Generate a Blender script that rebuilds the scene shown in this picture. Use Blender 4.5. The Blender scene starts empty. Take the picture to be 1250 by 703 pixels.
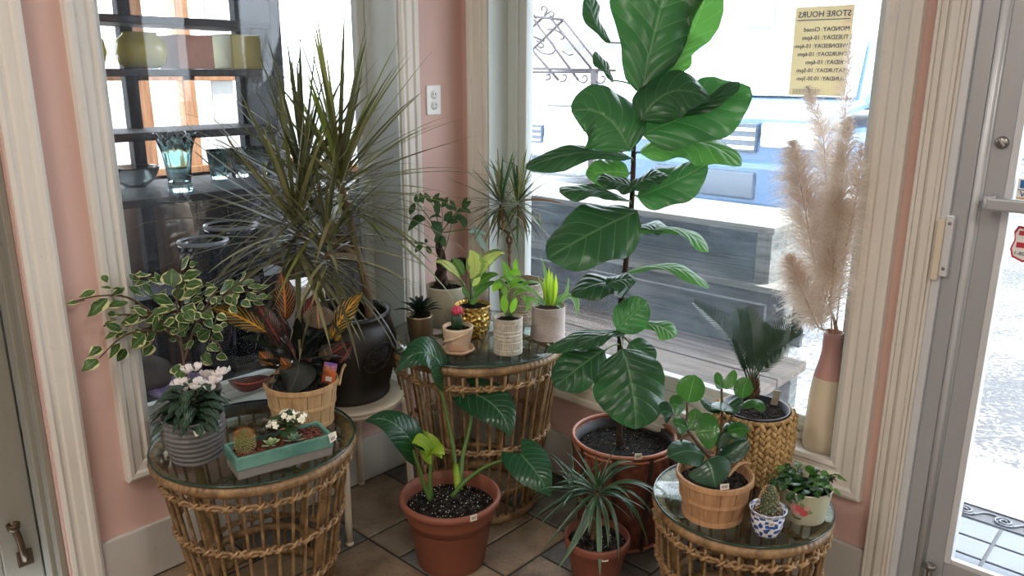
import bpy, math, random
from mathutils import Vector, Matrix, Quaternion
SC = bpy.context.scene
COL = SC.collection
PI = math.pi

# ---------------------------------------------------------------- camera, sky, sun, added fill lamps, exposure
def aim(o, d, up=(0, 0, 1)):
    d = Vector(d).normalized()
    r = d.cross(Vector(up)).normalized()
    u = r.cross(d)
    o.matrix_world = Matrix(((r.x, u.x, -d.x, o.location.x), (r.y, u.y, -d.y, o.location.y), (r.z, u.z, -d.z, o.location.z), (0, 0, 0, 1)))

cam = bpy.data.objects.new('camera', bpy.data.cameras.new('camera'))
COL.objects.link(cam)
cam.data.sensor_width = 36.0
cam.data.lens = 970.7 / 1250 * 36.0
cam.data.clip_start = 0.02
cam.data.clip_end = 200
cam.location = (2.2627, -2.1775, 1.5)
aim(cam, (-0.6533, 0.7106, -0.2612), (-0.1793, 0.19, 0.9653))
SC.camera = cam
SC.view_settings.view_transform = 'Standard'
SC.view_settings.look = 'None'
SC.view_settings.gamma = 1.0
SC.view_settings.use_curve_mapping = False
SC.view_settings.exposure = 1.3
SC.cycles.max_bounces = 8
SC.cycles.diffuse_bounces = 4
SC.cycles.glossy_bounces = 3
SC.cycles.transparent_max_bounces = 16
SC.cycles.transmission_bounces = 6
SC.cycles.caustics_reflective = False
SC.cycles.caustics_refractive = False
SC.cycles.sample_clamp_indirect = 6.0

world = bpy.data.worlds.new('sky')
SC.world = world
world.use_nodes = True
wn = world.node_tree.nodes['Background']
wn.inputs[0].default_value = (0.80, 0.90, 1.0, 1)
wn.inputs[1].default_value = 3.0

sun = bpy.data.objects.new('sun', bpy.data.lights.new('sun', 'SUN'))
COL.objects.link(sun)
sun.data.energy = 4.5
sun.data.angle = 0.02
sun.data.color = (1.0, 0.96, 0.90)
aim(sun, (-0.22, -0.40, -0.92))

ROOM = []
def fill_lamp(x, y, w, h, watts, colr):  # unseen area light added under the ceiling to fill the room
    l = bpy.data.objects.new('lamp_light', bpy.data.lights.new('lamp_light', 'AREA'))
    COL.objects.link(l)
    l.data.shape = 'RECTANGLE'; l.data.size = w; l.data.size_y = h
    l.data.energy = watts; l.data.color = colr
    l.location = (x, y, 2.815)
    ROOM.append((l, x, y, w, h, colr))
fill_lamp(1.0, -2.8, 0.6, 0.6, 10, (1.0, 0.93, 0.85))
fill_lamp(3.6, -2.0, 0.6, 0.6, 14, (1.0, 0.94, 0.87))
fill_lamp(1.5, -4.2, 0.6, 0.6, 9, (1.0, 0.90, 0.80))
fill_lamp(3.6, -4.2, 0.6, 0.6, 9, (1.0, 0.92, 0.84))

# ---------------------------------------------------------------- node helpers
def lin(h):
    h = h.lstrip('#')
    o = []
    for i in (0, 2, 4):
        c = int(h[i:i + 2], 16) / 255
        o.append(c / 12.92 if c <= 0.04045 else ((c + 0.055) / 1.055) ** 2.4)
    return (o[0], o[1], o[2], 1.0)

class S:                                    # a socket (or number) with arithmetic
    def __init__(s, nt, v): s.nt = nt; s.v = v
    def _m(s, op, *a):
        n = s.nt.nodes.new('ShaderNodeMath'); n.operation = op
        for i, x in enumerate((s,) + a):
            x = x.v if isinstance(x, S) else x
            if isinstance(x, (int, float)): n.inputs[i].default_value = x
            else: s.nt.links.new(x, n.inputs[i])
        return S(s.nt, n.outputs[0])
    def __add__(s, o): return s._m('ADD', o)
    def __sub__(s, o): return s._m('SUBTRACT', o)
    def __mul__(s, o): return s._m('MULTIPLY', o)
    def __truediv__(s, o): return s._m('DIVIDE', o)
    def abs(s): return s._m('ABSOLUTE')
    def fract(s): return s._m('FRACT')
    def floor(s): return s._m('FLOOR')
    def sin(s): return s._m('SINE')
    def lt(s, o): return s._m('LESS_THAN', o)
    def gt(s, o): return s._m('GREATER_THAN', o)
    def pw(s, o): return s._m('POWER', o)
    def mx(s, o): return s._m('MAXIMUM', o)
    def mn(s, o): return s._m('MINIMUM', o)
    def step(s, a, b):                      # smooth ramp a..b -> 0..1
        n = s.nt.nodes.new('ShaderNodeMapRange'); n.interpolation_type = 'SMOOTHSTEP'
        s.nt.links.new(s.v, n.inputs[0]); n.inputs[1].default_value = a; n.inputs[2].default_value = b
        return S(s.nt, n.outputs[0])

class Mat:
    def __init__(s, name, rough=0.5, spec=0.5, metal=0.0):
        s.m = bpy.data.materials.new(name); s.m.use_nodes = True
        s.nt = s.m.node_tree; s.b = s.nt.nodes['Principled BSDF']; s.out = s.nt.nodes['Material Output']
        s.b.inputs['Roughness'].default_value = rough
        s.b.inputs['Specular IOR Level'].default_value = spec
        s.b.inputs['Metallic'].default_value = metal
    def coord(s, k='Object'):
        n = s.nt.nodes.new('ShaderNodeTexCoord'); return n.outputs[k]
    def geo(s, k): n = s.nt.nodes.new('ShaderNodeNewGeometry'); return n.outputs[k]
    def xyz(s, sock):
        n = s.nt.nodes.new('ShaderNodeSeparateXYZ'); s.nt.links.new(sock, n.inputs[0])
        return [S(s.nt, n.outputs[i]) for i in range(3)]
    def uv(s): return s.xyz(s.coord('UV'))[:2]
    def rnd(s): n = s.nt.nodes.new('ShaderNodeObjectInfo'); return S(s.nt, n.outputs['Random'])
    def noise(s, scale=5, detail=3, rough=0.5, vec=None, stretch=None, key='Fac'):
        n = s.nt.nodes.new('ShaderNodeTexNoise'); n.inputs['Scale'].default_value = scale
        n.inputs['Detail'].default_value = detail; n.inputs['Roughness'].default_value = rough
        v = vec if vec is not None else s.coord()
        if stretch:
            mp = s.nt.nodes.new('ShaderNodeMapping'); mp.inputs['Scale'].default_value = stretch
            s.nt.links.new(v, mp.inputs[0]); v = mp.outputs[0]
        s.nt.links.new(v, n.inputs['Vector'])
        return S(s.nt, n.outputs[key])
    def voro(s, scale=5, feat='F1', vec=None):
        n = s.nt.nodes.new('ShaderNodeTexVoronoi'); n.feature = feat; n.inputs['Scale'].default_value = scale
        s.nt.links.new(vec if vec is not None else s.coord(), n.inputs['Vector'])
        return S(s.nt, n.outputs['Distance'])
    def c(s, x): return lin(x) if isinstance(x, str) else x
    def mix(s, f, a, b):
        n = s.nt.nodes.new('ShaderNodeMix'); n.data_type = 'RGBA'
        for sock, x in ((n.inputs[0], f), (n.inputs[6], a), (n.inputs[7], b)):
            x = x.v if isinstance(x, S) else x
            if isinstance(x, str): x = lin(x)
            if isinstance(x, (int, float, tuple)): sock.default_value = x
            else: s.nt.links.new(x, sock)
        return S(s.nt, n.outputs[2])
    def base(s, c):
        if isinstance(c, S): s.nt.links.new(c.v, s.b.inputs['Base Color'])
        else: s.b.inputs['Base Color'].default_value = s.c(c)
        s.bc = c; return s
    def set(s, k, v):
        if isinstance(v, S): s.nt.links.new(v.v, s.b.inputs[k])
        else: s.b.inputs[k].default_value = v
        return s
    def bump(s, h, strength=0.3, dist=0.002):
        n = s.nt.nodes.new('ShaderNodeBump'); n.inputs['Strength'].default_value = strength; n.inputs['Distance'].default_value = dist
        s.nt.links.new(h.v, n.inputs['Height']); s.nt.links.new(n.outputs[0], s.b.inputs['Normal']); return s
    def translucent(s, f, tint=None):
        t = s.nt.nodes.new('ShaderNodeBsdfTranslucent'); mx = s.nt.nodes.new('ShaderNodeMixShader')
        mx.inputs[0].default_value = f
        c = tint if tint is not None else s.bc
        if isinstance(c, S): s.nt.links.new(c.v, t.inputs[0])
        else: t.inputs[0].default_value = s.c(c)
        s.nt.links.new(s.b.outputs[0], mx.inputs[1]); s.nt.links.new(t.outputs[0], mx.inputs[2])
        s.nt.links.new(mx.outputs[0], s.out.inputs[0]); return s

def plain(name, col, rough=0.5, spec=0.5, metal=0.0, nz=0.0, ns=8, stretch=None, bump=0.0):
    m = Mat(name, rough, spec, metal)
    if nz:
        c = lin(col); f = m.noise(ns, 4, 0.6, stretch=stretch)
        m.base(m.mix(f, tuple(x * (1 - nz) for x in c[:3]) + (1,), tuple(min(1, x * (1 + nz)) for x in c[:3]) + (1,)))
        if bump: m.bump(f, bump, 0.003)
    else: m.base(col)
    return m.m

def leaf_mat(name, dark, light, vein=None, nv=9, vw=0.05, slope=0.7, rough=0.38, tr=0.25, edge=None, ew=0.3, midc=None, spec=0.5, tint=None, midw=0.035, bump=0.5, streak=0):
    """dark/light mottled by noise and by object; midrib + side veins from the leaf's own UV."""
    m = Mat(name, rough, spec)
    u, v = m.uv()
    a = (u - 0.5).abs() * 2.0
    f = m.noise(14, 3, 0.6) * 0.7 + m.rnd() * 0.5 - 0.1
    col = m.mix(f, dark, light)
    if streak:                                # long stripes along a blade
        st = (a * 1.0).step(0.15, 0.55) if streak == 1 else (a * 1.0).step(0.55, 0.85)
        col = m.mix(st, col, midc)
    if edge:
        n = m.noise(30, 2, 0.5)
        e = (a + (n - 0.5) * 1.4 + (v - 0.5).abs() * 0.35).step(1.0 - ew, 1.0 - ew + 0.08)
        col = m.mix(e, col, edge)
    vv = (v * float(nv) - a * (slope * nv * 0.30)).fract()
    side = (vv - 0.5).abs().lt(vw) if vw > 0 else None
    if vein:
        msk = a.lt(midw * 2)
        if side is not None: msk = msk.mx(side * a.lt(0.86))
        col = m.mix(msk, col, vein)
    m.base(col)
    if bump and nv:
        h = ((vv - 0.5).abs() * 2.0).pw(0.5) + a.step(0.0, 0.10)
        m.bump(h, bump, 0.002)
    if tr: m.translucent(tr, tint)
    return m.m

def pane_mat(name, tintc=(1, 1, 1, 1), dust=0.05, ior=1.45, dustcol=(0.85, 0.9, 1, 1), rough=0.0, speck=0.15):
    m = Mat(name); nt = m.nt
    nt.nodes.remove(m.b)
    t = nt.nodes.new('ShaderNodeBsdfTransparent'); t.inputs[0].default_value = tintc
    g = nt.nodes.new('ShaderNodeBsdfGlossy'); g.inputs['Roughness'].default_value = rough
    lw = nt.nodes.new('ShaderNodeLayerWeight'); lw.inputs[0].default_value = 0.5
    r0 = ((ior - 1) / (ior + 1)) ** 2
    fr = S(nt, lw.outputs['Facing']).pw(5.0) * (1 - r0) + r0
    mx = nt.nodes.new('ShaderNodeMixShader')
    nt.links.new(fr.v, mx.inputs[0]); nt.links.new(t.outputs[0], mx.inputs[1]); nt.links.new(g.outputs[0], mx.inputs[2])
    o = mx.outputs[0]
    if dust:
        tl = nt.nodes.new('ShaderNodeBsdfTranslucent'); tl.inputs[0].default_value = dustcol
        m2 = nt.nodes.new('ShaderNodeMixShader')
        n1 = m.noise(3, 4, 0.6); n2 = m.noise(260, 2, 0.7)
        d = (n1.step(0.25, 0.8) * 0.6 + n2.step(0.62, 0.72) * speck + 0.25) * dust
        nt.links.new(d.v, m2.inputs[0]); nt.links.new(o, m2.inputs[1]); nt.links.new(tl.outputs[0], m2.inputs[2]); o = m2.outputs[0]
    nt.links.new(o, m.out.inputs[0])
    return m.m

# ---------------------------------------------------------------- mesh helpers
class G:
    def __init__(s): s.v = []; s.f = []; s.uv = []; s.hasuv = False
    def add(s, vs, fs, uvs=None):
        b = len(s.v); s.v += [tuple(p) for p in vs]; s.f += [tuple(i + b for i in q) for q in fs]
        if uvs: s.hasuv = True; s.uv += list(uvs)
        else: s.uv += [(0.5, 0.5)] * len(vs)
        return s

def box(g, x0, x1, y0, y1, z0, z1, M=None):
    vs = [Vector(p) for p in ((x0, y0, z0), (x1, y0, z0), (x1, y1, z0), (x0, y1, z0), (x0, y0, z1), (x1, y0, z1), (x1, y1, z1), (x0, y1, z1))]
    if M is not None: vs = [M @ p for p in vs]
    return g.add(vs, [(3, 2, 1, 0), (4, 5, 6, 7), (0, 1, 5, 4), (1, 2, 6, 5), (2, 3, 7, 6), (3, 0, 4, 7)])

def bx(*a, **k): return box(G(), *a, **k)

def lathe(g, prof, c=(0, 0, 0), n=32, caps=True, M=None, fn=None):
    vs = []; fs = []; uv = []
    m = len(prof)
    for i in range(n):
        a = 2 * PI * i / n
        for j, (r, z) in enumerate(prof):
            if fn: r, z = fn(a, r, z)
            vs.append(Vector((r * math.cos(a), r * math.sin(a), z))); uv.append((i / n, j / max(1, m - 1)))
    for i in range(n):
        k = (i + 1) % n
        for j in range(m - 1):
            fs.append((i * m + j, k * m + j, k * m + j + 1, i * m + j + 1))
    if caps:
        if prof[0][0] > 1e-5: fs.append(tuple(i * m for i in reversed(range(n))))
        if prof[-1][0] > 1e-5: fs.append(tuple(i * m + m - 1 for i in range(n)))
    if M is not None: vs = [M @ p for p in vs]
    c = Vector(c)
    return g.add([p + c for p in vs], fs, uv)

def frames(pts):
    pts = [Vector(p) for p in pts]; out = []; n = None
    for i, p in enumerate(pts):
        t = (pts[min(i + 1, len(pts) - 1)] - pts[max(i - 1, 0)])
        t = t.normalized() if t.length > 1e-9 else Vector((0, 0, 1))
        if n is None:
            n = t.orthogonal().normalized()
        else:
            n = n - t * n.dot(t)
            n = n.normalized() if n.length > 1e-6 else t.orthogonal().normalized()
        out.append((p, t, n, t.cross(n)))
    return out

def tube(g, pts, r, n=8, closed=False, caps=True):
    fr = frames(pts); vs = []; fs = []; k = len(fr)
    for i, (p, t, a, b) in enumerate(fr):
        rr = r[i] if isinstance(r, (list, tuple)) else r
        for j in range(n):
            q = 2 * PI * j / n
            vs.append(p + (a * math.cos(q) + b * math.sin(q)) * rr)
    for i in range(k if closed else k - 1):
        for j in range(n):
            i2 = (i + 1) % k
            fs.append((i * n + j, i * n + (j + 1) % n, i2 * n + (j + 1) % n, i2 * n + j))
    if caps and not closed:
        fs.append(tuple(reversed(range(n)))); fs.append(tuple((k - 1) * n + j for j in range(n)))
    return g.add(vs, fs, [(j / n, i / max(1, k - 1)) for i in range(k) for j in range(n)])

def smooth(pts, n=6):                         # Catmull-Rom through points
    P = [Vector(p) for p in pts]
    if len(P) < 3: return [P[0].lerp(P[-1], i / n) for i in range(n + 1)]
    P = [P[0] * 2 - P[1]] + P + [P[-1] * 2 - P[-2]]; out = []
    for i in range(1, len(P) - 2):
        for k in range(n):
            t = k / n; a, b, c, d = P[i - 1], P[i], P[i + 1], P[i + 2]
            out.append(0.5 * ((2 * b) + (c - a) * t + (2 * a - 5 * b + 4 * c - d) * t * t + (3 * b - a - 3 * c + d) * t ** 3))
    out.append(P[-2]); return out

def ball(g, c, r, n=8, m=5, sc=(1, 1, 1), fn=None):
    vs = []; fs = []; c = Vector(c)
    for j in range(1, m):
        th = PI * j / m
        for i in range(n):
            a = 2 * PI * i / n; d = Vector((math.sin(th) * math.cos(a) * sc[0], math.sin(th) * math.sin(a) * sc[1], math.cos(th) * sc[2]))
            vs.append(c + d * (r * (fn(a, th) if fn else 1)))
    t = len(vs); vs.append(c + Vector((0, 0, r * sc[2] * (fn(0, 0) if fn else 1)))); vs.append(c - Vector((0, 0, r * sc[2])))
    for j in range(m - 2):
        for i in range(n): fs.append((j * n + i, (j + 1) * n + i, (j + 1) * n + (i + 1) % n, j * n + (i + 1) % n))
    for i in range(n):
        fs.append((t, i, (i + 1) % n)); fs.append((t + 1, (m - 2) * n + (i + 1) % n, (m - 2) * n + i))
    return g.add(vs, fs)

OUT = {
    'oval':   [(0, .02), (.06, .30), (.15, .62), (.3, .90), (.45, 1), (.6, .96), (.75, .78), (.88, .48), (.96, .2), (1, .0)],
    'ovate':  [(0, .02), (.05, .42), (.12, .72), (.25, .96), (.36, 1), (.5, .92), (.65, .74), (.8, .46), (.92, .18), (1, .0)],
    'lance':  [(0, .05), (.1, .45), (.25, .82), (.42, 1), (.58, .95), (.72, .74), (.86, .4), (.95, .14), (1, .0)],
    'obovate': [(0, .10), (.07, .34), (.16, .46), (.28, .56), (.42, .72), (.56, .90), (.7, 1), (.82, .96), (.91, .76), (.97, .42), (1, .0)],
    'round':  [(0, .05), (.05, .45), (.12, .70), (.25, .92), (.42, 1), (.6, .97), (.75, .84), (.88, .58), (.96, .3), (1, .0)],
    'heart':  [(0, .58), (.04, .80), (.10, .93), (.2, 1), (.32, .99), (.46, .90), (.6, .74), (.74, .52), (.87, .26), (.95, .09), (1, .0)],
}
def prof_at(o, s):
    P = OUT[o]
    for (a, x), (b, y) in zip(P, P[1:]):
        if s <= b: return x + (y - x) * ((s - a) / (b - a))
    return 0

def leaf(g, b, m, t, w, n, shape='oval', fold=0.12, wave=0.0, wf=3.0, curl=0.0, rows=10, half=3, seed=0, clampf=None, quilt=0.0, nq=6, sq=1.62):
    """one leaf blade: midrib through b, m, t; width w; n = the way its upper face looks."""
    b, m, t, n = Vector(b), Vector(m), Vector(t), Vector(n).normalized()
    q = m * 2 - (b + t) * 0.5
    rs = random.Random(seed); ph = rs.uniform(0, 6.28); ph2 = rs.uniform(0, 6.28)
    vs = []; uv = []; fs = []
    cols = 2 * half + 1
    for i in range(rows + 1):
        s = i / rows
        s = s if shape == 'heart' else (1 - math.cos(PI * (0.08 + 0.92 * s))) / 2 if False else s
        p = b * (1 - s) ** 2 + q * (2 * s * (1 - s)) + t * s * s
        d = ((q - b) * (1 - s) + (t - q) * s)
        d = d.normalized() if d.length > 1e-9 else (t - b).normalized()
        sd = d.cross(n)
        sd = sd.normalized() if sd.length > 1e-6 else d.orthogonal().normalized()
        nn = sd.cross(d).normalized()
        f = prof_at(shape, s)
        for j in range(cols):
            c = (j - half) / half
            a = abs(c)
            pp = p + sd * (c * w * 0.5 * f * (1 - fold * 0.3 * a))
            pp = pp + nn * (fold * a * w * 0.5 * f - curl * a * a * w * 0.5 * f)
            if wave: pp = pp + nn * (wave * w * f * a * a * math.sin(wf * 6.28 * s + (ph if c < 0 else ph2)))
            if quilt and 0 < a: pp = pp + nn * (quilt * w * f * (abs(math.sin(PI * (s * nq - a * sq + .5))) ** .6 - .6) * min(1, a * 2.5) * (1 - .5 * a))
            if shape == 'heart' and s < 0.2: pp = pp - d * (a * (0.2 - s) * 1.7 * (t - b).length)
            if clampf: pp = clampf(pp)
            vs.append(pp); uv.append((0.5 + c * 0.5, s))
    for i in range(rows):
        for j in range(cols - 1):
            a = i * cols + j; fs.append((a, a + 1, a + cols + 1, a + cols))
    return g.add(vs, fs, uv)

def clampw(p):                                # keeps foliage inside the room and off the panes
    x = p.x; y = p.y
    lx = -0.15 if (-1.27 < p.y < -0.34 and p.z > 0.50) else 0.03
    ly = 0.085 if (0.25 < p.x < 1.45 and p.z > 0.52) else -0.03
    if x < lx: x = lx + (x - lx) * 0.03
    if y > ly: y = ly + (y - ly) * 0.03
    return Vector((x, y, p.z))

def blade(g, b, d, L, w, droop=1.0, seg=8, fold=0.35, taper=0.8, clampf=clampw, hint=None, up=None):
    p = Vector(b); d = Vector(d).normalized(); pts = []; ds = []
    for i in range(seg + 1):
        pts.append(p.copy()); ds.append(d.copy())
        d = (d + Vector((0, 0, -droop * (0.4 + i / seg) / seg))).normalized()
        p = p + d * (L / seg)
    if clampf: pts = [clampf(q) for q in pts]
    vs = []; uv = []; fs = []
    u0 = Vector((0, 0, 1)) if up is None else Vector(up)
    for i, (q, dd) in enumerate(zip(pts, ds)):
        s = i / seg
        sd = dd.cross(u0)
        sd = sd.normalized() if sd.length > 0.05 else (hint or Vector((1, 0.3, 0))).normalized()
        nn = sd.cross(dd).normalized()
        f = min(1, 0.55 + s * 2.2) * (1 - s ** 2.2) ** taper
        f = max(f, 0.03)
        vs += [q - sd * (w / 2 * f) + nn * (w / 2 * f * fold), q, q + sd * (w / 2 * f) + nn * (w / 2 * f * fold)]
        uv += [(0, s), (0.5, s), (1, s)]
    for i in range(seg):
        for j in range(2):
            a = i * 3 + j; fs.append((a, a + 1, a + 4, a + 3))
    return g.add(vs, fs, uv)

# ---------------------------------------------------------------- object helpers
ORG = {}
def make(name, g, mat, org=(0, 0, 0), parent=None, smooth_=True, bevel=0.0, bseg=2):
    me = bpy.data.meshes.new(name)
    o_ = Vector(org)
    me.from_pydata([(p[0] - o_.x, p[1] - o_.y, p[2] - o_.z) for p in g.v], [], g.f)
    if g.hasuv:
        l = me.uv_layers.new(name='UVMap'); vi = [0] * len(me.loops); me.loops.foreach_get('vertex_index', vi)
        flat = [0.0] * (2 * len(vi))
        for k, i in enumerate(vi): flat[2 * k], flat[2 * k + 1] = g.uv[i]
        l.data.foreach_set('uv', flat)
    if mat: me.materials.append(mat)
    if smooth_: me.polygons.foreach_set('use_smooth', [True] * len(me.polygons))
    me.update()
    o = bpy.data.objects.new(name, me); COL.objects.link(o)
    if parent is None: o.location = o_
    else: o.parent = parent
    ORG[o] = o_
    if bevel:
        b = o.modifiers.new('edge', 'BEVEL'); b.width = bevel; b.segments = bseg; b.limit_method = 'ANGLE'; b.angle_limit = 0.7
    return o

def part(name, g, mat, parent, smooth_=True, bevel=0.0, label=None, stuff=False):
    o = make(name, g, mat, ORG[parent], parent, smooth_, bevel)
    if label: o['label'] = label
    if stuff: o['kind'] = 'stuff'
    return o

def thing(name, label, cat, loc, group=None):
    o = bpy.data.objects.new(name, None); COL.objects.link(o)
    o.empty_display_size = 0.05
    o.location = loc; ORG[o] = Vector(loc); o['label'] = label; o['category'] = cat
    if group: o['group'] = group
    return o

def solo(name, g, mat, label, cat, loc=(0, 0, 0), group=None, smooth_=True, bevel=0.0):
    o = make(name, g, mat, loc, None, smooth_, bevel)
    o['label'] = label; o['category'] = cat
    if group: o['group'] = group
    return o

def struct(name, g, mat, loc=(0, 0, 0), smooth_=False, bevel=0.0, label=None, cat=None):
    o = make(name, g, mat, loc, None, smooth_, bevel); o['kind'] = 'structure'
    if label: o['label'] = label
    if cat: o['category'] = cat
    return o

def text(name, body, size, mat, parent, M, label=None, extr=0.0003):
    c = bpy.data.curves.new(name, 'FONT'); c.body = body; c.size = size; c.extrude = extr; c.resolution_u = 2
    c.materials.append(mat)
    tmp = bpy.data.objects.new(name, c); me = bpy.data.meshes.new_from_object(tmp); bpy.data.objects.remove(tmp); me.name = name
    if not me.materials: me.materials.append(mat)
    o = bpy.data.objects.new(name, me); COL.objects.link(o); o.parent = parent
    o.matrix_local = Matrix.Translation(-ORG[parent]) @ M
    if label: o['label'] = label
    return o

def rot(rx=0, ry=0, rz=0):
    return Matrix.Rotation(rz, 4, 'Z') @ Matrix.Rotation(ry, 4, 'Y') @ Matrix.Rotation(rx, 4, 'X')

def sweep_rect(g, plane, a0, a1, b0, b1, prof, sign=1):
    """mitred casing round a rectangle; prof = (outset, proud). plane 'x': a=y, b=z, proud along +x; plane 'y': a=x, b=z, proud along -y."""
    corners = [(a0, b0, -1, -1), (a1, b0, 1, -1), (a1, b1, 1, 1), (a0, b1, -1, 1)]
    vs = []; fs = []; n = len(prof)
    for (a, b, da, db) in corners:
        for (o, h) in prof:
            A = a + da * o; B = b + db * o
            vs.append((h * sign, A, B) if plane == 'x' else (A, -h * sign, B))
    for i in range(4):
        k = (i + 1) % 4
        for j in range(n - 1): fs.append((i * n + j, k * n + j, k * n + j + 1, i * n + j + 1))
    return g.add(vs, fs)

# ---------------------------------------------------------------- materials
def painted(name, col, dirt, rough=0.45, amt=0.5):
    m = Mat(name, rough)
    a = m.noise(5, 4, 0.6, stretch=(1, 1, 0.25)); b = m.noise(60, 3, 0.6)
    m.base(m.mix((a.step(0.45, 0.8) * 0.7 + b.step(0.62, 0.75) * 0.4) * amt, col, dirt)); m.bump(b, 0.08, 0.001); return m.m
WHITE = painted('white_trim_paint', '#dcd7cf', '#a89a84')
WHITE2 = painted('sash_paint', '#ccd2cf', '#a5a597')
PINK = painted('pink_wall_paint', '#d3b0a6', '#c39c90', 0.6, 0.6)
BASEP = painted('baseboard_paint', '#c2beb7', '#8f8678', 0.5, 0.8)
CEIL = plain('ceiling_paint', '#e4e0d8', 0.8)
ROOMW = plain('shop_wall_paint', '#cfc6ba', 0.8, nz=0.08, ns=2)
GREYDOOR = painted('grey_door_paint', '#8f8b80', '#5f594c', 0.5, 0.7)
ALU = plain('aluminium', '#b2b5ba', 0.42, 0.5, 0.35, nz=0.12, ns=3, stretch=(1, 1, 0.2))
ALUL = plain('pale_aluminium', '#d7dbe0', 0.35, 0.5, 0.2)
STEEL = plain('brushed_steel', '#9c9a98', 0.3, 0.5, 0.9)
BRONZE = plain('old_bronze', '#5b4a38', 0.4, 0.5, 0.7, nz=0.3, ns=30)
PANE = pane_mat('window_glass', dust=0.03)
PANE2 = pane_mat('dusty_window_glass', dust=0.055, dustcol=(0.72, 0.86, 1, 1), speck=1.2)
DOORPANE = pane_mat('door_glass', dust=0.03)
TOPGLASS = pane_mat('table_glass', (0.90, 0.96, 0.93, 1), 0.03, 1.45, (0.8, 0.9, 0.9, 1))
GLASSEDGE = plain('green_glass_edge', '#26423a', 0.15)
WHITEPL = plain('white_plastic', '#eeeeee', 0.35)
BLACKPL = plain('black_plastic', '#121212', 0.4)
TAGM = plain('price_tag_paper', '#e6dfd2', 0.7)
INK = plain('ink', '#1c1d26', 0.6)

m = Mat('slate_tile', 0.5)
n1 = m.noise(9, 6, 0.65); n2 = m.noise(38, 4, 0.6); r = m.rnd()
c1 = m.mix(n1.step(0.3, 0.7), '#4a4a49', '#7d7a74')
c2 = m.mix(n1.step(0.3, 0.7), '#715b47', '#a28d74')
cc = m.mix((r + (n1 - 0.5) * 0.4).step(0.40, 0.62), c1, c2)
cc = m.mix(n2.step(0.5, 0.8) * 0.6, cc, '#3d362f')
n3 = m.noise(4, 4, 0.7)
cc = m.mix(n3.step(0.45, 0.75) * 0.55, cc, '#57534d')
m.base(cc); m.bump(n1 + n2 * 0.5, 0.5, 0.004); TILE = m.m
GROUT = plain('dark_grout', '#3a352e', 0.85, nz=0.3, ns=60)

m = Mat('rattan', 0.45)
n = m.noise(26, 4, 0.6); m.base(m.mix(n.step(0.25, 0.75), '#644b31', '#a2825a')); m.bump(m.noise(150, 2, 0.5), 0.3, 0.001); RATTAN = m.m
m = Mat('rattan_binding', 0.5)
n = m.noise(40, 3, 0.6); m.base(m.mix(n.step(0.3, 0.7), '#836544', '#b8966a')); RATBIND = m.m

def soil_mat():
    m = Mat('potting_soil', 0.9, 0.2)
    n = m.noise(110, 4, 0.75); m.base(m.mix(n.step(0.4, 0.8), '#090807', '#2e2720')); m.bump(n, 1.0, 0.010); return m.m
SOIL = soil_mat()
PERL = plain('perlite', '#cfccc4', 0.9)
TERRA = plain('terracotta_plastic', '#86503f', 0.5, 0.4, nz=0.10, ns=10)
TERRA2 = plain('dark_terracotta', '#7c4a3b', 0.55, 0.4, nz=0.18, ns=14, bump=0.1)
BLACKGLAZE = plain('black_brown_glaze', '#1f1b18', 0.40, 0.5, nz=0.35, ns=18, bump=0.08)
CREAMMETAL = plain('cream_powder_coat', '#d9cdb9', 0.45)
def woodm(name, a, b, s=(1, 1, 0.08), ns=60, rough=0.6):
    m = Mat(name, rough, 0.3); n = m.noise(ns, 4, 0.6, stretch=s); r = m.rnd()
    m.base(m.mix(n.step(0.3, 0.7) * 0.7 + r * 0.3, a, b)); m.bump(n, 0.2, 0.001); return m.m
SPLINT = woodm('bushel_splint', '#a5825a', '#cbaa80')
BARK = woodm('trunk_bark', '#4a3b2c', '#7a6449', (1, 1, 0.5), 60, 0.8)
DARKBARK = woodm('dark_bark', '#2c211b', '#4b3a2e', (1, 1, 0.5), 60, 0.8)
WEATHER = woodm('weathered_wood', '#3d352c', '#8d8074', (0.05, 1, 1), 42, 0.8)
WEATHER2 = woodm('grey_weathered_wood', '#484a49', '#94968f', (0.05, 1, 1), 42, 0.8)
DARKPLANK = woodm('weathered_and_shaded_wood', '#2a2d2f', '#5c5e5c', (0.05, 1, 1), 42, 0.8)
DARKWOOD = woodm('dark_shelf_wood', '#15171a', '#2e3136', (1, 0.08, 1), 40, 0.6)
STUD = woodm('orange_pine_stud', '#9a6a48', '#c99a72', (1, 1, 0.1), 50, 0.7)
GREENSTEM = plain('green_stem', '#4b6b2d', 0.5, nz=0.2, ns=20)
BROWNSTEM = plain('brown_stem', '#5a4632', 0.6, nz=0.2, ns=30)

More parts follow.
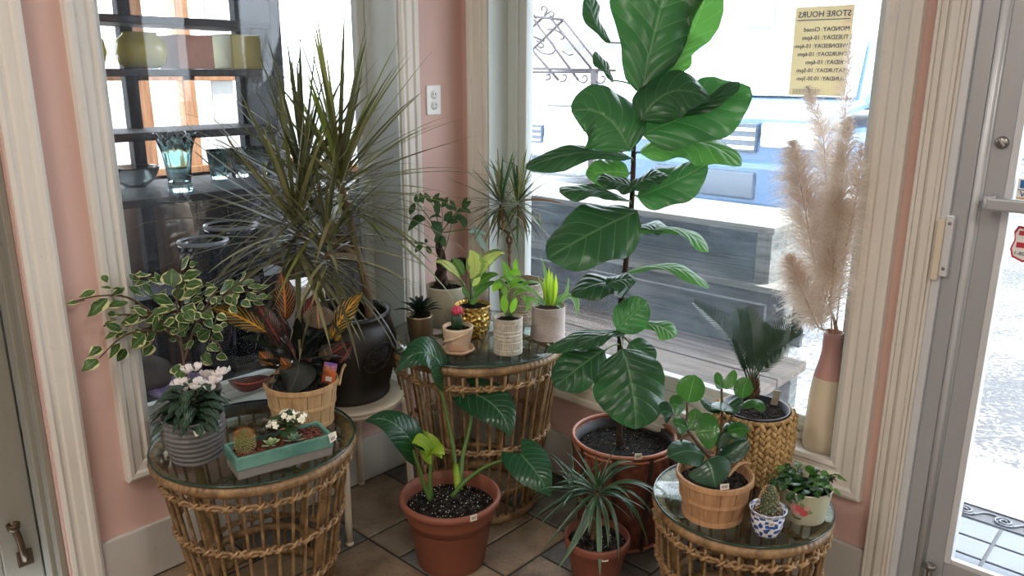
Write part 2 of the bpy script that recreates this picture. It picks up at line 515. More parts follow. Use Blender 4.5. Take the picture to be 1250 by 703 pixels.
# ================================================================ the room
# ---- floor: slate tiles on a 16 cm module, large, oblong and small ones
fl = struct('floor', bx(-0.02, 5, -5, 0.02, -0.05, -0.004), GROUT)
mod = 0.16; rt = random.Random(5)
nx, ny = 18, 18
used = {}
forced = [(0, -2, 2, 2), (2, -2, 1, 1), (2, -4, 2, 2), (2, -1, 2, 2), (1, -3, 1, 1), (3, -2, 1, 1)]   # x, y cell, w, h
def free(i, j, w, h): return all((i + a, j + b) not in used for a in range(w) for b in range(h))
tmesh = {}
def put_tile(i, j, w, h):
    for a in range(w):
        for b in range(h): used[(i + a, j + b)] = 1
    key = (w, h, rt.randrange(3))
    x0 = 0.005 + i * mod; y0 = -0.455 + j * mod
    gp = 0.0045
    cx, cy = x0 + w * mod / 2, y0 + h * mod / 2
    if key not in tmesh:
        g = G(); hw, hh = w * mod / 2 - gp, h * mod / 2 - gp; e = 0.004
        k = [rt.uniform(-0.0012, 0.0012) for _ in range(4)]
        vs = [(-hw, -hh, -.004), (hw, -hh, -.004), (hw, hh, -.004), (-hw, hh, -.004)]
        vs += [(-hw + e, -hh + e, k[0]), (hw - e, -hh + e, k[1]), (hw - e, hh - e, k[2]), (-hw + e, hh - e, k[3])]
        vs += [(-hw, -hh, -.003 + k[0]), (hw, -hh, -.003 + k[1]), (hw, hh, -.003 + k[2]), (-hw, hh, -.003 + k[3])]
        g.add(vs, [(4, 5, 6, 7)] + [(a, (a + 1) % 4, 8 + (a + 1) % 4, 8 + a) for a in range(4)] + [(8 + a, 8 + (a + 1) % 4, 4 + (a + 1) % 4, 4 + a) for a in range(4)])
        tmesh[key] = make('tile', g, TILE, (0, 0, 0), fl, False); o = tmesh[key]
        o.location = Vector((cx, cy, 0)) - ORG[fl]
    else:
        o = tmesh[key].copy(); COL.objects.link(o); o.location = Vector((cx, cy, 0)) - ORG[fl]
for f in forced: put_tile(*f)
for j in range(2, -13, -1):
    for i in range(0, 15):
        if (i, j) in used: continue
        opts = [(2, 2), (2, 2), (2, 1), (1, 2), (1, 1)]; rt.shuffle(opts)
        for (w, h) in opts + [(1, 1)]:
            if free(i, j - h + 1, w, h): put_tile(i, j - h + 1, w, h); break

# ---- walls
W1 = (-1.315, -0.312); W2 = (0.137, 1.530); WZ = (0.405, 2.45)
D1 = (-2.52, -1.572); D2 = (1.740, 2.72)
T = 0.22; T2_ = 0.15
g = G()
for (a, b, z0, z1) in ((-5, D1[0], -.05, 2.9), (D1[0], D1[1], 2.15, 2.9), (D1[1], W1[0], -.05, 2.9), (W1[0], W1[1], -.05, WZ[0]), (W1[0], W1[1], WZ[1], 2.9), (W1[1], T, -.05, 2.9)):
    box(g, -T, 0, a, b, z0, z1)
wall_left = struct('wall_left', g, PINK)
g = G()
for (a, b, z0, z1) in ((0, W2[0], -.05, 2.9), (W2[0], W2[1], -.05, WZ[0]), (W2[0], W2[1], WZ[1], 2.9), (W2[1], D2[0], -.05, 2.9), (D2[0], D2[1], 2.3, 2.9), (D2[1], 5, -.05, 2.9)):
    box(g, a, b, 0, T2_, z0, z1)
wall_right = struct('wall_right', g, PINK)
struct('wall_back', bx(-T, 5.2, -5.2, -5, -.05, 2.9), ROOMW)
struct('wall_far', bx(5, 5.2, -5, T, -.05, 2.9), ROOMW)
ceil = struct('ceiling', bx(-T, 5.2, -5.2, T, 2.9, 3.05), CEIL)
FILLM = Mat('fill_diffuser'); FILLM.base('#ffffff'); FILLM.set('Emission Color', (1, .92, .82, 1)); FILLM.set('Emission Strength', 1.5); FILLM = FILLM.m
for (l, x, y, w, h, c), ll in zip(ROOM, ('over the plant corner', 'nearest the street door', 'at the back of the shop', 'in the far back corner')):
    t = thing('added_fill_lamp', 'added unseen fill lamp panel ' + ll, 'lamp', (x, y, 2.9), 'added fill lamps on the ceiling')  # out-of-view fixture added around each fill light
    part('fill_frame', bx(x - w / 2 - .03, x + w / 2 + .03, y - h / 2 - .03, y + h / 2 + .03, 2.84, 2.9), WHITEPL, t, False)
    part('diffuser', bx(x - w / 2, x + w / 2, y - h / 2, y + h / 2, 2.825, 2.842), FILLM, t, False)
struct('baseboard_left', bx(0.0, 0.016, -1.487, -0.002, 0.004, 0.176), BASEP, bevel=.004)
struct('baseboard_right', bx(0.016, 1.650, -0.016, 0.0, 0.004, 0.178), BASEP, bevel=.004)

CAS = [(0, -0.01), (0, .010), (.010, .015), (.018, .011), (.024, .011), (.030, .017), (.052, .020), (.058, .026), (.070, .028), (.078, .024), (.080, -.01)]
CAS2 = [(o * 1.17, h) for o, h in CAS]

# ---- window 1 (left wall, looks into the porch)
w1 = struct('window_1', sweep_rect(G(), 'x', W1[0], W1[1], WZ[0] + .012, WZ[1], CAS), WHITE, label='white-cased tall window in the pink wall, looking into the dark porch', loc=(0, -0.81, .34))
g = G()
box(g, -T, 0.004, W1[0] - .002, W1[0] + .010, WZ[0], WZ[1]); box(g, -T, 0.004, W1[1] - .010, W1[1] + .002, WZ[0], WZ[1])
box(g, -T, 0.004, W1[0], W1[1], WZ[1] - .01, WZ[1] + .002)
part('jamb', g, WHITE2, w1, False)
part('sill', bx(-T, .010, W1[0], W1[1], WZ[0] - .02, WZ[0] + .014), WHITE2, w1, False, .003)
g = G(); y0, y1 = W1[0] + .012, W1[1] - .012
box(g, -.20, -.165, y0, y0 + .03, .42, 2.44); box(g, -.20, -.165, y1 - .035, y1, .42, 2.44)
box(g, -.20, -.165, y0, y1, .42, .475); box(g, -.20, -.165, y0, y1, 2.40, 2.44)
part('sash', g, WHITE2, w1, False, .004)
part('stop_bead', bx(-.165, -.15, y0, y1, .42, .445), WHITE2, w1, False, .003)
part('glass_pane', bx(-.186, -.181, y0 + .025, y1 - .025, .47, 2.41), PANE, w1, False)

# ---- window 2 (right wall, looks onto the street)
w2 = struct('window_2', sweep_rect(G(), 'y', W2[0], W2[1], WZ[0] + .012, WZ[1], CAS2), WHITE, label='white-cased wide street window with the store hours sign', loc=(0.83, 0, .34))
g = G()
box(g, W2[0] - .002, W2[0] + .008, -.004, T2_, WZ[0], WZ[1]); box(g, W2[1] - .008, W2[1] + .002, -.004, T2_, WZ[0], WZ[1])
box(g, W2[0], W2[1], -.004, T2_, WZ[1] - .01, WZ[1] + .002)
part('jamb', g, WHITE2, w2, False)
part('sill', bx(W2[0], W2[1], -.012, T2_, WZ[0] - .03, WZ[0] + .002), WHITE, w2, False, .004)
g = G(); x0, x1 = W2[0] + .008, W2[1] - .008
box(g, x0, x0 + .095, .095, .135, .407, 2.44); box(g, x1 - .042, x1, .095, .135, .407, 2.44)
box(g, x0, x1, .095, .135, .407, .485); box(g, x0, x1, .095, .135, 2.40, 2.44)
part('sash', g, WHITE2, w2, False, .004)
g = G(); box(g, x0 + .03, x1 - .02, .083, .096, .407, .435); box(g, x0 + .06, x1 - .03, .089, .096, .435, .46); box(g, x0 + .045, x0 + .06, .085, .096, .43, 2.4)
part('stop_bead', g, WHITE2, w2, False, .003)
part('glass_pane', bx(x0 + .085, x1 - .03, .113, .118, .48, 2.41), PANE2, w2, False)

# ---- door 1 (left edge)
d1 = struct('door_1', bx(-.20, -.14, D1[0] + .01, D1[0] + .14, 0.01, 2.13), GREYDOOR, label='grey glazed door at the near end of the pink wall', loc=(-.17, -2.05, 0))
g = G(); box(g, -.20, -.14, -1.70, -1.602, 0.01, 2.13)
part('stile', g, GREYDOOR, d1, False, .004)
part('rail', bx(-.195, -.145, D1[0] + .14, -1.70, 0.01, .20), GREYDOOR, d1, False, .004)
part('top_rail', bx(-.195, -.145, D1[0] + .14, -1.70, 2.0, 2.13), GREYDOOR, d1, False, .004)
part('glazing_bead', bx(-.155, -.138, D1[0] + .14, -1.698, .20, .215), SPLINT, d1, False)
part('glass_pane', bx(-.173, -.167, D1[0] + .14, -1.70, .20, 2.0), PANE, d1, False)
g = G(); box(g, -.22, -.02, -1.590, -1.572, 0, 2.15); box(g, -.22, -.02, D1[0], D1[0] + .01, 0, 2.15); box(g, -.22, -.02, D1[0], D1[1], 2.13, 2.15)
box(g, -.12, -.06, -1.604, -1.588, 0, 2.14)
part('jamb', g, GREYDOOR, d1, False, .003)
g = G(); sweep_rect(g, 'x', D1[0], D1[1] + .004, -.30, 2.14, CAS)
part('casing', g, WHITE, d1, False)
h = part('door_stop', bx(-.142, -.132, -1.665, -1.625, .115, .165), BRONZE, d1, False, .003)
g = G(); tube(g, smooth([(-.128, -1.648, .14), (-.115, -1.652, .17), (-.118, -1.655, .215), (-.128, -1.66, .245)]), [.009] * 19, 8); part('stop_arm', g, BRONZE, h)
part('stop_foot', lathe(G(), [(.010, 0), (.016, .006), (.018, .022), (.013, .024), (.012, .008)], (-.128, -1.662, .24), 14), BRONZE, h)

# ---- door 2 (right edge, aluminium and glass)
d2 = struct('door_2', bx(1.803, 1.848, .010, .055, .03, 2.22), ALU, label='aluminium and glass street door', loc=(2.2, .03, 0), bevel=.002)
part('hinge_stile', bx(2.60, 2.665, .010, .055, .03, 2.22), ALU, d2, False, .002)
part('bottom_rail', bx(1.848, 2.60, .012, .053, .03, .222), ALU, d2, False, .002)
part('top_rail', bx(1.848, 2.60, .012, .053, 2.10, 2.22), ALU, d2, False, .002)
part('glass_stop', bx(1.847, 1.864, .007, .050, .222, 2.1), ALUL, d2, False, .002)
part('glass_bead', bx(1.864, 2.6, .010, .022, .222, .236), ALUL, d2, False, .002)
part('glass_pane', bx(1.862, 2.6, .030, .036, .222, 2.1), DOORPANE, d2, False)
g = G(); box(g, 1.741, 1.780, -.002, .10, 0, 2.28); box(g, 2.672, 2.718, -.002, .10, 0, 2.28); box(g, 1.741, 2.718, -.002, .10, 2.23, 2.29)
part('frame', g, ALU, d2, False, .003)
part('frame_lip', bx(1.722, 1.742, -.018, .02, 0, 2.29), ALUL, d2, False, .003)
g = G(); tube(g, [(1.789, .006, 0.0), (1.789, .006, 2.25)], .0098, 10); box(g, 1.785, 1.8025, .012, .05, 0, 2.25); part('weather_strip', g, ALUL, d2)
part('threshold', bx(1.74, 2.72, .0, .15, -.03, .012), ALU, d2, False, .003)
part('casing', bx(1.651, 1.66, -.024, .0, .004, 2.36), WHITE, d2, False, .003)
g = G()
for (a, b, hh) in ((1.66, 1.675, .018), (1.675, 1.682, .014), (1.682, 1.704, .022), (1.704, 1.713, .026), (1.713, 1.722, .018)): box(g, a, b, -hh, 0, .002, 2.36)
part('casing_moulding', g, WHITE, d2, False, .002)
k = part('lock', lathe(G(), [(.0, 0), (.0135, 0), (.0145, .002), (.0145, .006), (.012, .009), (0, .009)], (0, 0, 0), 24, True, Matrix.Translation((1.8255, .010, 1.345)) @ rot(PI / 2)), STEEL, d2)
part('thumb_turn', bx(-.0035, .0035, -.016, -.008, -.012, .012, Matrix.Translation((1.8255, .010, 1.345)) @ rot(0, -.7)), STEEL, k, False, .0015)
g = G(); tube(g, smooth([(1.838, .012, 1.204), (1.838, -.030, 1.204), (1.850, -.042, 1.204), (2.60, -.042, 1.204), (2.64, -.030, 1.204), (2.64, .012, 1.204)], 5), .013, 10)
part('push_bar', bx(1.822, 2.645, -.050, -.034, 1.190, 1.220), ALU, d2, False, .005)
g = G(); lathe(g, [(.0, -.016), (.012, -.016), (.012, .016), (0, .016)], (1.826, -.035, 1.205), 16); box(g, 1.818, 1.834, -.034, .012, 1.190, 1.220); part('bar_bracket', g, ALUL, d2, True)
b = part('strike_plate', bx(1.738, 1.756, -.024, -.002, 1.01, 1.165), ALUL, d2, False, .002)
part('strike_cover', bx(1.722, 1.738, -.032, -.018, 1.0, 1.155), CREAMMETAL, b, False, .002)
for z in (1.03, 1.145): part('screw', lathe(G(), [(0, 0), (.0045, 0), (.003, .002), (0, .002)], (0, 0, 0), 10, True, Matrix.Translation((1.7475, -.024, z)) @ rot(PI / 2)), STEEL, b)
h = part('door_stop', bx(1.812, 1.838, .0, .012, .06, .13), STEEL, d2, False, .003)
g = G(); tube(g, smooth([(1.824, -.004, .10), (1.828, -.016, .13), (1.824, -.018, .17), (1.822, -.012, .198)]), .0075, 8); part('stop_arm', g, STEEL, h)
part('stop_foot', lathe(G(), [(.008, 0), (.013, .004), (.014, .016), (.010, .017), (.009, .006)], (1.822, -.012, .196), 12), STEEL, h)

# stickers on the door glass
STK = {k: plain('sticker_' + k, c, .5) for k, c in dict(white='#f2f1ee', blue='#2f6fae', red='#c63a4c', orange='#dba14a', navy='#20356e').items()}
t = solo('card_sticker', bx(1.868, 1.93, .0275, .0285, 1.212, 1.262), STK['white'], 'small blue and white card payment sticker on the door glass above the push bar', 'sticker', (1.9, .028, 1.235), smooth_=False)
part('blue_band', bx(1.873, 1.93, .0268, .0276, 1.240, 1.259), STK['blue'], t, False)
part('orange_band', bx(1.870, 1.93, .0268, .0276, 1.214, 1.217), STK['orange'], t, False)
part('navy_rule', bx(1.870, 1.93, .0268, .0276, 1.2345, 1.2362), STK['navy'], t, False)
text('lettering', 'V', .020, STK['navy'], t, Matrix.Translation((1.8745, .0266, 1.2195)) @ rot(PI / 2))
g = G(); pts = [(-.027, .030), (-.020, .046), (0, .044), (.02, .046), (.027, .030), (.024, .012), (.030, -.012), (.024, -.032), (0, -.042), (-.024, -.032), (-.030, -.012), (-.024, .012)]
def shield(k, y0, y1):
    vs = [(1.904 + x * k, y0, 1.105 + z * k) for x, z in pts] + [(1.904 + x * k, y1, 1.105 + z * k) for x, z in pts]; n = len(pts)
    return G().add(vs, [tuple(range(n)), tuple(reversed(range(n, 2 * n)))] + [(i, (i + 1) % n, n + (i + 1) % n, n + i)[::-1] for i in range(n)])
t = solo('shield_sticker', shield(1.0, .0275, .0285), STK['red'], 'shield-shaped red and white security sticker on the door glass below the push bar', 'sticker', (1.904, .028, 1.105), smooth_=False)
part('white_field', shield(.86, .0269, .0276), STK['white'], t, False)
part('red_band', bx(1.886, 1.925, .0263, .0270, 1.098, 1.111), STK['red'], t, False)
part('red_crest', bx(1.888, 1.923, .0263, .0270, 1.128, 1.139), STK['red'], t, False)
text('lettering', '1-800', .013, STK['navy'], t, Matrix.Translation((1.883, .0262, 1.080)) @ rot(PI / 2))

# ---- outlet, black box
t = thing('wall_outlet', 'white duplex outlet plate on the pink wall beside the corner', 'outlet', (0, -.15, 1.40))
part('cover_plate', bx(0, .006, -.187, -.117, 1.348, 1.455), WHITEPL, t, False, .003)
for z in (1.383, 1.421):
    r = part('receptacle', lathe(G(), [(0, 0), (.016, 0), (.016, .002), (0, .002)], (0, 0, 0), 18, True, Matrix.Translation((.006, -.152, z)) @ rot(0, PI / 2)), WHITEPL, t)
    for dy in (-.006, .006): part('slot', bx(.0078, .0086, -.152 + dy - .001, -.152 + dy + .001, z - .002, z + .007), BLACKPL, r, False)
solo('junction_box', bx(0, .03, -.075, -.02, .735, .785), BLACKPL, 'small black box on the wall low in the corner behind the money tree', 'box', (0, -.045, .76), smooth_=False, bevel=.003)

# ---- store hours sign taped to the street window
m = Mat('yellow_card', .8); n = m.noise(9, 3, .6); q = m.noise(40, 2, .5)
u = m.xyz(m.coord())
red = (u[0] + q * .03).step(.062, .088) * n.step(.4, .6)
m.base(m.mix(red, m.mix(n, '#e8dda4', '#f3ecc8'), '#e6bfa0')); m.translucent(.5, '#f3ecd6'); CARD = m.m
MARK = plain('blue_marker', '#2c3c7c', .7)
sx0, sx1, sz0, sz1 = 1.247, 1.409, 1.440, 1.680
t = solo('store_hours_sign', bx(sx0, sx1, .106, .1075, sz0, sz1), CARD, 'yellow handwritten store hours card stuck to the street window, seen from behind', 'sign', (1.328, .107, 1.56), smooth_=False)
lines = [('STORE HOURS', .0225, .028), ('MONDAY: Closed', .0165, .066), ('TUESDAY: 10-6pm', .0165, .088), ('WEDNESDAY: 10-6pm', .0155, .110), ('THURSDAY: 10-6pm', .0160, .132), ('FRIDAY: 10-6pm', .0165, .154), ('SATURDAY: 10-5pm', .0160, .176), ('SUNDAY: 10:30-3pm', .0155, .198)]
for y in (.1083, .1055):                       # the writing shows through: ink on both faces, reading from the street
    for body, size, dz in lines:
        text('lettering', body, size, MARK, t, Matrix.Translation((sx1 - .006, y, sz1 - dz)) @ rot(PI / 2, 0, PI))
part('underline', bx(sx0 + .008, sx1 - .008, .1050, .1085, sz1 - .036, sz1 - .0345), MARK, t, False)
g = G()
for i in range(3):
    for k in range(9): box(g, sx0 + .012 + k * .009, sx0 + .018 + k * .009, .1052, .1083, sz0 + .006 + i * .005, sz0 + .0072 + i * .005)
part('small_print', g, MARK, t, False)

# ================================================================ outside, street side
m = Mat('asphalt', .85); n = m.noise(38, 4, .7); n2 = m.noise(1.5, 3, .6)
m.base(m.mix((n * .8 + (n2 - .5) * .5).step(.32, .60), '#3f4246', '#b4b3b1')); m.bump(n, .8, .012); ASPH = m.m
CONC = plain('concrete', '#a9a7a2', .85, nz=.15, ns=12)
STUCCO = plain('white_stucco', '#e6e4df', .9, nz=.04, ns=2)
struct('ground_street', bx(-40, 40, 1.35, 60, -.25, -.05), ASPH)
struct('pavement', bx(-14, 14, T2_, 1.35, -.25, -.04), CONC)
struct('added_shade_eave', bx(-1.2, 5.2, T2_, 1.65, 2.62, 2.78), WEATHER)  # unseen overhang added to keep direct sun off the room and bench seat

# door mat outside the street door
RUB = plain('grey_rubber', '#4d5661', .5, nz=.15, ns=20)
RUBD = plain('dark_rubber', '#262b32', .6)
t = thing('door_mat', 'grey moulded rubber mat with scroll border outside the glass door', 'mat', (2.1, .62, -.04))
part('mat_base', bx(1.66, 2.55, .36, .90, -.04, -.028), RUBD, t, False, .003)
for j in range(3):
    for i in range(5):
        part('mat_pad', bx(1.70 + i * .165, 1.70 + i * .165 + .155, .40 + j * .125, .40 + j * .125 + .115, -.029, -.020), RUB, t, False, .003)
g = G()
for i in range(7):
    cx = 1.73 + i * .125; cy = .838
    tube(g, [(cx + (.006 + .030 * s / 20) * math.cos(s * .62), cy + (.006 + .030 * s / 20) * math.sin(s * .62), -.024) for s in range(21)], .004, 6)
    tube(g, smooth([(cx + .03, cy - .02, -.024), (cx + .06, cy + .02, -.024), (cx + .095, cy + .025, -.024)]), .004, 6)
part('scroll_border', g, RUB, t, stuff=True)
g = G(); tube(g, [(1.67, .79, -.026), (2.54, .79, -.026)], .004, 6); tube(g, [(1.67, .89, -.026), (2.54, .89, -.026)], .004, 6); part('border_rib', g, RUB, t)

# weathered bench against the window
t = thing('wooden_bench', 'weathered plank bench right outside the street window', 'bench', (.2, .45, -.04))
yy = [(.16, .40), (.41, .66)]
for i, (a, b) in enumerate(yy): part('plank', bx(-.17, 1.17, a, b, .415, .452), WEATHER, t, False, .004)
part('apron', bx(-.15, 1.15, .17, .19, .35, .415), WEATHER, t, False, .003)
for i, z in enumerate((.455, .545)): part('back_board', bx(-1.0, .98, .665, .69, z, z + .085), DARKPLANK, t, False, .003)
for x in (-.14, .45, 1.06):
    for y in (.20, .60): part('leg', bx(x, x + .09, y - .03, y + .04, -.04, .415), WEATHER2, t, False, .004)
t = thing('planter_bench', 'grey open-fronted plank planter box standing behind the bench', 'planter', (-.3, 1.25, -.04))
for i, (a, b) in enumerate(((1.03, 1.21), (1.215, 1.39), (1.395, 1.55))): part('top_plank', bx(-2.0, .83, a, b, .835, .865), WEATHER2, t, False, .003)
part('end_panel', bx(.79, .81, 1.06, 1.52, .60, .835), WEATHER2, t, False, .003)
part('end_post', bx(.74, .79, 1.06, 1.11, .60, .835), WEATHER2, t, False, .003)
part('shelf_board', bx(-2.0, .95, 1.0, 1.52, .585, .610), WEATHER2, t, False, .003)
part('back_panel', bx(-2.0, .80, 1.50, 1.53, .20, .835), DARKPLANK, t, False)  # shade inside the open box is put into this panel's darker wood colour
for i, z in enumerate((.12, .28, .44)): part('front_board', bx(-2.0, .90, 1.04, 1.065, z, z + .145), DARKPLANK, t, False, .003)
for x in (-1.95, -.5, .80): part('leg', bx(x, x + .09, 1.07, 1.16, -.05, .60), WEATHER2, t, False, .003)

# wrought iron gazebo with scrolls
IRON = plain('rusty_iron', '#5b4f52', .6, nz=.2, ns=20)
t = thing('iron_gazebo', 'thin wrought iron gazebo roof with scrolls behind the window', 'gazebo', (-1.5, 2.3, -.05))
def iron(name, P, r=.010, sm=False):
    g = G(); tube(g, smooth(P) if sm else P, r, 6); part(name, g, IRON, t)
GZ = [[(-1.7435, 2.3, 1.957), (-1.6261, 2.3, 1.8746)], [(-1.6494, 2.3, 1.8865), (-1.3798, 2.3, 1.8539)], [(-1.3798, 2.3, 1.8539), (-0.9485, 2.3, 1.4436)], [(-1.6491, 2.3, 1.8645), (-1.2387, 2.3, 1.4517)], [(-1.4976, 2.3, 1.8694), (-1.1287, 2.3, 1.5279)], [(-1.3798, 2.3, 1.8539), (-1.7401, 2.3, 1.6085)], [(-1.5728, 2.3, 1.8724), (-1.7416, 2.3, 1.7672)], [(-1.7412, 2.3, 1.7221), (-1.4138, 2.3, 1.4502)], [(-1.7418, 2.3, 1.7785), (-1.5549, 2.3, 1.7179)], [(-1.7715, 2.3, 1.5341), (-0.9253, 2.3, 1.5173)], [(-1.7712, 2.3, 1.5052), (-1.0727, 2.3, 1.5065)]]
for P in GZ: iron('bar', P)
SCR = [[(-1.5579, 2.3, 1.8882), (-1.5286, 2.3, 1.9249), (-1.5515, 2.3, 1.9476), (-1.5816, 2.3, 1.9436), (-1.5736, 2.3, 1.9215)], [(-1.5504, 2.3, 1.8878), (-1.4985, 2.3, 1.9127), (-1.4687, 2.3, 1.9006), (-1.4756, 2.3, 1.8793), (-1.5054, 2.3, 1.886)], [(-1.6466, 2.3, 1.6864), (-1.5841, 2.3, 1.6406), (-1.4926, 2.3, 1.6283), (-1.4485, 2.3, 1.6607), (-1.4793, 2.3, 1.7052), (-1.5403, 2.3, 1.7507)], [(-1.5261, 2.3, 1.7942), (-1.4663, 2.3, 1.7923), (-1.3919, 2.3, 1.7576), (-1.3766, 2.3, 1.7301), (-1.4057, 2.3, 1.7254)], [(-1.6238, 2.3, 1.7195), (-1.5852, 2.3, 1.7075), (-1.5543, 2.3, 1.6847), (-1.5846, 2.3, 1.6741), (-1.6156, 2.3, 1.6858)], [(-1.5346, 2.3, 1.4492), (-1.4967, 2.3, 1.4608), (-1.4973, 2.3, 1.4889), (-1.5276, 2.3, 1.4832)], [(-1.3986, 2.3, 1.4392), (-1.3546, 2.3, 1.4507), (-1.3482, 2.3, 1.484), (-1.3776, 2.3, 1.4838)], [(-1.2385, 2.3, 1.4462), (-1.1884, 2.3, 1.4358), (-1.1612, 2.3, 1.4632), (-1.183, 2.3, 1.4847), (-1.2037, 2.3, 1.4683)], [(-1.114, 2.3, 1.5064), (-1.07, 2.3, 1.4371), (-1.0225, 2.3, 1.4429), (-1.017, 2.3, 1.4748), (-1.0444, 2.3, 1.48)], [(-1.3891, 2.3, 1.6488), (-1.3301, 2.3, 1.6208), (-1.287, 2.3, 1.6257)]]
for P in SCR: iron('scroll', P, .007, True)
gp = (-1.1006, 2.3, 1.5172); g = G(); box(g, gp[0] - .02, gp[0] + .02, 2.28, 2.32, -.05, gp[2]); part('post', g, IRON, t, False)
g = G(); box(g, gp[0] - 1.35, gp[0] - 1.31, 2.28, 2.32, -.05, gp[2]); part('post', g, IRON, t, False)

# parked cars
CARGLASS = plain('car_glass', '#39485c', .1, .7)
CHROME = plain('chrome', '#d6d9dd', .2, .5, .9)
TYRE = plain('tyre_rubber', '#1b1b1d', .8)
HEADL = plain('headlamp_glass', '#dfe8f2', .15, .7)
SKYGLASS = plain('windscreen', '#e3ebf3', .06, .5, .9)
def car(name, label, x, y, paint, body=1.0):
    t = thing(name, label, 'car', (x, y, -.05))
    def P(n, g, m, sm=False, bv=.03): return part(n, g, m, t, sm, bv)
    z = -.05
    P('body', bx(x - .95, x + .95, y, y + 4.5, z + .38, z + .95 * body), paint, False, .10)
    hood = G().add([(x - .9, y + .02, z + .93 * body), (x + .9, y + .02, z + .93 * body), (x + .9, y + 1.35, z + 1.12 * body), (x - .9, y + 1.35, z + 1.12 * body), (x - .85, y + .02, z + 1.06 * body), (x + .85, y + .02, z + 1.06 * body), (x + .85, y + 1.3, z + 1.18 * body), (x - .85, y + 1.3, z + 1.18 * body)],
                   [(3, 2, 1, 0), (4, 5, 6, 7), (0, 1, 5, 4), (1, 2, 6, 5), (2, 3, 7, 6), (3, 0, 4, 7)])
    P('hood', hood, paint, False, .05)
    cab = G().add([(x - .88, y + 1.2, z + 1.1 * body), (x + .88, y + 1.2, z + 1.1 * body), (x + .88, y + 4.3, z + 1.0 * body), (x - .88, y + 4.3, z + 1.0 * body), (x - .68, y + 1.95, z + 1.72 * body), (x + .68, y + 1.95, z + 1.72 * body), (x + .68, y + 4.1, z + 1.68 * body), (x - .68, y + 4.1, z + 1.68 * body)],
                   [(3, 2, 1, 0), (4, 5, 6, 7), (0, 1, 5, 4), (1, 2, 6, 5), (2, 3, 7, 6), (3, 0, 4, 7)])
    P('cabin', cab, paint, False, .06)
    ws = G().add([(x - .78, y + 1.25, z + 1.18 * body), (x + .78, y + 1.25, z + 1.18 * body), (x + .62, y + 1.86, z + 1.66 * body), (x - .62, y + 1.86, z + 1.66 * body)], [(0, 1, 2, 3)])
    for v in list(ws.v): ws.v[ws.v.index(v)] = (v[0], v[1] - .02, v[2] + .02)
    P('windshield', ws, SKYGLASS, False, 0)
    gr = P('grille', bx(x - .45, x + .45, y - .03, y + .05, z + .80 * body, z + 1.02 * body), CARGLASS, False, .01)
    for k in range(3): part('grille_slat', bx(x - .44, x + .44, y - .045, y - .02, z + (.82 + k * .068) * body, z + (.85 + k * .068) * body), CHROME, gr, False, .005)
    for s in (-1, 1):
        P('headlamp', bx(x + s * .70 - .23, x + s * .70 + .23, y - .02, y + .12, z + .84 * body, z + 1.03 * body), HEADL, False, .03)
        P('fog_lamp', bx(x + s * .68 - .13, x + s * .68 + .13, y - .05, y + .1, z + .54 * body, z + .64 * body), HEADL, False, .02)
        P('mirror', bx(x + s * 1.02 - .09, x + s * 1.02 + .09, y + 1.5, y + 1.62, z + 1.15 * body, z + 1.3 * body), paint, False, .03)
        for yy in (y + .85, y + 3.55):
            w = P('wheel', lathe(G(), [(.0, -.11), (.24, -.11), (.35, -.10), (.37, -.06), (.37, .06), (.35, .10), (.24, .11), (0, .11)], (0, 0, 0), 28, True, Matrix.Translation((x + s * .86, yy, z + .37)) @ rot(0, PI / 2)), TYRE, True, 0)
            part('hub', lathe(G(), [(0, -.115), (.2, -.115), (.22, -.10), (.22, .10), (.2, .115), (0, .115)], (0, 0, 0), 20, True, Matrix.Translation((x + s * .865, yy, z + .37)) @ rot(0, PI / 2)), CHROME, w)
    P('bumper', bx(x - .93, x + .93, y - .08, y + .3, z + .42, z + .74 * body), paint, False, .06)
    P('air_intake', bx(x - .5, x + .5, y - .10, y, z + .50, z + .66 * body), CARGLASS, False, .02)
car('suv', 'dark blue suv parked nose to the street window', -1.30, 4.3, plain('blue_car_paint', '#4f6f95', .25, .6), 1.12)
car('hatchback', 'white car parked beyond the iron gazebo', -4.30, 5.0, plain('white_car_paint', '#e9ebee', .25, .6), .95)

# building over the road
BLUEG = plain('shop_window_glass', '#7fa2c4', .2, .6)
t = thing('street_building', 'white single storey building across the street', 'building', (-8, 16, -.05))
part('facade', bx(-22, 9, 16, 20, -.05, 4.2), STUCCO, t, False)
part('parapet', bx(-22.2, 9.2, 15.85, 20, 4.2, 4.5), STUCCO, t, False)
for i, (a, b) in enumerate(((-8.75, -8.42), (-8.36, -7.96), (-7.90, -7.42))):
    w = part('window', bx(a, b, 15.96, 16.02, 2.0, 2.34), STUCCO, t, False)
    part('pane', bx(a + .03, b - .03, 15.94, 15.97, 2.03, 2.31), BLUEG, w, False)
w = part('window', bx(-7.12, -6.28, 15.94, 16.02, 2.5, 3.0), BLUEG, t, False)
part('pane', bx(-6.98, -6.36, 15.92, 15.95, 2.56, 2.90), STUCCO, w, False)
SIGNB = plain('sign_letters', '#7f9bbd', .6)
text('lettering', 'SYNTH', .30, SIGNB, t, Matrix.Translation((-12.45, 15.98, 2.10)) @ rot(PI / 2), extr=.02)
part('sign_strip', bx(-11.2, -10.75, 15.96, 16.0, 2.16, 2.24), SIGNB, t, False)

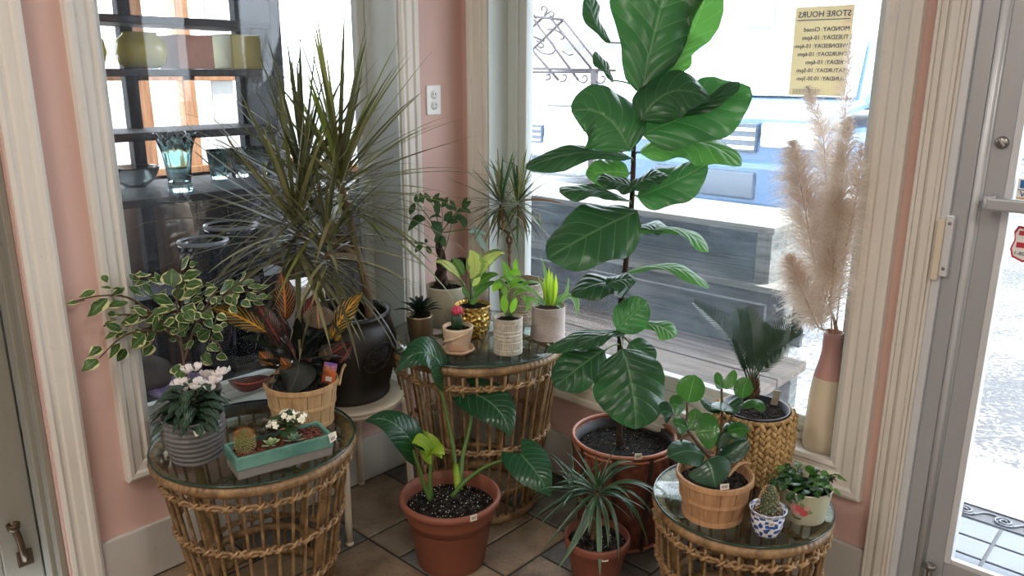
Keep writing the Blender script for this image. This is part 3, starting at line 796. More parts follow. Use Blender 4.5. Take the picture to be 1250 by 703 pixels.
# ================================================================ the porch behind window 1
PW = woodm('porch_boards', '#2a2724', '#4c453d', (1, 1, .08), 40, .8)
struct('ground_porch', bx(-2.5, -T, -2.6, .30, -.25, -.03), PW)
struct('roof_porch', bx(-2.6, -T, -2.7, .25, 2.62, 2.75), PW)
struct('wall_porch', bx(-2.5, -T, -2.72, -2.6, -.05, 2.62), PW)
t = thing('porch_wall', 'dark boarded wall of the porch under its pine framed openings', 'wall', (-2.3, -1.0, -.03))
n = 0
for i in range(16):
    a = -2.6 + i * .2
    part('board', bx(-2.32, -2.29, a + .003, a + .197, -.03, .93), PW, t, False, .003)
part('cap_rail', bx(-2.36, -2.25, -2.6, .62, .93, .97), STUD, t, False, .003)
for a in (-2.55, -1.75, -1.20, -.62, -.28, -.02, .50):
    part('stud', bx(-2.34, -2.26, a, a + .075, .97, 2.62), STUD, t, False, .003)
for i in range(10):
    a = -2.3 + i * .205
    part('end_board', bx(a, a + .2, .225, .25, -.03, 1.02), PW, t, False, .003)
part('end_rail', bx(-2.3, -.25, .22, .27, 1.02, 1.05), STUD, t, False, .003)
part('cross_rail', bx(-2.34, -2.26, -2.6, .575, 1.45, 1.50), STUD, t, False, .003)
part('white_post', bx(-2.36, -2.28, .16, .30, .97, 2.62), WHITE2, t, False, .003)
part('white_post', bx(-2.36, -2.28, -1.0, -.86, .97, 2.62), WHITE2, t, False, .003)

# shelving unit standing in the porch
t = thing('shelf_unit', 'dark wooden shelf unit standing in the porch behind the glass', 'shelf', (-1.0, -.6, -.03))
SZ = (1.055, 1.275, 1.510, 1.700, 1.93)
for z in SZ: part('shelf', bx(-1.16, -.84 if z > 1.1 else -.64, -1.42, -.27, z - .028, z), DARKWOOD, t, False, .004)
for (x, y) in ((-.86, -.30), (-1.14, -.30), (-.86, -1.42), (-1.14, -1.42), (-1.14, -.80)):
    part('post', bx(x - .025, x + .025, y, y + .05, -.03, 2.1), DARKWOOD, t, False, .003)
part('side_panel', bx(-1.14, -.86, -.285, -.270, 1.055, 1.93), DARKWOOD, t, False)
part('front_rail', bx(-.858, -.842, -1.40, -.27, 1.245, 1.275), DARKWOOD, t, False)
part('shelf', bx(-1.16, -.84, -1.42, -.27, .60, .63), DARKWOOD, t, False)

# things on the shelves
YG = Mat('yellow_green_glaze', .15); YG.base(YG.mix(YG.noise(4, 2, .5), '#a9a21c', '#c6bd3a')); YG = YG.m
PALEG = plain('pale_green_glaze', '#b9bb6e', .35, nz=.08, ns=6)
PINKP = plain('pink_clay', '#c79d8c', .7, nz=.15, ns=14)
vase = [(.055, 0), (.085, .015), (.098, .06), (.090, .105), (.062, .128), (.064, .136), (.056, .136), (.054, .126), (.08, .10), (.085, .06), (.06, .02), (0, .015)]
solo('round_pot', lathe(G(), vase, (-1.0, -.775, 1.511), 36), YG, 'glossy yellow-green round pot on the porch shelf beside the window edge', 'pot', (-1.0, -.775, 1.511))
solo('round_pot', lathe(G(), vase, (-1.02, -1.00, 1.511), 36), YG, 'yellow-green round pot mostly hidden by the window casing', 'pot', (-1.02, -1.00, 1.511))
def trough(name, label, x0, x1, y0, y1, z, h, mat):
    g = G()
    o = [(x0, y0), (x1, y0), (x1, y1), (x0, y1)]; i_ = [(x0 + .012, y0 + .012), (x1 - .012, y0 + .012), (x1 - .012, y1 - .012), (x0 + .012, y1 - .012)]
    vs = [(a, b, z) for a, b in o] + [(a, b, z + h) for a, b in o] + [(a, b, z + h) for a, b in i_] + [(a, b, z + .02) for a, b in i_]
    fs = [(3, 2, 1, 0)] + [(k, (k + 1) % 4, 4 + (k + 1) % 4, 4 + k) for k in range(4)] + [(4 + k, 4 + (k + 1) % 4, 8 + (k + 1) % 4, 8 + k) for k in range(4)] + [(8 + k, 8 + (k + 1) % 4, 12 + (k + 1) % 4, 12 + k) for k in range(4)] + [(12, 13, 14, 15)]
    g.add(vs, fs); return solo(name, g, mat, label, 'planter', ((x0 + x1) / 2, (y0 + y1) / 2, z), smooth_=False, bevel=.004)
trough('planter_box', 'pinkish clay planter box on the porch shelf', -1.10, -.92, -.665, -.515, 1.511, .13, PINKP)
trough('planter_box', 'pale yellow-green square planter box on the porch shelf', -1.10, -.92, -.435, -.30, 1.511, .14, PALEG)
AQUA = Mat('aqua_glass', .05, .6); AQUA.base('#cdf0f0'); AQUA.set('Transmission Weight', 1.0); AQUA.set('IOR', 1.45); AQUA = AQUA.m
CLEARG = Mat('clear_glass', .05, .6); CLEARG.base('#eef8f8'); CLEARG.set('Transmission Weight', 1.0); CLEARG.set('IOR', 1.45); CLEARG = CLEARG.m
def flute(amp, k): return lambda a, r, z: (r * (1 + amp * math.sin(k * a)), z)
def ruff(amp, k, z0): return lambda a, r, z: (r * (1 + amp * math.sin(k * a) * max(0, z - z0) / .05), z + (amp * .12 * math.sin(k * a) if z > z0 else 0))
tv = (-0.745, -0.7934, 1.107); tvk = .90
solo('tall_vase', lathe(G(), [(r * tvk, z * tvk) for r, z in [(.0, 0), (.050, 0), (.052, .012), (.046, .04), (.052, .10), (.060, .16), (.078, .225), (.082, .235), (.074, .233), (.054, .16), (.046, .10), (.040, .04), (0, .02)]], (tv[0], tv[1], 1.056), 48, fn=ruff(.10, 9, .16)), AQUA, 'tall aqua glass vase with ruffled rim on the porch shelf', 'vase', (tv[0], tv[1], 1.056))
for k, (yy, s, ll) in enumerate(((-.510, .86, 'low fluted aqua glass vase next to the tall ruffled vase'), (-.412, .88, 'low fluted clear glass vase in the middle of the shelf'), (-.322, .84, 'low fluted glass vase at the post end of the shelf'))):
    solo('low_vase', lathe(G(), [(0, 0), (.036 * s, 0), (.040 * s, .01), (.044 * s, .06), (.050 * s, .115), (.054 * s, .125), (.048 * s, .123), (.040 * s, .06), (.034 * s, .015), (0, .012)], (-.98, yy, 1.056), 60, fn=flute(.07, 10)), AQUA if k == 0 else CLEARG, ll, 'vase', (-.98, yy, 1.056), 'low fluted vases on the porch shelf')
solo('glass_bowl', lathe(G(), [(0, 0), (.04, 0), (.075, .03), (.095, .075), (.097, .08), (.090, .076), (.070, .034), (.036, .008), (0, .006)], (-.99, -.86, 1.056), 40), CLEARG, 'shallow clear glass bowl on the porch shelf next to the aqua vase', 'bowl', (-.99, -.86, 1.056))
BLUEBLK = plain('dark_blue_glaze', '#10161e', .12, .6)
bigpot = [(.10, 0), (.13, .02), (.165, .18), (.155, .30), (.135, .36), (.15, .38), (.152, .395), (.125, .395), (.125, .37), (.14, .30), (.13, .1), (0, .06)]
solo('glazed_pot', lathe(G(), [(r * .70, z * 1.44) for r, z in bigpot], (-.70, -.625, .336), 40), BLUEBLK, 'dark blue glazed pot with a pale rim, taller of two in the porch', 'pot', (-.70, -.625, .336))
solo('glazed_pot', lathe(G(), [(r * .60, z * 1.40) for r, z in bigpot], (-.56, -.815, .336), 40), BLUEBLK, 'dark blue glazed pot with a pale rim, lower of two in the porch', 'pot', (-.56, -.815, .336))
for (x, y, z, r) in ((-.70, -.625, .336 + .395 * 1.44, .70), (-.56, -.815, .336 + .395 * 1.40, .60)):
    pr = [o for o in COL.objects if o.name.startswith('glazed_pot') and abs(o.location.x - x) < .01][0]
    g = G(); tube(g, [(x + .143 * r * math.cos(2 * PI * i / 48), y + .143 * r * math.sin(2 * PI * i / 48), z) for i in range(48)], .008, 8, True); part('rim', g, plain('pale_glaze_rim', '#8d949c', .2), pr)
t = thing('plank_table', 'low dark plank table in the porch carrying the blue pots', 'table', (-.62, -.75, -.03))
part('tabletop', bx(-.84, -.33, -1.25, -.34, .305, .335), PW, t, False, .004)
for x in (-.82, -.42):
    for y in (-1.22, -.40): part('leg', bx(x, x + .05, y, y + .05, -.03, .305), PW, t, False)
STONE = plain('brown_stone', '#4a4034', .85, nz=.35, ns=9, bump=.6)
for (x, y, z, r, l) in ((-.60, -1.12, .425, .13, 'brown stone on the porch table beside the window edge'), (-.50, -1.19, .38, .06, 'smaller brown stone on the porch table next to the blue pot')):
    rs = random.Random(int(r * 999)); ph = [rs.uniform(0, 6) for _ in range(4)]
    solo('stone', ball(G(), (x, y, z), r, 16, 10, (1.2, 1, .62), lambda a, th: 1 + .12 * math.sin(3 * a + ph[0]) * math.sin(th) + .08 * math.sin(5 * a + ph[1]) + .07 * math.sin(4 * th + ph[2])), STONE, l, 'stone', (x, y, z))
LAV = plain('lavender_plastic', '#9f8fc0', .5)
solo('lavender_bowl', lathe(G(), [(0, 0), (.05, 0), (.085, .035), (.10, .06), (.122, .064), (.122, .070), (.092, .068), (.075, .035), (0, .012)], (-.43, -1.00, .336), 40), LAV, 'lavender wide-rimmed bowl on the porch table behind the cyclamen', 'bowl', (-.43, -1.00, .336))
solo('white_carton', bx(-.60, -.46, -.48, -.36, .337, .66), WHITEPL, 'white carton on the porch table behind the croton', 'box', (-.53, -.42, .337), smooth_=False, bevel=.003)
BARREL = woodm('barrel_staves', '#4b3b2c', '#7a624a', (1, 1, .08), 40, .7)
solo('wooden_barrel', lathe(G(), [(.13, 0), (.155, .15), (.165, .3), (.155, .45), (.13, .6), (.12, .6), (.12, .58), (0, .58)], (-1.40, -.62, .40), 24), BARREL, 'brown wooden barrel at the back of the porch below the shelf', 'barrel', (-1.40, -.62, .40))
solo('crate', bx(-1.58, -1.22, -.82, -.44, -.03, .40), BARREL, 'brown wooden crate under the barrel in the porch', 'crate', (-1.4, -.62, -.03), smooth_=False, bevel=.005)

# ================================================================ furniture
def ring_pts(cx, cy, z, R, n, fr=None, fz=None):
    return [(cx + (R + (fr(2 * PI * i / n) if fr else 0)) * math.cos(2 * PI * i / n), cy + (R + (fr(2 * PI * i / n) if fr else 0)) * math.sin(2 * PI * i / n), z + (fz(2 * PI * i / n) if fz else 0)) for i in range(n)]

def rattan_table(label, cx, cy, h, R, Rb, nc, hoops, bow=0.0):
    t = thing('rattan_table', label, 'table', (cx, cy, 0), 'round rattan tables with glass tops')
    part('glass_top', lathe(G(), [(0, h - .006), (R - .002, h - .006), (R, h - .004), (R, h - .0015), (R - .0015, h), (0, h)], (cx, cy, 0), 72), TOPGLASS, t)
    g = G(); tube(g, ring_pts(cx, cy, h - .003, R + .0005, 96), .0030, 6, True); part('glass_edge', g, GLASSEDGE, t)
    def wrapped(name, z, r, tr, nw):
        n = nw * 4; g = G()
        P = ring_pts(cx, cy, z, r, n); rr = [tr * (1 + .07 * (1, .35, -1, .35)[i % 4]) for i in range(n)]
        tube(g, P, rr, 10, True); return part(name, g, RATTAN, t)
    wrapped('rim', h - .024, R - .012, .0165, int(R * 330))
    wrapped('base_ring', .018, Rb, .016, int(Rb * 330))
    wrapped('inner_ring', .105, Rb - .005, .012, int(Rb * 330))
    def rad(z): s = 1 - z / h; return (R - .010) * (1 - s) + Rb * s + bow * 4 * s * (1 - s)
    zs = [h - .03 - (h - .05) * i / 9 for i in range(10)]
    g = G(); tube(g, [(cx + rad(z), cy, z) for z in zs], .0044, 7)
    first = part('cane', g, RATTAN, t)
    for k in range(1, nc):
        o = first.copy(); COL.objects.link(o); o.rotation_euler = (0, 0, 2 * PI * k / nc)
    g = G(); P = [(cx + rad(z) - .022, cy, z) for z in zs]; n = 60
    P = [Vector(P[0]).lerp(Vector(P[-1]), i / n) for i in range(n + 1)]
    tube(g, P, [.0125 * (1 + .10 * (-1) ** i) for i in range(n + 1)], 8)
    leg = part('leg', g, RATTAN, t); leg.rotation_euler = (0, 0, .35)
    for k in range(1, 4):
        o = leg.copy(); COL.objects.link(o); o.rotation_euler = (0, 0, .35 + PI / 2 * k)
    bd = G()
    for z in hoops:
        r = rad(z); g = G(); m = nc * 8
        for ph in (0, PI):
            tube(g, ring_pts(cx, cy, z, r, m, lambda a: .0065 * math.cos(nc * a / 2 + ph), lambda a: .0045 * math.sin(nc * a + ph)), .0050, 6, True)
        tube(g, ring_pts(cx, cy, z - .006, r + .002, m, lambda a: .004 * math.sin(nc * a), None), .0045, 6, True)
        part('hoop', g, RATTAN, t)
        for k in range(nc):
            a = 2 * PI * k / nc; c = Vector((cx + (r + .001) * math.cos(a), cy + (r + .001) * math.sin(a), z - .002))
            tg = Vector((-math.sin(a), math.cos(a), 0)); ou = Vector((math.cos(a), math.sin(a), 0))
            for s in (-1, 1):
                tube(bd, [c + tg * (s * .010 * math.cos(q)) * 1.0 + ou * (.0095 * math.sin(q)) + Vector((0, 0, s * .009 * math.cos(q))) for q in [PI * i / 5 for i in range(6)]], .0036, 5)
            ball(bd, c + ou * .004, .0085, 7, 4, (1, 1, .8))
    part('binding', bd, RATBIND, t, stuff=True)
    return t
T1 = (0.328, -1.149, 0.500, 0.277); T2 = (0.398, -0.328, 0.620, 0.306); T3 = (1.405, -0.312, 0.380, 0.236)
rattan_table('large round rattan table carrying the cyclamen, the green dish and the croton', T1[0], T1[1], T1[2], T1[3], .185, 38, (.425, .275, .13))
rattan_table('tall round rattan table in the corner carrying seven small plants', T2[0], T2[1], T2[2], T2[3], .205, 40, (.535, .295))
rattan_table('small low rattan table by the door, carrying the peperomia and three more plants', T3[0], T3[1], T3[2], T3[3], .165, 34, (.315, .20, .09), .02)

# cream metal stool
scx, scy = 0.166, -0.706
t = thing('plant_stool', 'round cream painted metal stool under the big black pot', 'stool', (scx, scy, 0))
part('seat', lathe(G(), [(0, .437), (.165, .437), (.180, .441), (.184, .449), (.180, .455), (.16, .456), (0, .455)], (scx, scy, 0), 56), CREAMMETAL, t)
part('seat_rim', lathe(G(), [(.155, .425), (.172, .425), (.172, .440), (.155, .440)], (scx, scy, 0), 48), CREAMMETAL, t)
for k in range(4):
    a = math.atan2(-.135, .147) + k * PI / 2
    d = Vector((math.cos(a), math.sin(a), 0)); c = Vector((scx, scy, 0))
    P = [c + d * .10 + Vector((0, 0, .428)), c + d * .155 + Vector((0, 0, .428)), c + d * .178 + Vector((0, 0, .418)), c + d * .184 + Vector((0, 0, .39)), c + d * .20 + Vector((0, 0, .008))]
    g = G(); tube(g, smooth(P, 5), .0115, 10); l = part('leg', g, CREAMMETAL, t)
    part('foot', lathe(G(), [(0, 0), (.013, 0), (.013, .012), (0, .014)], c + d * .2005, 12), CREAMMETAL, l)

# ================================================================ plant helpers
def pot(t, prof, c, mat, n=48, name='pot', fn=None, M=None):
    return part(name, lathe(G(), prof, c, n, True, M, fn), mat, t)

CHIPS = plain('bark_chips', '#2a241f', .85, nz=.6, ns=70)
def soil(t, c, r, z, seed=1, perl=0, dome=.006, mat=None, name='soil'):
    rs = random.Random(seed); g = G(); vs = []; fs = []; nr, na = 8, 28
    for i in range(nr + 1):
        for j in range(na):
            a = 2 * PI * j / na; q = r * i / nr
            vs.append((c[0] + q * math.cos(a), c[1] + q * math.sin(a), z + dome * (1 - (i / nr) ** 2) + (rs.uniform(-.003, .003) if i < nr else -.002)))
    for i in range(nr):
        for j in range(na): fs.append((i * na + j, (i + 1) * na + j, (i + 1) * na + (j + 1) % na, i * na + (j + 1) % na))
    g.add(vs, fs); s = part(name, g, mat or SOIL, t)
    if r > .08 and not mat:
        g = G()
        for _ in range(420):
            a = rs.uniform(0, 2 * PI); q = r * .96 * math.sqrt(rs.random()); ball(g, (c[0] + q * math.cos(a), c[1] + q * math.sin(a), z + dome * (1 - (q / r) ** 2)), rs.uniform(.0025, .0055), 5, 3, (1.3, .9, .8))
        part('bark_chips', g, CHIPS, s, stuff=True)
    if perl:
        g = G()
        for _ in range(perl):
            a = rs.uniform(0, 2 * PI); q = r * .95 * math.sqrt(rs.random()); ball(g, (c[0] + q * math.cos(a), c[1] + q * math.sin(a), z + dome * (1 - (q / r) ** 2) + .001), rs.uniform(.0010, .0024), 5, 3)
        part('perlite', g, PERL, s, stuff=True)
    return s

def tag(t, p, nrm, w=.024, h=.018, tilt=0.0, parent=None):
    p = Vector(p); n = Vector(nrm).normalized(); z = Vector((0, 0, 1)); x = z.cross(n).normalized(); y = n.cross(x)
    x, y = x * math.cos(tilt) + y * math.sin(tilt), y * math.cos(tilt) - x * math.sin(tilt)
    M = Matrix(((x.x, y.x, n.x, p.x), (x.y, y.y, n.y, p.y), (x.z, y.z, n.z, p.z), (0, 0, 0, 1)))
    o = part('price_tag', bx(-w / 2, w / 2, -h / 2, h / 2, 0, .0012, M), TAGM, t, False)
    g = G()
    for k in range(4): box(g, -w * .30 + k * w * .17, -w * .30 + k * w * .17 + w * .06, -h * .22, h * .22, .0011, .0016, M); box(g, -w * .30 + k * w * .17, -w * .30 + k * w * .17 + w * .12, h * (.1 if k % 2 else -.15), h * (.17 if k % 2 else -.08), .0011, .0016, M)
    part('price_ink', g, INK, o, False)

def leaves(t, L, mat, shape='oval', fold=.12, wave=0, wf=3, curl=0, rows=8, half=2, seed=0, name='leaf', label=None, clampf=clampw):
    for i, (b, m, tp, w, n) in enumerate(L):
        part(name, leaf(G(), b, m, tp, w, n, shape, fold, wave, wf, curl, rows, half, seed + i, clampf), mat[i % len(mat)] if isinstance(mat, list) else mat, t, label=label)

def stems(t, L, r, mat, name='stem', n=7):
    for P in L:
        S_ = smooth(P, 5); k = len(S_) - 1
        r0, r1 = r if isinstance(r, tuple) else (r, r * .6)
        g = G(); tube(g, S_, [r0 + (r1 - r0) * i / k for i in range(k + 1)], n); part(name, g, mat, t)

def basket(t, c, R, Rb, h, n=15, mat=None):
    mat = mat or SPLINT; cx, cy, z = c; rs = random.Random(int(R * 1e5))
    for k in range(n):
        a0 = 2 * PI * (k + .02) / n; a1 = 2 * PI * (k + .98) / n; g = G(); vs = []; m = 4; off = (.0012 if k % 2 else 0) + rs.uniform(0, .0006)
        for zz, r in ((z + .004, Rb), (z + h * .5, (R + Rb) / 2 + .001), (z + h - rs.uniform(0, .003), R)):
            for i in range(m + 1):
                a = a0 + (a1 - a0) * i / m
                for q in (off, off - .003): vs.append((cx + (r + q) * math.cos(a), cy + (r + q) * math.sin(a), zz))
        fs = []; W = (m + 1) * 2
        for rw in range(2):
            for i in range(m):
                b = rw * W + i * 2; fs += [(b, b + 2, b + W + 2, b + W), (b + 1, b + W + 1, b + W + 3, b + 3)]
            fs += [(rw * W, rw * W + W, rw * W + W + 1, rw * W + 1), (rw * W + 2 * m, rw * W + 2 * m + 1, rw * W + W + 2 * m + 1, rw * W + W + 2 * m)]
        fs += [tuple((2 * W + 2 * i, 2 * W + 2 * i + 2, 2 * W + 2 * i + 3, 2 * W + 2 * i + 1)) for i in range(m)]
        part('splint', G().add(vs, fs), mat, t, False)
    def hoop(zf, hh, th, rr=0):
        r = Rb + (R - Rb) * zf + rr; zz = z + h * zf; part('hoop', lathe(G(), [(r - .0015, zz - hh / 2), (r + th, zz - hh / 2), (r + th, zz + hh / 2), (r - .0015, zz + hh / 2), (r - .0015, zz - hh / 2)], (cx, cy, 0), 56, False), mat, t, False, .0008)
    hoop(.95, .014, .0042); hoop(.52, .010, .0036); hoop(.06, .013, .0036); hoop(.95, .012, .0, -.0035)
    part('base', lathe(G(), [(0, z), (Rb - .001, z), (Rb - .001, z + .006), (0, z + .006)], (cx, cy, 0), 40), mat, t, False)
def rope_handle(t, p0, p1, rise, mat):
    a, b = Vector(p0), Vector(p1); g = G()
    P = [a.lerp(b, s / 24) + Vector((0, 0, rise * math.sin(PI * s / 24))) for s in range(25)]
    tube(g, P, [.0042 * (1 + .22 * (-1) ** i) for i in range(25)], 7); part('handle', g, mat, t)

FIGL = [leaf_mat('fig_leaf_a', '#1c3a28', '#2f573b', '#5c8058', 6, .028, .9, .30, .28, tint='#467f3f', bump=1.0, midw=.016), leaf_mat('fig_leaf_b', '#21452d', '#386243', '#668a5e', 6, .028, .9, .28, .32, tint='#4c8a42', bump=1.0, midw=.016)]
FIGUNDER = leaf_mat('fig_leaf_fresh', '#2d5f33', '#487f40', '#8fb07a', 6, .028, .9, .33, .42, tint='#66a848', bump=.8, midw=.016)
PHIL = leaf_mat('philodendron_leaf', '#173a24', '#28543a', '#517c52', 9, .03, .9, .25, .2, tint='#3d8a30', bump=.5, midw=.018)
LIME = leaf_mat('lime_leaf', '#6f9a1e', '#a3c23a', '#d0de7a', 8, .03, .9, .35, .35, tint='#b0dd33', bump=.4, midw=.02)
PEPL = leaf_mat('peperomia_leaf', '#244f28', '#3a7034', '#5f9450', 6, .0, .8, .22, .22, tint='#58a02c', bump=.15, midw=.02)
PEPD = leaf_mat('peperomia_dark_leaf', '#1c3c2a', '#2c5438', '#4d7a56', 6, .0, .8, .25, .12, bump=.15, midw=.02)
VARI = leaf_mat('variegated_leaf', '#2c4a24', '#4c6b36', '#6c8a4c', 9, .0, .8, .42, .22, edge='#cfcf98', ew=.20, bump=.2)
CROTY = leaf_mat('croton_yellow_leaf', '#162010', '#2c3a17', '#dca02a', 9, .11, 1.2, .28, .12, bump=.6, midw=.045)
CROTO = leaf_mat('croton_orange_leaf', '#1b120c', '#332312', '#cf7f30', 10, .10, 1.2, .28, .12, bump=.6, midw=.045)
CROTR = leaf_mat('croton_red_leaf', '#150d0c', '#261613', '#a8483a', 10, .07, 1.2, .28, .12, bump=.6, midw=.04)
CROTD = leaf_mat('croton_dark_leaf', '#080b08', '#131a11', '#273020', 10, .03, 1.2, .5, .08, spec=.25, bump=.12, midw=.02)
CROTM = leaf_mat('croton_mauve_leaf', '#4d4a3a', '#6a5f4d', '#b98a6c', 12, .06, 1.2, .35, .2, bump=.6, midw=.03)
DIEF = leaf_mat('dieffenbachia_leaf', '#e8ec9e', '#d0df74', '#a4c455', 10, .04, 1.1, .4, .4, edge='#356b2c', ew=.30, tint='#c2e070', bump=.3, midw=.02)
DIED = leaf_mat('dieffenbachia_green_leaf', '#2c5a2a', '#49803a', '#9dbb60', 8, .04, 1.1, .4, .3, tint='#6ab030', bump=.3, midw=.03)
MONEY = leaf_mat('money_tree_leaf', '#1f3b26', '#365a3a', '#5a7d56', 8, .03, .9, .4, .3, tint='#4c8a3a', bump=.3, midw=.02)
PALEL = leaf_mat('pale_leaf', '#7da39a', '#a7c7c0', '#c6ded8', 8, .0, .9, .4, .4, tint='#a8d8c8', bump=.2)
ARROW = leaf_mat('arrowhead_leaf', '#4f8a3c', '#7fb04e', '#a9cc7a', 7, .03, .9, .4, .4, tint='#8fd040', bump=.3, midw=.02)
ARROWB = leaf_mat('bright_leaf', '#68b428', '#97d83e', '#bfe66c', 7, .03, .9, .4, .45, tint='#a0e838', bump=.2, midw=.02)
SPID = leaf_mat('striped_leaf', '#4b7d52', '#74a06e', '#a8c79a', 0, .0, .9, .4, .35, midc='#b9cfa0', streak=2, tint='#9ad070', bump=0)
SPIDY = leaf_mat('yellow_striped_leaf', '#c8df4a', '#a8d02e', '#dcea7a', 0, .0, .9, .4, .45, midc='#3e7d34', streak=2, tint='#d0f040', bump=0)
DRAC = [leaf_mat('dracaena_blade_' + k, a, b, None, 0, 0, .9, .36, .2, midc=c, streak=2, tint=tn, bump=0) for k, a, b, c, tn in (('olive', '#3b4530', '#5f6847', '#75584a', '#8a9848'), ('dark', '#2b3529', '#46523d', '#644a40', '#6d7a40'), ('green', '#4c6633', '#768c46', '#826044', '#aac452'), ('pale', '#6c7254', '#9a9c70', '#8a6c54', '#babb68'))]
DRACS = [leaf_mat('small_dracaena_blade_' + k, a, b, None, 0, 0, .9, .34, .15, midc=c, streak=2, tint=tn, bump=0) for k, a, b, c, tn in (('a', '#1e3327', '#33523c', '#3f6347', '#4a7a34'), ('b', '#263f2c', '#46684a', '#557a55', '#5a8a3a'))]
BROWNB = leaf_mat('dry_blade', '#8a5a3a', '#b07a4c', None, 0, 0, .9, .6, .2, midc='#7a4a30', streak=2, bump=0)

# ================================================================ plants on the large rattan table
# ---- cyclamen
c = (0.3151, -1.3146, 0.5); cx, cy, z0 = c
t = thing('cyclamen', 'white cyclamen in a grey ribbed pot on the large rattan table', 'plant', c)
GREYP = plain('grey_ribbed_clay', '#6b6a6b', .55, .4, nz=.18, ns=30)
prof = []
for i in range(41):
    s = i / 40; r = .064 + .019 * min(1, s * 1.6) - .003 * s + .0022 * math.sin(s * 2 * PI * 8.5)
    prof.append((r, z0 + .124 * s))
prof = [(0, z0), (.06, z0)] + prof + [(.076, z0 + .124), (.074, z0 + .10), (0, z0 + .10)]
pot(t, prof, (cx, cy, 0), GREYP, 96, fn=lambda a, r, z: (r * (1 + .006 * math.sin(17 * a + 40 * math.sin(z * 220))), z + .0015 * math.sin(3 * a)))
soil(t, c, .073, z0 + .108, 3)
tag(t, (0.4005, -1.3394, 0.6061), (0.9605, -0.2784, 0), .026, .018, .25)
CYL = leaf_mat('cyclamen_leaf', '#16281c', '#243c28', '#52705a', 5, .08, 1.3, .4, .1, bump=.6, midw=.02)
rs = random.Random(11)
for i in range(64):
    a = rs.uniform(0, 2 * PI); s_ = math.sqrt(rs.random()); q = .030 + .062 * s_; zz = z0 + .185 - .055 * s_ ** 2 + rs.uniform(-.03, .012)
    b = Vector((cx + .45 * q * math.cos(a), cy + .45 * q * math.sin(a), zz + .004)); tp = Vector((cx + (q + .026) * math.cos(a), cy + (q + .026) * math.sin(a), zz - .008 - .022 * s_ * rs.random()))
    m = (b + tp) / 2 + Vector((0, 0, .014)); n = Vector((math.cos(a) * .5, math.sin(a) * .5, 1)) + Vector((rs.uniform(-.4, .4), rs.uniform(-.4, .4), 0))
    part('leaf', leaf(G(), b, m, tp, rs.uniform(.036, .050), n, 'heart', .1, .07, 2.5, .2, 8, 2, i, clampw), CYL, t)
PET = Mat('white_petal', .5); u, v = PET.uv(); PET.base(PET.mix(v.step(0, .35), '#ecd3d6', '#fbf5f2')); PET.translucent(.3); PET = PET.m
FL = [(0.2575, -1.2891, 0.7134), (0.2911, -1.2813, 0.7271), (0.2435, -1.3161, 0.6749), (0.2934, -1.3262, 0.6756), (0.2878, -1.2525, 0.6992), (0.3213, -1.2343, 0.703), (0.3131, -1.2132, 0.7042), (0.3363, -1.2664, 0.693), (0.3556, -1.2793, 0.686), (0.3298, -1.3023, 0.688), (0.2922, -1.2951, 0.6869), (0.3267, -1.2887, 0.6946), (0.3373, -1.2504, 0.6956), (0.2395, -1.2913, 0.6759)]
for i, p in enumerate(FL):
    p = Vector(p); g = G(); tube(g, smooth([(cx + (p.x - cx) * .3, cy + (p.y - cy) * .3, z0 + .12), (cx + (p.x - cx) * .8, cy + (p.y - cy) * .8, p.z - .02), tuple(p)], 5), .0014, 5)
    f = part('flower', g, BROWNSTEM, t)
    for k in range(5):
        a = 2 * PI * k / 5 + rs.uniform(-.3, .3); d = Vector((math.cos(a) * .65, math.sin(a) * .65, 1)).normalized() * rs.uniform(.022, .030)
        part('petal', leaf(G(), p, p + d * .5 + Vector((math.cos(a), math.sin(a), 0)) * .006, p + d, .019, Vector((-math.cos(a), -math.sin(a), .8)), 'obovate', .1, .06, 2, .1, 6, 2, i * 7 + k, None), PET, f)

# ---- variegated fig
fp = (0.172, -1.228, 0.50)
t = thing('variegated_fig', 'variegated weeping fig with cream-edged leaves behind the cyclamen', 'plant', fp)
DKPOT = plain('dark_grey_pot', '#4d4c4b', .5, nz=.1, ns=20)
pot(t, [(0, .50), (.048, .50), (.052, .51), (.062, .615), (.066, .618), (.066, .628), (.060, .628), (.058, .605), (0, .60)], (fp[0], fp[1], 0), DKPOT, 40)
soil(t, fp, .057, .608, 4)
d0 = 2.2704
stems(t, [[(0.1436, -1.2473, 0.6386), (0.1319, -1.241, 0.6848), (0.1146, -1.2357, 0.7426), (0.0938, -1.2442, 0.7715), (0.0629, -1.2793, 0.7918)], [(0.1194, -1.2355, 0.7311), (0.094, -1.227, 0.8178), (0.0757, -1.212, 0.9045), (0.0771, -1.1873, 0.9682)], [(0.129, -1.2352, 0.708), (0.1324, -1.2023, 0.789), (0.1448, -1.1717, 0.8412), (0.1616, -1.1371, 0.8933), (0.2053, -1.0706, 0.8883), (0.2453, -1.0338, 0.8884)], [(0.0965, -1.2428, 0.7686), (0.0651, -1.2862, 0.8437), (0.0655, -1.3487, 0.9027), (0.0678, -1.424, 0.9215), (0.0635, -1.4858, 0.9174)], [(0.0674, -1.2643, 0.7829), (0.0623, -1.3197, 0.7982), (0.0628, -1.378, 0.7911), (0.0608, -1.4379, 0.7483)], [(0.1346, -1.2045, 0.7774), (0.1588, -1.1865, 0.766), (0.1874, -1.1644, 0.7545), (0.207, -1.1591, 0.7199)], [(0.0695, -1.2713, 0.8351), (0.0656, -1.3269, 0.8467), (0.0663, -1.4033, 0.8669)]], (.0045, .0014), BROWNSTEM, 'branch')
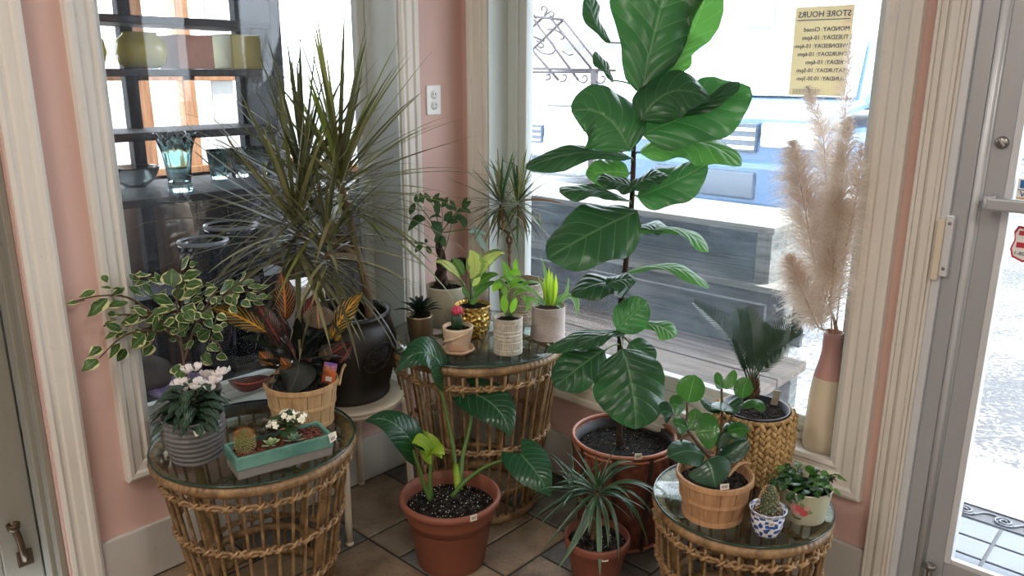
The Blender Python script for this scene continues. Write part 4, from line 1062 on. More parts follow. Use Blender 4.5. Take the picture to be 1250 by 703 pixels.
VL = [((0.0618, -1.4545, 0.9139), (0.0773, -1.4827, 0.9192), (0.0598, -1.5001, 0.9157), 0.0255, (0.0889, -0.7549, 0.7866)), ((0.0598, -1.4245, 0.9364), (0.0711, -1.4501, 0.9341), (0.0564, -1.4668, 0.9252), 0.0228, (0.5886, -0.2947, 0.7889)), ((0.0608, -1.4013, 0.9739), (0.0677, -1.3985, 0.9644), (0.0651, -1.3922, 0.9526), 0.0188, (0.493, -0.3828, 0.7885)), ((0.0599, -1.3602, 0.9278), (0.083, -1.3938, 0.9416), (0.0629, -1.4113, 0.9442), 0.0161, (0.1638, -0.686, 0.787)), ((0.0628, -1.3967, 0.9091), (0.0756, -1.4307, 0.8925), (0.0596, -1.4544, 0.8681), 0.0349, (0.5791, -0.3035, 0.7888)), ((0.0578, -1.347, 0.8906), (0.0813, -1.3825, 0.8944), (0.0629, -1.4023, 0.8867), 0.0335, (0.4476, -0.4246, 0.7883)), ((0.0578, -1.4, 0.8673), (0.0732, -1.3873, 0.8633), (0.0604, -1.3641, 0.8509), 0.0188, (0.0737, -0.7689, 0.7866)), ((0.0875, -1.3291, 0.8488), (0.0759, -1.3515, 0.8402), (0.0583, -1.3715, 0.8298), 0.0389, (0.2815, -0.5775, 0.7875)), ((0.0606, -1.3904, 0.8419), (0.0648, -1.4062, 0.839), (0.0556, -1.4172, 0.8321), 0.0161, (0.434, -0.4371, 0.7882)), ((0.0592, -1.3695, 0.8125), (0.0761, -1.401, 0.8104), (0.06, -1.4204, 0.7979), 0.0322, (0.0648, -0.7771, 0.7865)), ((0.0606, -1.3571, 0.8068), (0.0667, -1.3746, 0.8048), (0.057, -1.3861, 0.7978), 0.0174, (0.4226, -0.4476, 0.7881)), ((0.0641, -1.3818, 0.7783), (0.067, -1.3998, 0.7595), (0.0601, -1.4143, 0.7375), 0.0349, (0.181, -0.6701, 0.7871)), ((0.0634, -1.367, 0.7578), (0.0633, -1.3813, 0.7424), (0.0571, -1.3934, 0.725), 0.0295, (0.5875, -0.2958, 0.7889)), ((0.0603, -1.43, 0.7793), (0.0673, -1.4504, 0.7719), (0.0568, -1.4648, 0.7587), 0.0282, (0.6282, -0.2583, 0.7891)), ((0.062, -1.4429, 0.747), (0.0693, -1.4683, 0.7383), (0.0557, -1.4867, 0.7224), 0.0309, (0.7548, -0.1416, 0.7896)), ((0.0901, -1.3213, 0.7969), (0.0793, -1.3387, 0.7766), (0.0659, -1.3552, 0.7553), 0.0416, (0.5733, -0.3088, 0.7888)), ((0.0723, -1.2899, 0.7777), (0.0672, -1.3021, 0.7727), (0.0581, -1.3128, 0.7663), 0.0242, (0.4077, -0.4613, 0.7881)), ((0.0622, -1.2944, 0.7514), (0.0701, -1.3122, 0.7406), (0.0635, -1.3241, 0.7248), 0.0322, (0.6589, -0.23, 0.7892)), ((0.0561, -1.2956, 0.8562), (0.0807, -1.3291, 0.87), (0.0623, -1.3455, 0.8713), 0.0201, (0.7091, -0.1838, 0.7894)), ((0.0639, -1.296, 0.897), (0.0857, -1.3275, 0.9213), (0.065, -1.3419, 0.934), 0.0242, (0.7243, -0.1698, 0.7895)), ((0.0577, -1.3078, 0.9411), (0.0714, -1.3256, 0.9558), (0.0597, -1.3333, 0.9641), 0.0188, (0.2104, -0.643, 0.7872)), ((0.0641, -1.278, 0.9366), (0.0768, -1.3066, 0.9383), (0.0609, -1.3234, 0.9326), 0.0268, (0.1694, -0.6808, 0.787)), ((0.0577, -1.2396, 0.9202), (0.0795, -1.272, 0.9382), (0.0602, -1.287, 0.9455), 0.0201, (0.7177, -0.1759, 0.7895)), ((0.1008, -1.2389, 0.9206), (0.0972, -1.2337, 0.9439), (0.085, -1.2248, 0.9651), 0.0483, (0.5667, -0.3149, 0.7888)), ((0.0968, -1.2014, 0.9359), (0.1193, -1.1837, 0.9449), (0.1375, -1.164, 0.9527), 0.0349, (0.5264, -0.352, 0.7886)), ((0.0783, -1.1951, 0.9574), (0.0934, -1.1884, 0.9787), (0.0983, -1.1771, 0.9974), 0.0322, (0.2001, -0.6525, 0.7871)), ((0.1029, -1.1824, 0.9685), (0.1106, -1.1732, 0.9743), (0.1106, -1.1604, 0.9782), 0.0201, (0.5057, -0.371, 0.7885)), ((0.1747, -1.2057, 0.9427), (0.185, -1.1997, 0.9335), (0.1909, -1.1915, 0.9231), 0.0228, (0.5813, -0.3015, 0.7889)), ((0.0621, -1.2127, 0.8677), (0.0666, -1.2021, 0.8852), (0.0657, -1.189, 0.9013), 0.0376, (0.5951, -0.2887, 0.7889)), ((0.1632, -1.2346, 0.9012), (0.1764, -1.2204, 0.9083), (0.1892, -1.2061, 0.9154), 0.0295, (0.2482, -0.6082, 0.7874)), ((0.1611, -1.2126, 0.8828), (0.1734, -1.2, 0.8863), (0.1798, -1.1846, 0.888), 0.0242, (0.1254, -0.7213, 0.7868)), ((0.0888, -1.2316, 0.8645), (0.0852, -1.2626, 0.8826), (0.0582, -1.2833, 0.8939), 0.0335, (0.2274, -0.6274, 0.7873)), ((0.1299, -1.2508, 0.8646), (0.1121, -1.269, 0.8597), (0.088, -1.2847, 0.853), 0.0255, (0.3584, -0.5068, 0.7879)), ((0.0593, -1.2376, 0.8253), (0.0902, -1.2404, 0.8131), (0.1028, -1.2354, 0.7953), 0.0416, (0.3138, -0.5478, 0.7877)), ((0.1148, -1.2786, 0.8462), (0.0977, -1.2979, 0.8363), (0.0805, -1.3172, 0.8263), 0.0335, (0.1083, -0.7371, 0.7867)), ((0.0592, -1.245, 0.8018), (0.0727, -1.2735, 0.8026), (0.058, -1.29, 0.7945), 0.0322, (0.5838, -0.2991, 0.7889)), ((0.1668, -1.2541, 0.8578), (0.1938, -1.2502, 0.8481), (0.209, -1.2411, 0.8348), 0.0376, (0.6456, -0.2423, 0.7891)), ((0.1554, -1.2354, 0.8695), (0.1842, -1.23, 0.8675), (0.1992, -1.2185, 0.8615), 0.0322, (0.5559, -0.3248, 0.7887)), ((0.1235, -1.2491, 0.7982), (0.1528, -1.2497, 0.795), (0.1641, -1.2426, 0.786), 0.0242, (0.7755, -0.1226, 0.7897)), ((0.1568, -1.262, 0.7965), (0.1674, -1.2754, 0.8058), (0.16, -1.281, 0.8091), 0.0188, (0.3005, -0.5601, 0.7876)), ((0.1365, -1.1628, 0.8863), (0.1496, -1.1471, 0.8962), (0.1607, -1.1303, 0.9055), 0.0322, (0.1305, -0.7166, 0.7868)), ((0.2013, -1.1475, 0.9041), (0.2304, -1.1399, 0.9251), (0.2419, -1.1235, 0.941), 0.0349, (0.3773, -0.4893, 0.7879)), ((0.1302, -1.1317, 0.9114), (0.1266, -1.1389, 0.9011), (0.1209, -1.145, 0.8903), 0.0268, (0.7108, -0.1822, 0.7894)), ((0.1646, -1.1147, 0.8769), (0.1786, -1.1066, 0.8638), (0.1873, -1.0958, 0.8491), 0.0255, (0.5661, -0.3154, 0.7888)), ((0.1928, -1.1432, 0.8696), (0.1985, -1.1519, 0.8824), (0.192, -1.1545, 0.8915), 0.0215, (0.5334, -0.3456, 0.7886)), ((0.231, -1.12, 0.9152), (0.2581, -1.1191, 0.9146), (0.2698, -1.1102, 0.9096), 0.0228, (0.3767, -0.4899, 0.7879)), ((0.1799, -1.0679, 0.9068), (0.2074, -1.062, 0.916), (0.2202, -1.0483, 0.921), 0.0201, (0.4776, -0.397, 0.7884)), ((0.2503, -1.0954, 0.8956), (0.2696, -1.087, 0.8878), (0.2847, -1.0764, 0.8787), 0.0215, (0.1531, -0.6958, 0.7869)), ((0.1957, -1.0453, 0.8864), (0.2237, -1.0332, 0.8962), (0.2409, -1.015, 0.9027), 0.0201, (0.4931, -0.3827, 0.7885)), ((0.27, -1.0748, 0.889), (0.2993, -1.0735, 0.8938), (0.3113, -1.0627, 0.8933), 0.0188, (0.4577, -0.4153, 0.7883)), ((0.2743, -1.1225, 0.8875), (0.3014, -1.1247, 0.8837), (0.312, -1.1183, 0.8748), 0.0201, (0.072, -0.7705, 0.7866)), ((0.1966, -1.2029, 0.8526), (0.2261, -1.2003, 0.8516), (0.2396, -1.1902, 0.8455), 0.0282, (0.5144, -0.363, 0.7886)), ((0.1579, -1.2057, 0.7693), (0.1688, -1.1912, 0.7814), (0.1709, -1.1726, 0.7905), 0.0376, (0.7344, -0.1604, 0.7895)), ((0.1289, -1.1461, 0.7619), (0.1543, -1.143, 0.7567), (0.1677, -1.1341, 0.7474), 0.0255, (0.3744, -0.492, 0.7879)), ((0.2145, -1.2026, 0.7643), (0.2273, -1.197, 0.7561), (0.238, -1.1905, 0.7471), 0.0242, (0.5064, -0.3704, 0.7885)), ((0.1441, -1.1841, 0.7173), (0.1518, -1.1826, 0.7021), (0.1584, -1.1805, 0.6865), 0.0255, (0.236, -0.6194, 0.7873)), ((0.1612, -1.2186, 0.7682), (0.1587, -1.2308, 0.7576), (0.1522, -1.2412, 0.7456), 0.0215, (0.0508, -0.79, 0.7865)), ((0.2405, -1.1982, 0.8184), (0.2592, -1.1921, 0.818), (0.2707, -1.1824, 0.8153), 0.0215, (0.1291, -0.7179, 0.7868)), ((0.181, -1.165, 0.715), (0.2053, -1.1614, 0.7131), (0.2179, -1.1521, 0.7067), 0.0201, (0.1207, -0.7257, 0.7868)), ((0.1795, -1.2713, 0.6994), (0.1925, -1.2816, 0.6887), (0.1932, -1.2866, 0.6733), 0.0335, (0.2072, -0.646, 0.7872)), ((0.06, -1.3304, 0.8218), (0.0746, -1.3495, 0.8331), (0.0633, -1.3586, 0.8364), 0.0188, (0.2751, -0.5834, 0.7875)), ((0.1239, -1.1951, 0.8169), (0.1252, -1.2105, 0.8238), (0.1137, -1.22, 0.8266), 0.0268, (0.7141, -0.1791, 0.7894)), ((0.0994, -1.1482, 0.8457), (0.0915, -1.1576, 0.8398), (0.0818, -1.1663, 0.8333), 0.0242, (0.3663, -0.4994, 0.7879)), ((0.059, -1.2556, 0.8791), (0.0657, -1.2481, 0.8928), (0.0698, -1.2395, 0.9058), 0.0228, (0.085, -0.7585, 0.7866)), ((0.0631, -1.2783, 0.8538), (0.0786, -1.2748, 0.8408), (0.09, -1.2696, 0.8266), 0.0268, (0.1806, -0.6705, 0.7871)), ((0.2358, -1.1803, 0.8497), (0.2475, -1.1716, 0.8442), (0.2556, -1.161, 0.8374), 0.0228, (0.3166, -0.5452, 0.7877)), ((0.1596, -1.1892, 0.8045), (0.1502, -1.201, 0.7958), (0.1337, -1.2095, 0.7847), 0.0228, (0.4964, -0.3797, 0.7885)), ((0.2341, -1.1405, 0.865), (0.2443, -1.1342, 0.8566), (0.246, -1.1234, 0.8453), 0.0201, (0.3211, -0.5411, 0.7877)), ((0.1617, -1.2653, 0.841), (0.1505, -1.2787, 0.8326), (0.1387, -1.2919, 0.824), 0.0268, (0.1217, -0.7247, 0.7868)), ((0.1415, -1.2063, 0.9095), (0.1553, -1.1951, 0.9053), (0.1641, -1.1817, 0.8997), 0.0228, (0.542, -0.3376, 0.7887)), ((0.2773, -1.1348, 0.9088), (0.2784, -1.1453, 0.9021), (0.2735, -1.1528, 0.8937), 0.0201, (0.3494, -0.5151, 0.7878)), ((0.0633, -1.3436, 0.795), (0.0769, -1.3326, 0.7908), (0.0649, -1.3114, 0.7782), 0.0201, (0.4803, -0.3944, 0.7884)), ((0.1773, -1.2438, 0.8334), (0.1844, -1.2573, 0.8229), (0.1806, -1.2659, 0.8089), 0.0268, (0.3216, -0.5406, 0.7877)), ((0.1039, -1.1422, 0.8644), (0.1367, -1.1365, 0.8659), (0.153, -1.1228, 0.8624), 0.0242, (0.6026, -0.2818, 0.7889)), ((0.0575, -1.3471, 0.929), (0.071, -1.3734, 0.9229), (0.0584, -1.3898, 0.9099), 0.0148, (0.8271, -0.0751, 0.79)), ((0.0595, -1.3119, 0.8274), (0.0821, -1.3456, 0.8405), (0.0631, -1.363, 0.8409), 0.0358, (0.3645, -0.5011, 0.7879)), ((0.0642, -1.37, 0.8147), (0.0787, -1.3968, 0.8333), (0.0596, -1.4113, 0.8415), 0.0296, (0.8105, -0.0904, 0.7899)), ((0.0647, -1.371, 0.8115), (0.0659, -1.3819, 0.8023), (0.061, -1.3905, 0.7911), 0.0161, (0.9077, -0.0008, 0.7903)), ((0.0629, -1.288, 0.7935), (0.0619, -1.2943, 0.7813), (0.0603, -1.3003, 0.7689), 0.0222, (0.5893, -0.294, 0.7889)), ((0.0638, -1.3036, 0.7655), (0.0719, -1.3231, 0.7614), (0.0623, -1.3356, 0.7513), 0.0296, (0.4433, -0.4285, 0.7882)), ((0.1107, -1.3176, 0.8537), (0.0987, -1.3301, 0.8655), (0.0827, -1.341, 0.876), 0.0185, (0.6685, -0.2211, 0.7892)), ((0.0635, -1.2766, 0.8946), (0.0773, -1.2966, 0.9214), (0.0613, -1.3044, 0.9401), 0.0222, (0.7479, -0.148, 0.7896)), ((0.0598, -1.2769, 0.955), (0.075, -1.3042, 0.961), (0.0596, -1.319, 0.9594), 0.0247, (0.427, -0.4435, 0.7882)), ((0.0608, -1.2466, 0.9133), (0.0751, -1.2608, 0.9398), (0.0636, -1.2641, 0.9594), 0.0185, (0.9588, 0.0462, 0.7905)), ((0.0568, -1.2081, 0.8998), (0.0613, -1.1971, 0.9186), (0.0645, -1.1855, 0.9371), 0.0444, (0.5578, -0.3231, 0.7887)), ((0.1864, -1.2357, 0.9389), (0.2104, -1.222, 0.9419), (0.2279, -1.2055, 0.9431), 0.0321, (0.6641, -0.2252, 0.7892)), ((0.0643, -1.192, 0.854), (0.0709, -1.1808, 0.8678), (0.0641, -1.1634, 0.8778), 0.0346, (-0.0552, -0.8876, 0.786)), ((0.0593, -1.2068, 0.8496), (0.0785, -1.2479, 0.8548), (0.0564, -1.2708, 0.8479), 0.0309, (0.5473, -0.3328, 0.7887)), ((0.1355, -1.2656, 0.8662), (0.1201, -1.2819, 0.8606), (0.0866, -1.2909, 0.8495), 0.0235, (-0.0877, -0.9175, 0.7859)), ((0.0636, -1.2417, 0.8127), (0.0716, -1.2412, 0.7941), (0.0756, -1.2389, 0.7741), 0.0383, (0.6208, -0.2651, 0.789)), ((0.1352, -1.2983, 0.8548), (0.1333, -1.3082, 0.8325), (0.1239, -1.3152, 0.8077), 0.0309, (0.031, -0.8082, 0.7864)), ((0.1816, -1.2398, 0.864), (0.2123, -1.2453, 0.8562), (0.2221, -1.2415, 0.842), 0.0296, (0.2758, -0.5828, 0.7875)), ((0.0601, -1.2298, 0.8005), (0.0702, -1.224, 0.791), (0.0629, -1.2106, 0.7757), 0.0222, (0.4598, -0.4134, 0.7883)), ((0.0963, -1.2402, 0.7615), (0.095, -1.2488, 0.7634), (0.0882, -1.255, 0.7635), 0.0173, (0.4605, -0.4127, 0.7883)), ((0.1535, -1.1055, 0.8951), (0.1676, -1.0889, 0.9048), (0.1793, -1.0711, 0.9138), 0.0321, (0.2891, -0.5706, 0.7875)), ((0.1524, -1.1009, 0.8764), (0.1647, -1.0942, 0.8638), (0.1681, -1.0828, 0.8484), 0.0235, (0.5667, -0.3149, 0.7888)), ((0.2169, -1.1688, 0.8816), (0.2094, -1.174, 0.8862), (0.1853, -1.1712, 0.8858), 0.0198, (-0.0416, -0.8751, 0.7861)), ((0.2284, -1.1002, 0.9295), (0.2519, -1.1019, 0.949), (0.2557, -1.0932, 0.9631), 0.0185, (0.3468, -0.5174, 0.7878)), ((0.24, -1.0701, 0.8706), (0.2541, -1.0595, 0.8641), (0.2538, -1.0408, 0.8529), 0.0198, (0.2105, -0.6429, 0.7872)), ((0.2598, -1.0933, 0.9209), (0.2874, -1.0844, 0.9228), (0.304, -1.0695, 0.9216), 0.0185, (0.7624, -0.1347, 0.7897)), ((0.2318, -1.0371, 0.8682), (0.2537, -1.033, 0.8739), (0.2642, -1.0226, 0.876), 0.0173, (0.8606, -0.0442, 0.7901)), ((0.133, -1.165, 0.8117), (0.1439, -1.1593, 0.8), (0.1423, -1.1476, 0.7842), 0.0259, (0.9277, 0.0176, 0.7904)), ((0.2104, -1.1951, 0.7542), (0.2403, -1.1969, 0.756), (0.2506, -1.1894, 0.7507), 0.0222, (0.9538, 0.0416, 0.7905)), ((0.1188, -1.1752, 0.6913), (0.1515, -1.1784, 0.6911), (0.1624, -1.1715, 0.6827), 0.0235, (-0.1404, -0.9661, 0.7856)), ((0.1152, -1.2067, 0.7364), (0.1117, -1.2211, 0.7372), (0.1005, -1.2321, 0.7353), 0.0198, (0.4653, -0.4083, 0.7883)), ((0.1807, -1.1514, 0.7987), (0.211, -1.1517, 0.8084), (0.2207, -1.1417, 0.8111), 0.0198, (0.1989, -0.6536, 0.7871)), ((0.142, -1.2714, 0.7022), (0.164, -1.2785, 0.6948), (0.1695, -1.2786, 0.6811), 0.0309, (0.2299, -0.625, 0.7873)), ((0.0594, -1.343, 0.82), (0.0713, -1.3603, 0.8258), (0.0616, -1.3695, 0.825), 0.0173, (-0.1008, -0.9296, 0.7858)), ((0.2132, -1.2185, 0.8443), (0.2078, -1.2254, 0.8537), (0.1988, -1.2307, 0.8618), 0.0247, (0.8215, -0.0802, 0.7899)), ((0.0969, -1.1333, 0.8373), (0.1007, -1.146, 0.833), (0.0949, -1.1541, 0.8257), 0.0222, (0.3842, -0.4829, 0.788)), ((0.0647, -1.2628, 0.8467), (0.0736, -1.2599, 0.8323), (0.0639, -1.2492, 0.8121), 0.0247, (0.9905, 0.0754, 0.7907)), ((0.222, -1.223, 0.8252), (0.2223, -1.228, 0.8109), (0.2041, -1.2245, 0.7902), 0.021, (-0.0225, -0.8575, 0.7861)), ((0.2771, -1.1458, 0.8988), (0.2912, -1.153, 0.8917), (0.2939, -1.1543, 0.8812), 0.0185, (0.0304, -0.8088, 0.7864)), ((0.0558, -1.3308, 0.8073), (0.064, -1.3285, 0.7933), (0.0598, -1.3214, 0.7753), 0.0185, (0.8843, -0.0224, 0.7902)), ((0.1289, -1.2234, 0.8157), (0.1585, -1.2366, 0.8092), (0.1625, -1.2383, 0.7944), 0.0247, (0.0615, -0.7801, 0.7865))]
VL = [(b, m_, tp, w * 1.3, n) for b, m_, tp, w, n in VL]
leaves(t, VL, VARI, 'ovate', .18, .03, 2, .1, 7, 2)

# ---- succulent dish
A = Vector((0.5288, -1.3132, 0.5)); Bv = Vector((0.5858, -1.0601, 0.5))
ux = (Bv - A); Ld = ux.length; ux.normalize(); uy = Vector((-ux.y, ux.x, 0)); Wd = .108
t = thing('succulent_dish', 'long teal glazed dish of cacti and succulents on the large rattan table', 'planter', tuple(A + ux * Ld / 2 + uy * Wd / 2))
Md = Matrix(((ux.x, uy.x, 0, A.x), (ux.y, uy.y, 0, A.y), (0, 0, 1, .5), (0, 0, 0, 1)))
TEAL = Mat('teal_glaze', .22, .6); n = TEAL.noise(12, 4, .6); q = TEAL.noise(70, 2, .5)
TEAL.base(TEAL.mix(n.step(.3, .7), '#46786e', '#6a9a8c')); TEAL = TEAL.m
RAWC = plain('raw_grey_stoneware', '#7d7a74', .8, nz=.2, ns=40)
part('raw_base', bx(.003, Ld - .003, .003, Wd - .003, 0, .028, Md), RAWC, t, False, .004)
g = G(); o = [(0, 0), (Ld, 0), (Ld, Wd), (0, Wd)]; k_ = .009; i_ = [(k_, k_), (Ld - k_, k_), (Ld - k_, Wd - k_), (k_, Wd - k_)]
vs = [(a, b, .027) for a, b in o] + [(a, b, .062) for a, b in o] + [(a, b, .062) for a, b in i_] + [(a, b, .046) for a, b in i_]
fs = [(3, 2, 1, 0)] + [(k, (k + 1) % 4, 4 + (k + 1) % 4, 4 + k) for k in range(4)] + [(4 + k, 4 + (k + 1) % 4, 8 + (k + 1) % 4, 8 + k) for k in range(4)] + [(8 + k, 8 + (k + 1) % 4, 12 + (k + 1) % 4, 12 + k) for k in range(4)] + [(12, 13, 14, 15)]
g.add([Md @ Vector(v) for v in vs], fs); part('dish', g, TEAL, t, False, .0025)
GRV = plain('red_brown_gravel', '#6a3a2c', .8, nz=.5, ns=60)
rs = random.Random(3); g = G()
for _ in range(750): ball(g, Md @ Vector((rs.uniform(.012, Ld - .012), rs.uniform(.012, Wd - .012), .050 + rs.uniform(0, .006))), rs.uniform(.0025, .0045), 5, 3, (rs.uniform(.8, 1.3), rs.uniform(.8, 1.3), .8))
part('gravel', g, GRV, t, stuff=True)
def L3(x, y, z): return Md @ Vector((x * Ld, y * Wd, z))
CACT = plain('cactus_green', '#5d6636', .7, nz=.2, ns=40); SPINE = plain('cactus_spines', '#d2b98a', .7); SPTOP = plain('orange_spines', '#b0713f', .7)
p = L3(.16, .50, .052)
cb = part('cactus', lathe(G(), [(0, 0), (.017, .002), (.0235, .018), (.024, .034), (.020, .048), (.010, .056), (0, .058)], p, 64, fn=lambda a, r, z: (r * (1 + .07 * math.cos(16 * a)), z)), CACT, t)
def spines(par, p, H, prof_, rows, cols, ln, mat, frac=(0, 1), seed=1, name='spines'):
    g = G(); r_ = random.Random(seed)
    for i in range(rows):
        s = frac[0] + (frac[1] - frac[0]) * (i + .5) / rows; rr = prof_(s)
        for j in range(cols):
            a = 2 * PI * (j + .5 * (i % 2)) / cols; q = Vector(p) + Vector((rr * math.cos(a), rr * math.sin(a), H * s))
            for k in range(4):
                d = Vector((math.cos(a) * .8 + r_.uniform(-.7, .7), math.sin(a) * .8 + r_.uniform(-.7, .7), (s - .4) * 1.2 + r_.uniform(-.6, .6))).normalized() * ln
                sd = d.orthogonal().normalized() * .0006
                g.add([q - sd, q + sd, q + d], [(0, 1, 2)])
    part(name, g, mat, par, stuff=True)
cp = lambda s: .0245 * math.sqrt(max(.02, 1 - (2 * s - 1) ** 4 * .9))
spines(cb, p, .056, cp, 12, 16, .006, SPINE, (0.05, .8)); spines(cb, p, .056, cp, 6, 16, .008, SPTOP, (.78, 1.0), 2, 'crown_spines')
def rosette(name, p, R, n, mat, wid, rise=.5, shape='obovate', seed=0):
    r_ = random.Random(seed); g = G(); ball(g, p, R * .12, 6, 4); o = part(name, g, mat, t); ga = 2.39996
    for k in range(n):
        s = (k + 1) / n; a = k * ga; el = (1 - s) * 1.2 + .25 * rise; L_ = R * (.45 + .55 * s)
        d = Vector((math.cos(a) * math.cos(el), math.sin(a) * math.cos(el), math.sin(el))); tp = Vector(p) + d * L_
        part('leaf', leaf(G(), p, Vector(p) + d * L_ * .5 - Vector((0, 0, .1 * L_)), tp, wid, Vector((-d.x * .6, -d.y * .6, 1)), shape, .25, 0, 1, -.1, 5, 2, k, None), mat, o)
SUCA = leaf_mat('pale_green_succulent', '#8aa878', '#b9cc9a', None, 0, 0, .9, .4, .15, bump=0); SUCB = leaf_mat('blue_green_succulent', '#6f8f76', '#9ab49a', None, 0, 0, .9, .4, .15, bump=0); SUCD = leaf_mat('dark_succulent', '#2c3524', '#4c5a3a', None, 0, 0, .9, .4, .1, edge='#5a3a34', ew=.25, bump=0)
rosette('succulent', L3(.40, .33, .060), .030, 16, SUCA, .013, .6); rosette('succulent', L3(.62, .27, .060), .036, 18, SUCB, .013, .6, 'lance')
rosette('succulent', L3(.41, .78, .092), .034, 16, SUCD, .016, .7); rosette('succulent', L3(.47, .66, .078), .028, 14, SUCD, .015, .7, seed=3); rosette('succulent', L3(.36, .68, .075), .024, 12, SUCD, .014, .7, seed=5)
KAL = leaf_mat('kalanchoe_leaf', '#28422a', '#44603c', None, 0, 0, .9, .35, .15, bump=0)
kc = L3(.62, .70, .055); rs = random.Random(8)
kg = G(); tube(kg, smooth([tuple(kc), tuple(kc + Vector((0, 0, .05)))], 4), .004, 6); kal = part('kalanchoe', kg, GREENSTEM, t)
for i in range(22):
    a = rs.uniform(0, 2 * PI); h = rs.uniform(.01, .05); q = rs.uniform(.025, .05); b = kc + Vector((0, 0, h)); tp = b + Vector((math.cos(a) * q, math.sin(a) * q, rs.uniform(-.005, .02)))
    part('leaf', leaf(G(), b, (b + tp) / 2 + Vector((0, 0, .006)), tp, rs.uniform(.022, .032), Vector((math.cos(a) * .4, math.sin(a) * .4, 1)), 'round', .1, .04, 3, .1, 6, 2, i, None), KAL, kal)
WPET = plain('white_floret', '#efeedd', .5); YC = plain('yellow_floret_centre', '#c8c46a', .5)
for i in range(60):
    cl = ((.50, .72, .092), (.64, .74, .108), (.74, .62, .100))[i % 3]; n = Vector((rs.gauss(0, 1), rs.gauss(0, 1), abs(rs.gauss(0, 1)) + .3)).normalized()
    p = L3(*cl) + Vector((n.x * .024, n.y * .024, n.z * .016)); x = n.orthogonal().normalized(); y = n.cross(x)
    g = G(); ball(g, p, .0020, 5, 3)
    for k in range(4):
        a = k * PI / 2 + i; q = x * math.cos(a) + y * math.sin(a) + n * .2; leaf(g, p, p + q * .004, p + q * .0085, .0075, n, 'round', .1, 0, 1, 0, 3, 1, 0, None)
    part('floret', g, WPET, kal, False)
tag(t, L3(.985, -.02, .052) + Vector((0, 0, 0)), tuple(-uy * .9 + ux * .3), .022, .019, .15)
tag(t, L3(.99, -.0, .058), tuple(-uy + ux * .2 + Vector((0, 0, .2))), .024, .018, .1)

# ---- croton
c = (0.337, -0.9934, 0.5); cx, cy, z0 = c
t = thing('croton', 'croton with yellow and red veined leaves in a bushel basket on the large table', 'plant', c)
basket(t, c, .104, .084, .132)
pot(t, [(0, z0 + .01), (.07, z0 + .01), (.086, z0 + .118), (.083, z0 + .118), (.08, z0 + .10), (0, z0 + .10)], (cx, cy, 0), BLACKPL, 36, 'liner_pot')
soil(t, c, .084, z0 + .108, 9)
rope_handle(t, (0.4103, -0.9132, 0.6117), (0.3493, -0.8463, 0.6399), .012, SPLINT)
CS = [[(0.3137, -0.9801, 0.5947), (0.2911, -0.9743, 0.6668), (0.2509, -0.9719, 0.7356), (0.2316, -0.9742, 0.7778)], [(0.3183, -0.9759, 0.5947), (0.3244, -0.937, 0.685), (0.3225, -0.9123, 0.7572)], [(0.308, -0.9831, 0.6007), (0.2603, -0.9961, 0.6847), (0.216, -1.0126, 0.7507)], [(0.308, -0.9831, 0.6007), (0.2855, -1.0288, 0.6475), (0.2817, -1.061, 0.6459)]]
stems(t, CS, (.006, .003), DARKBARK)
def CL(L): return L
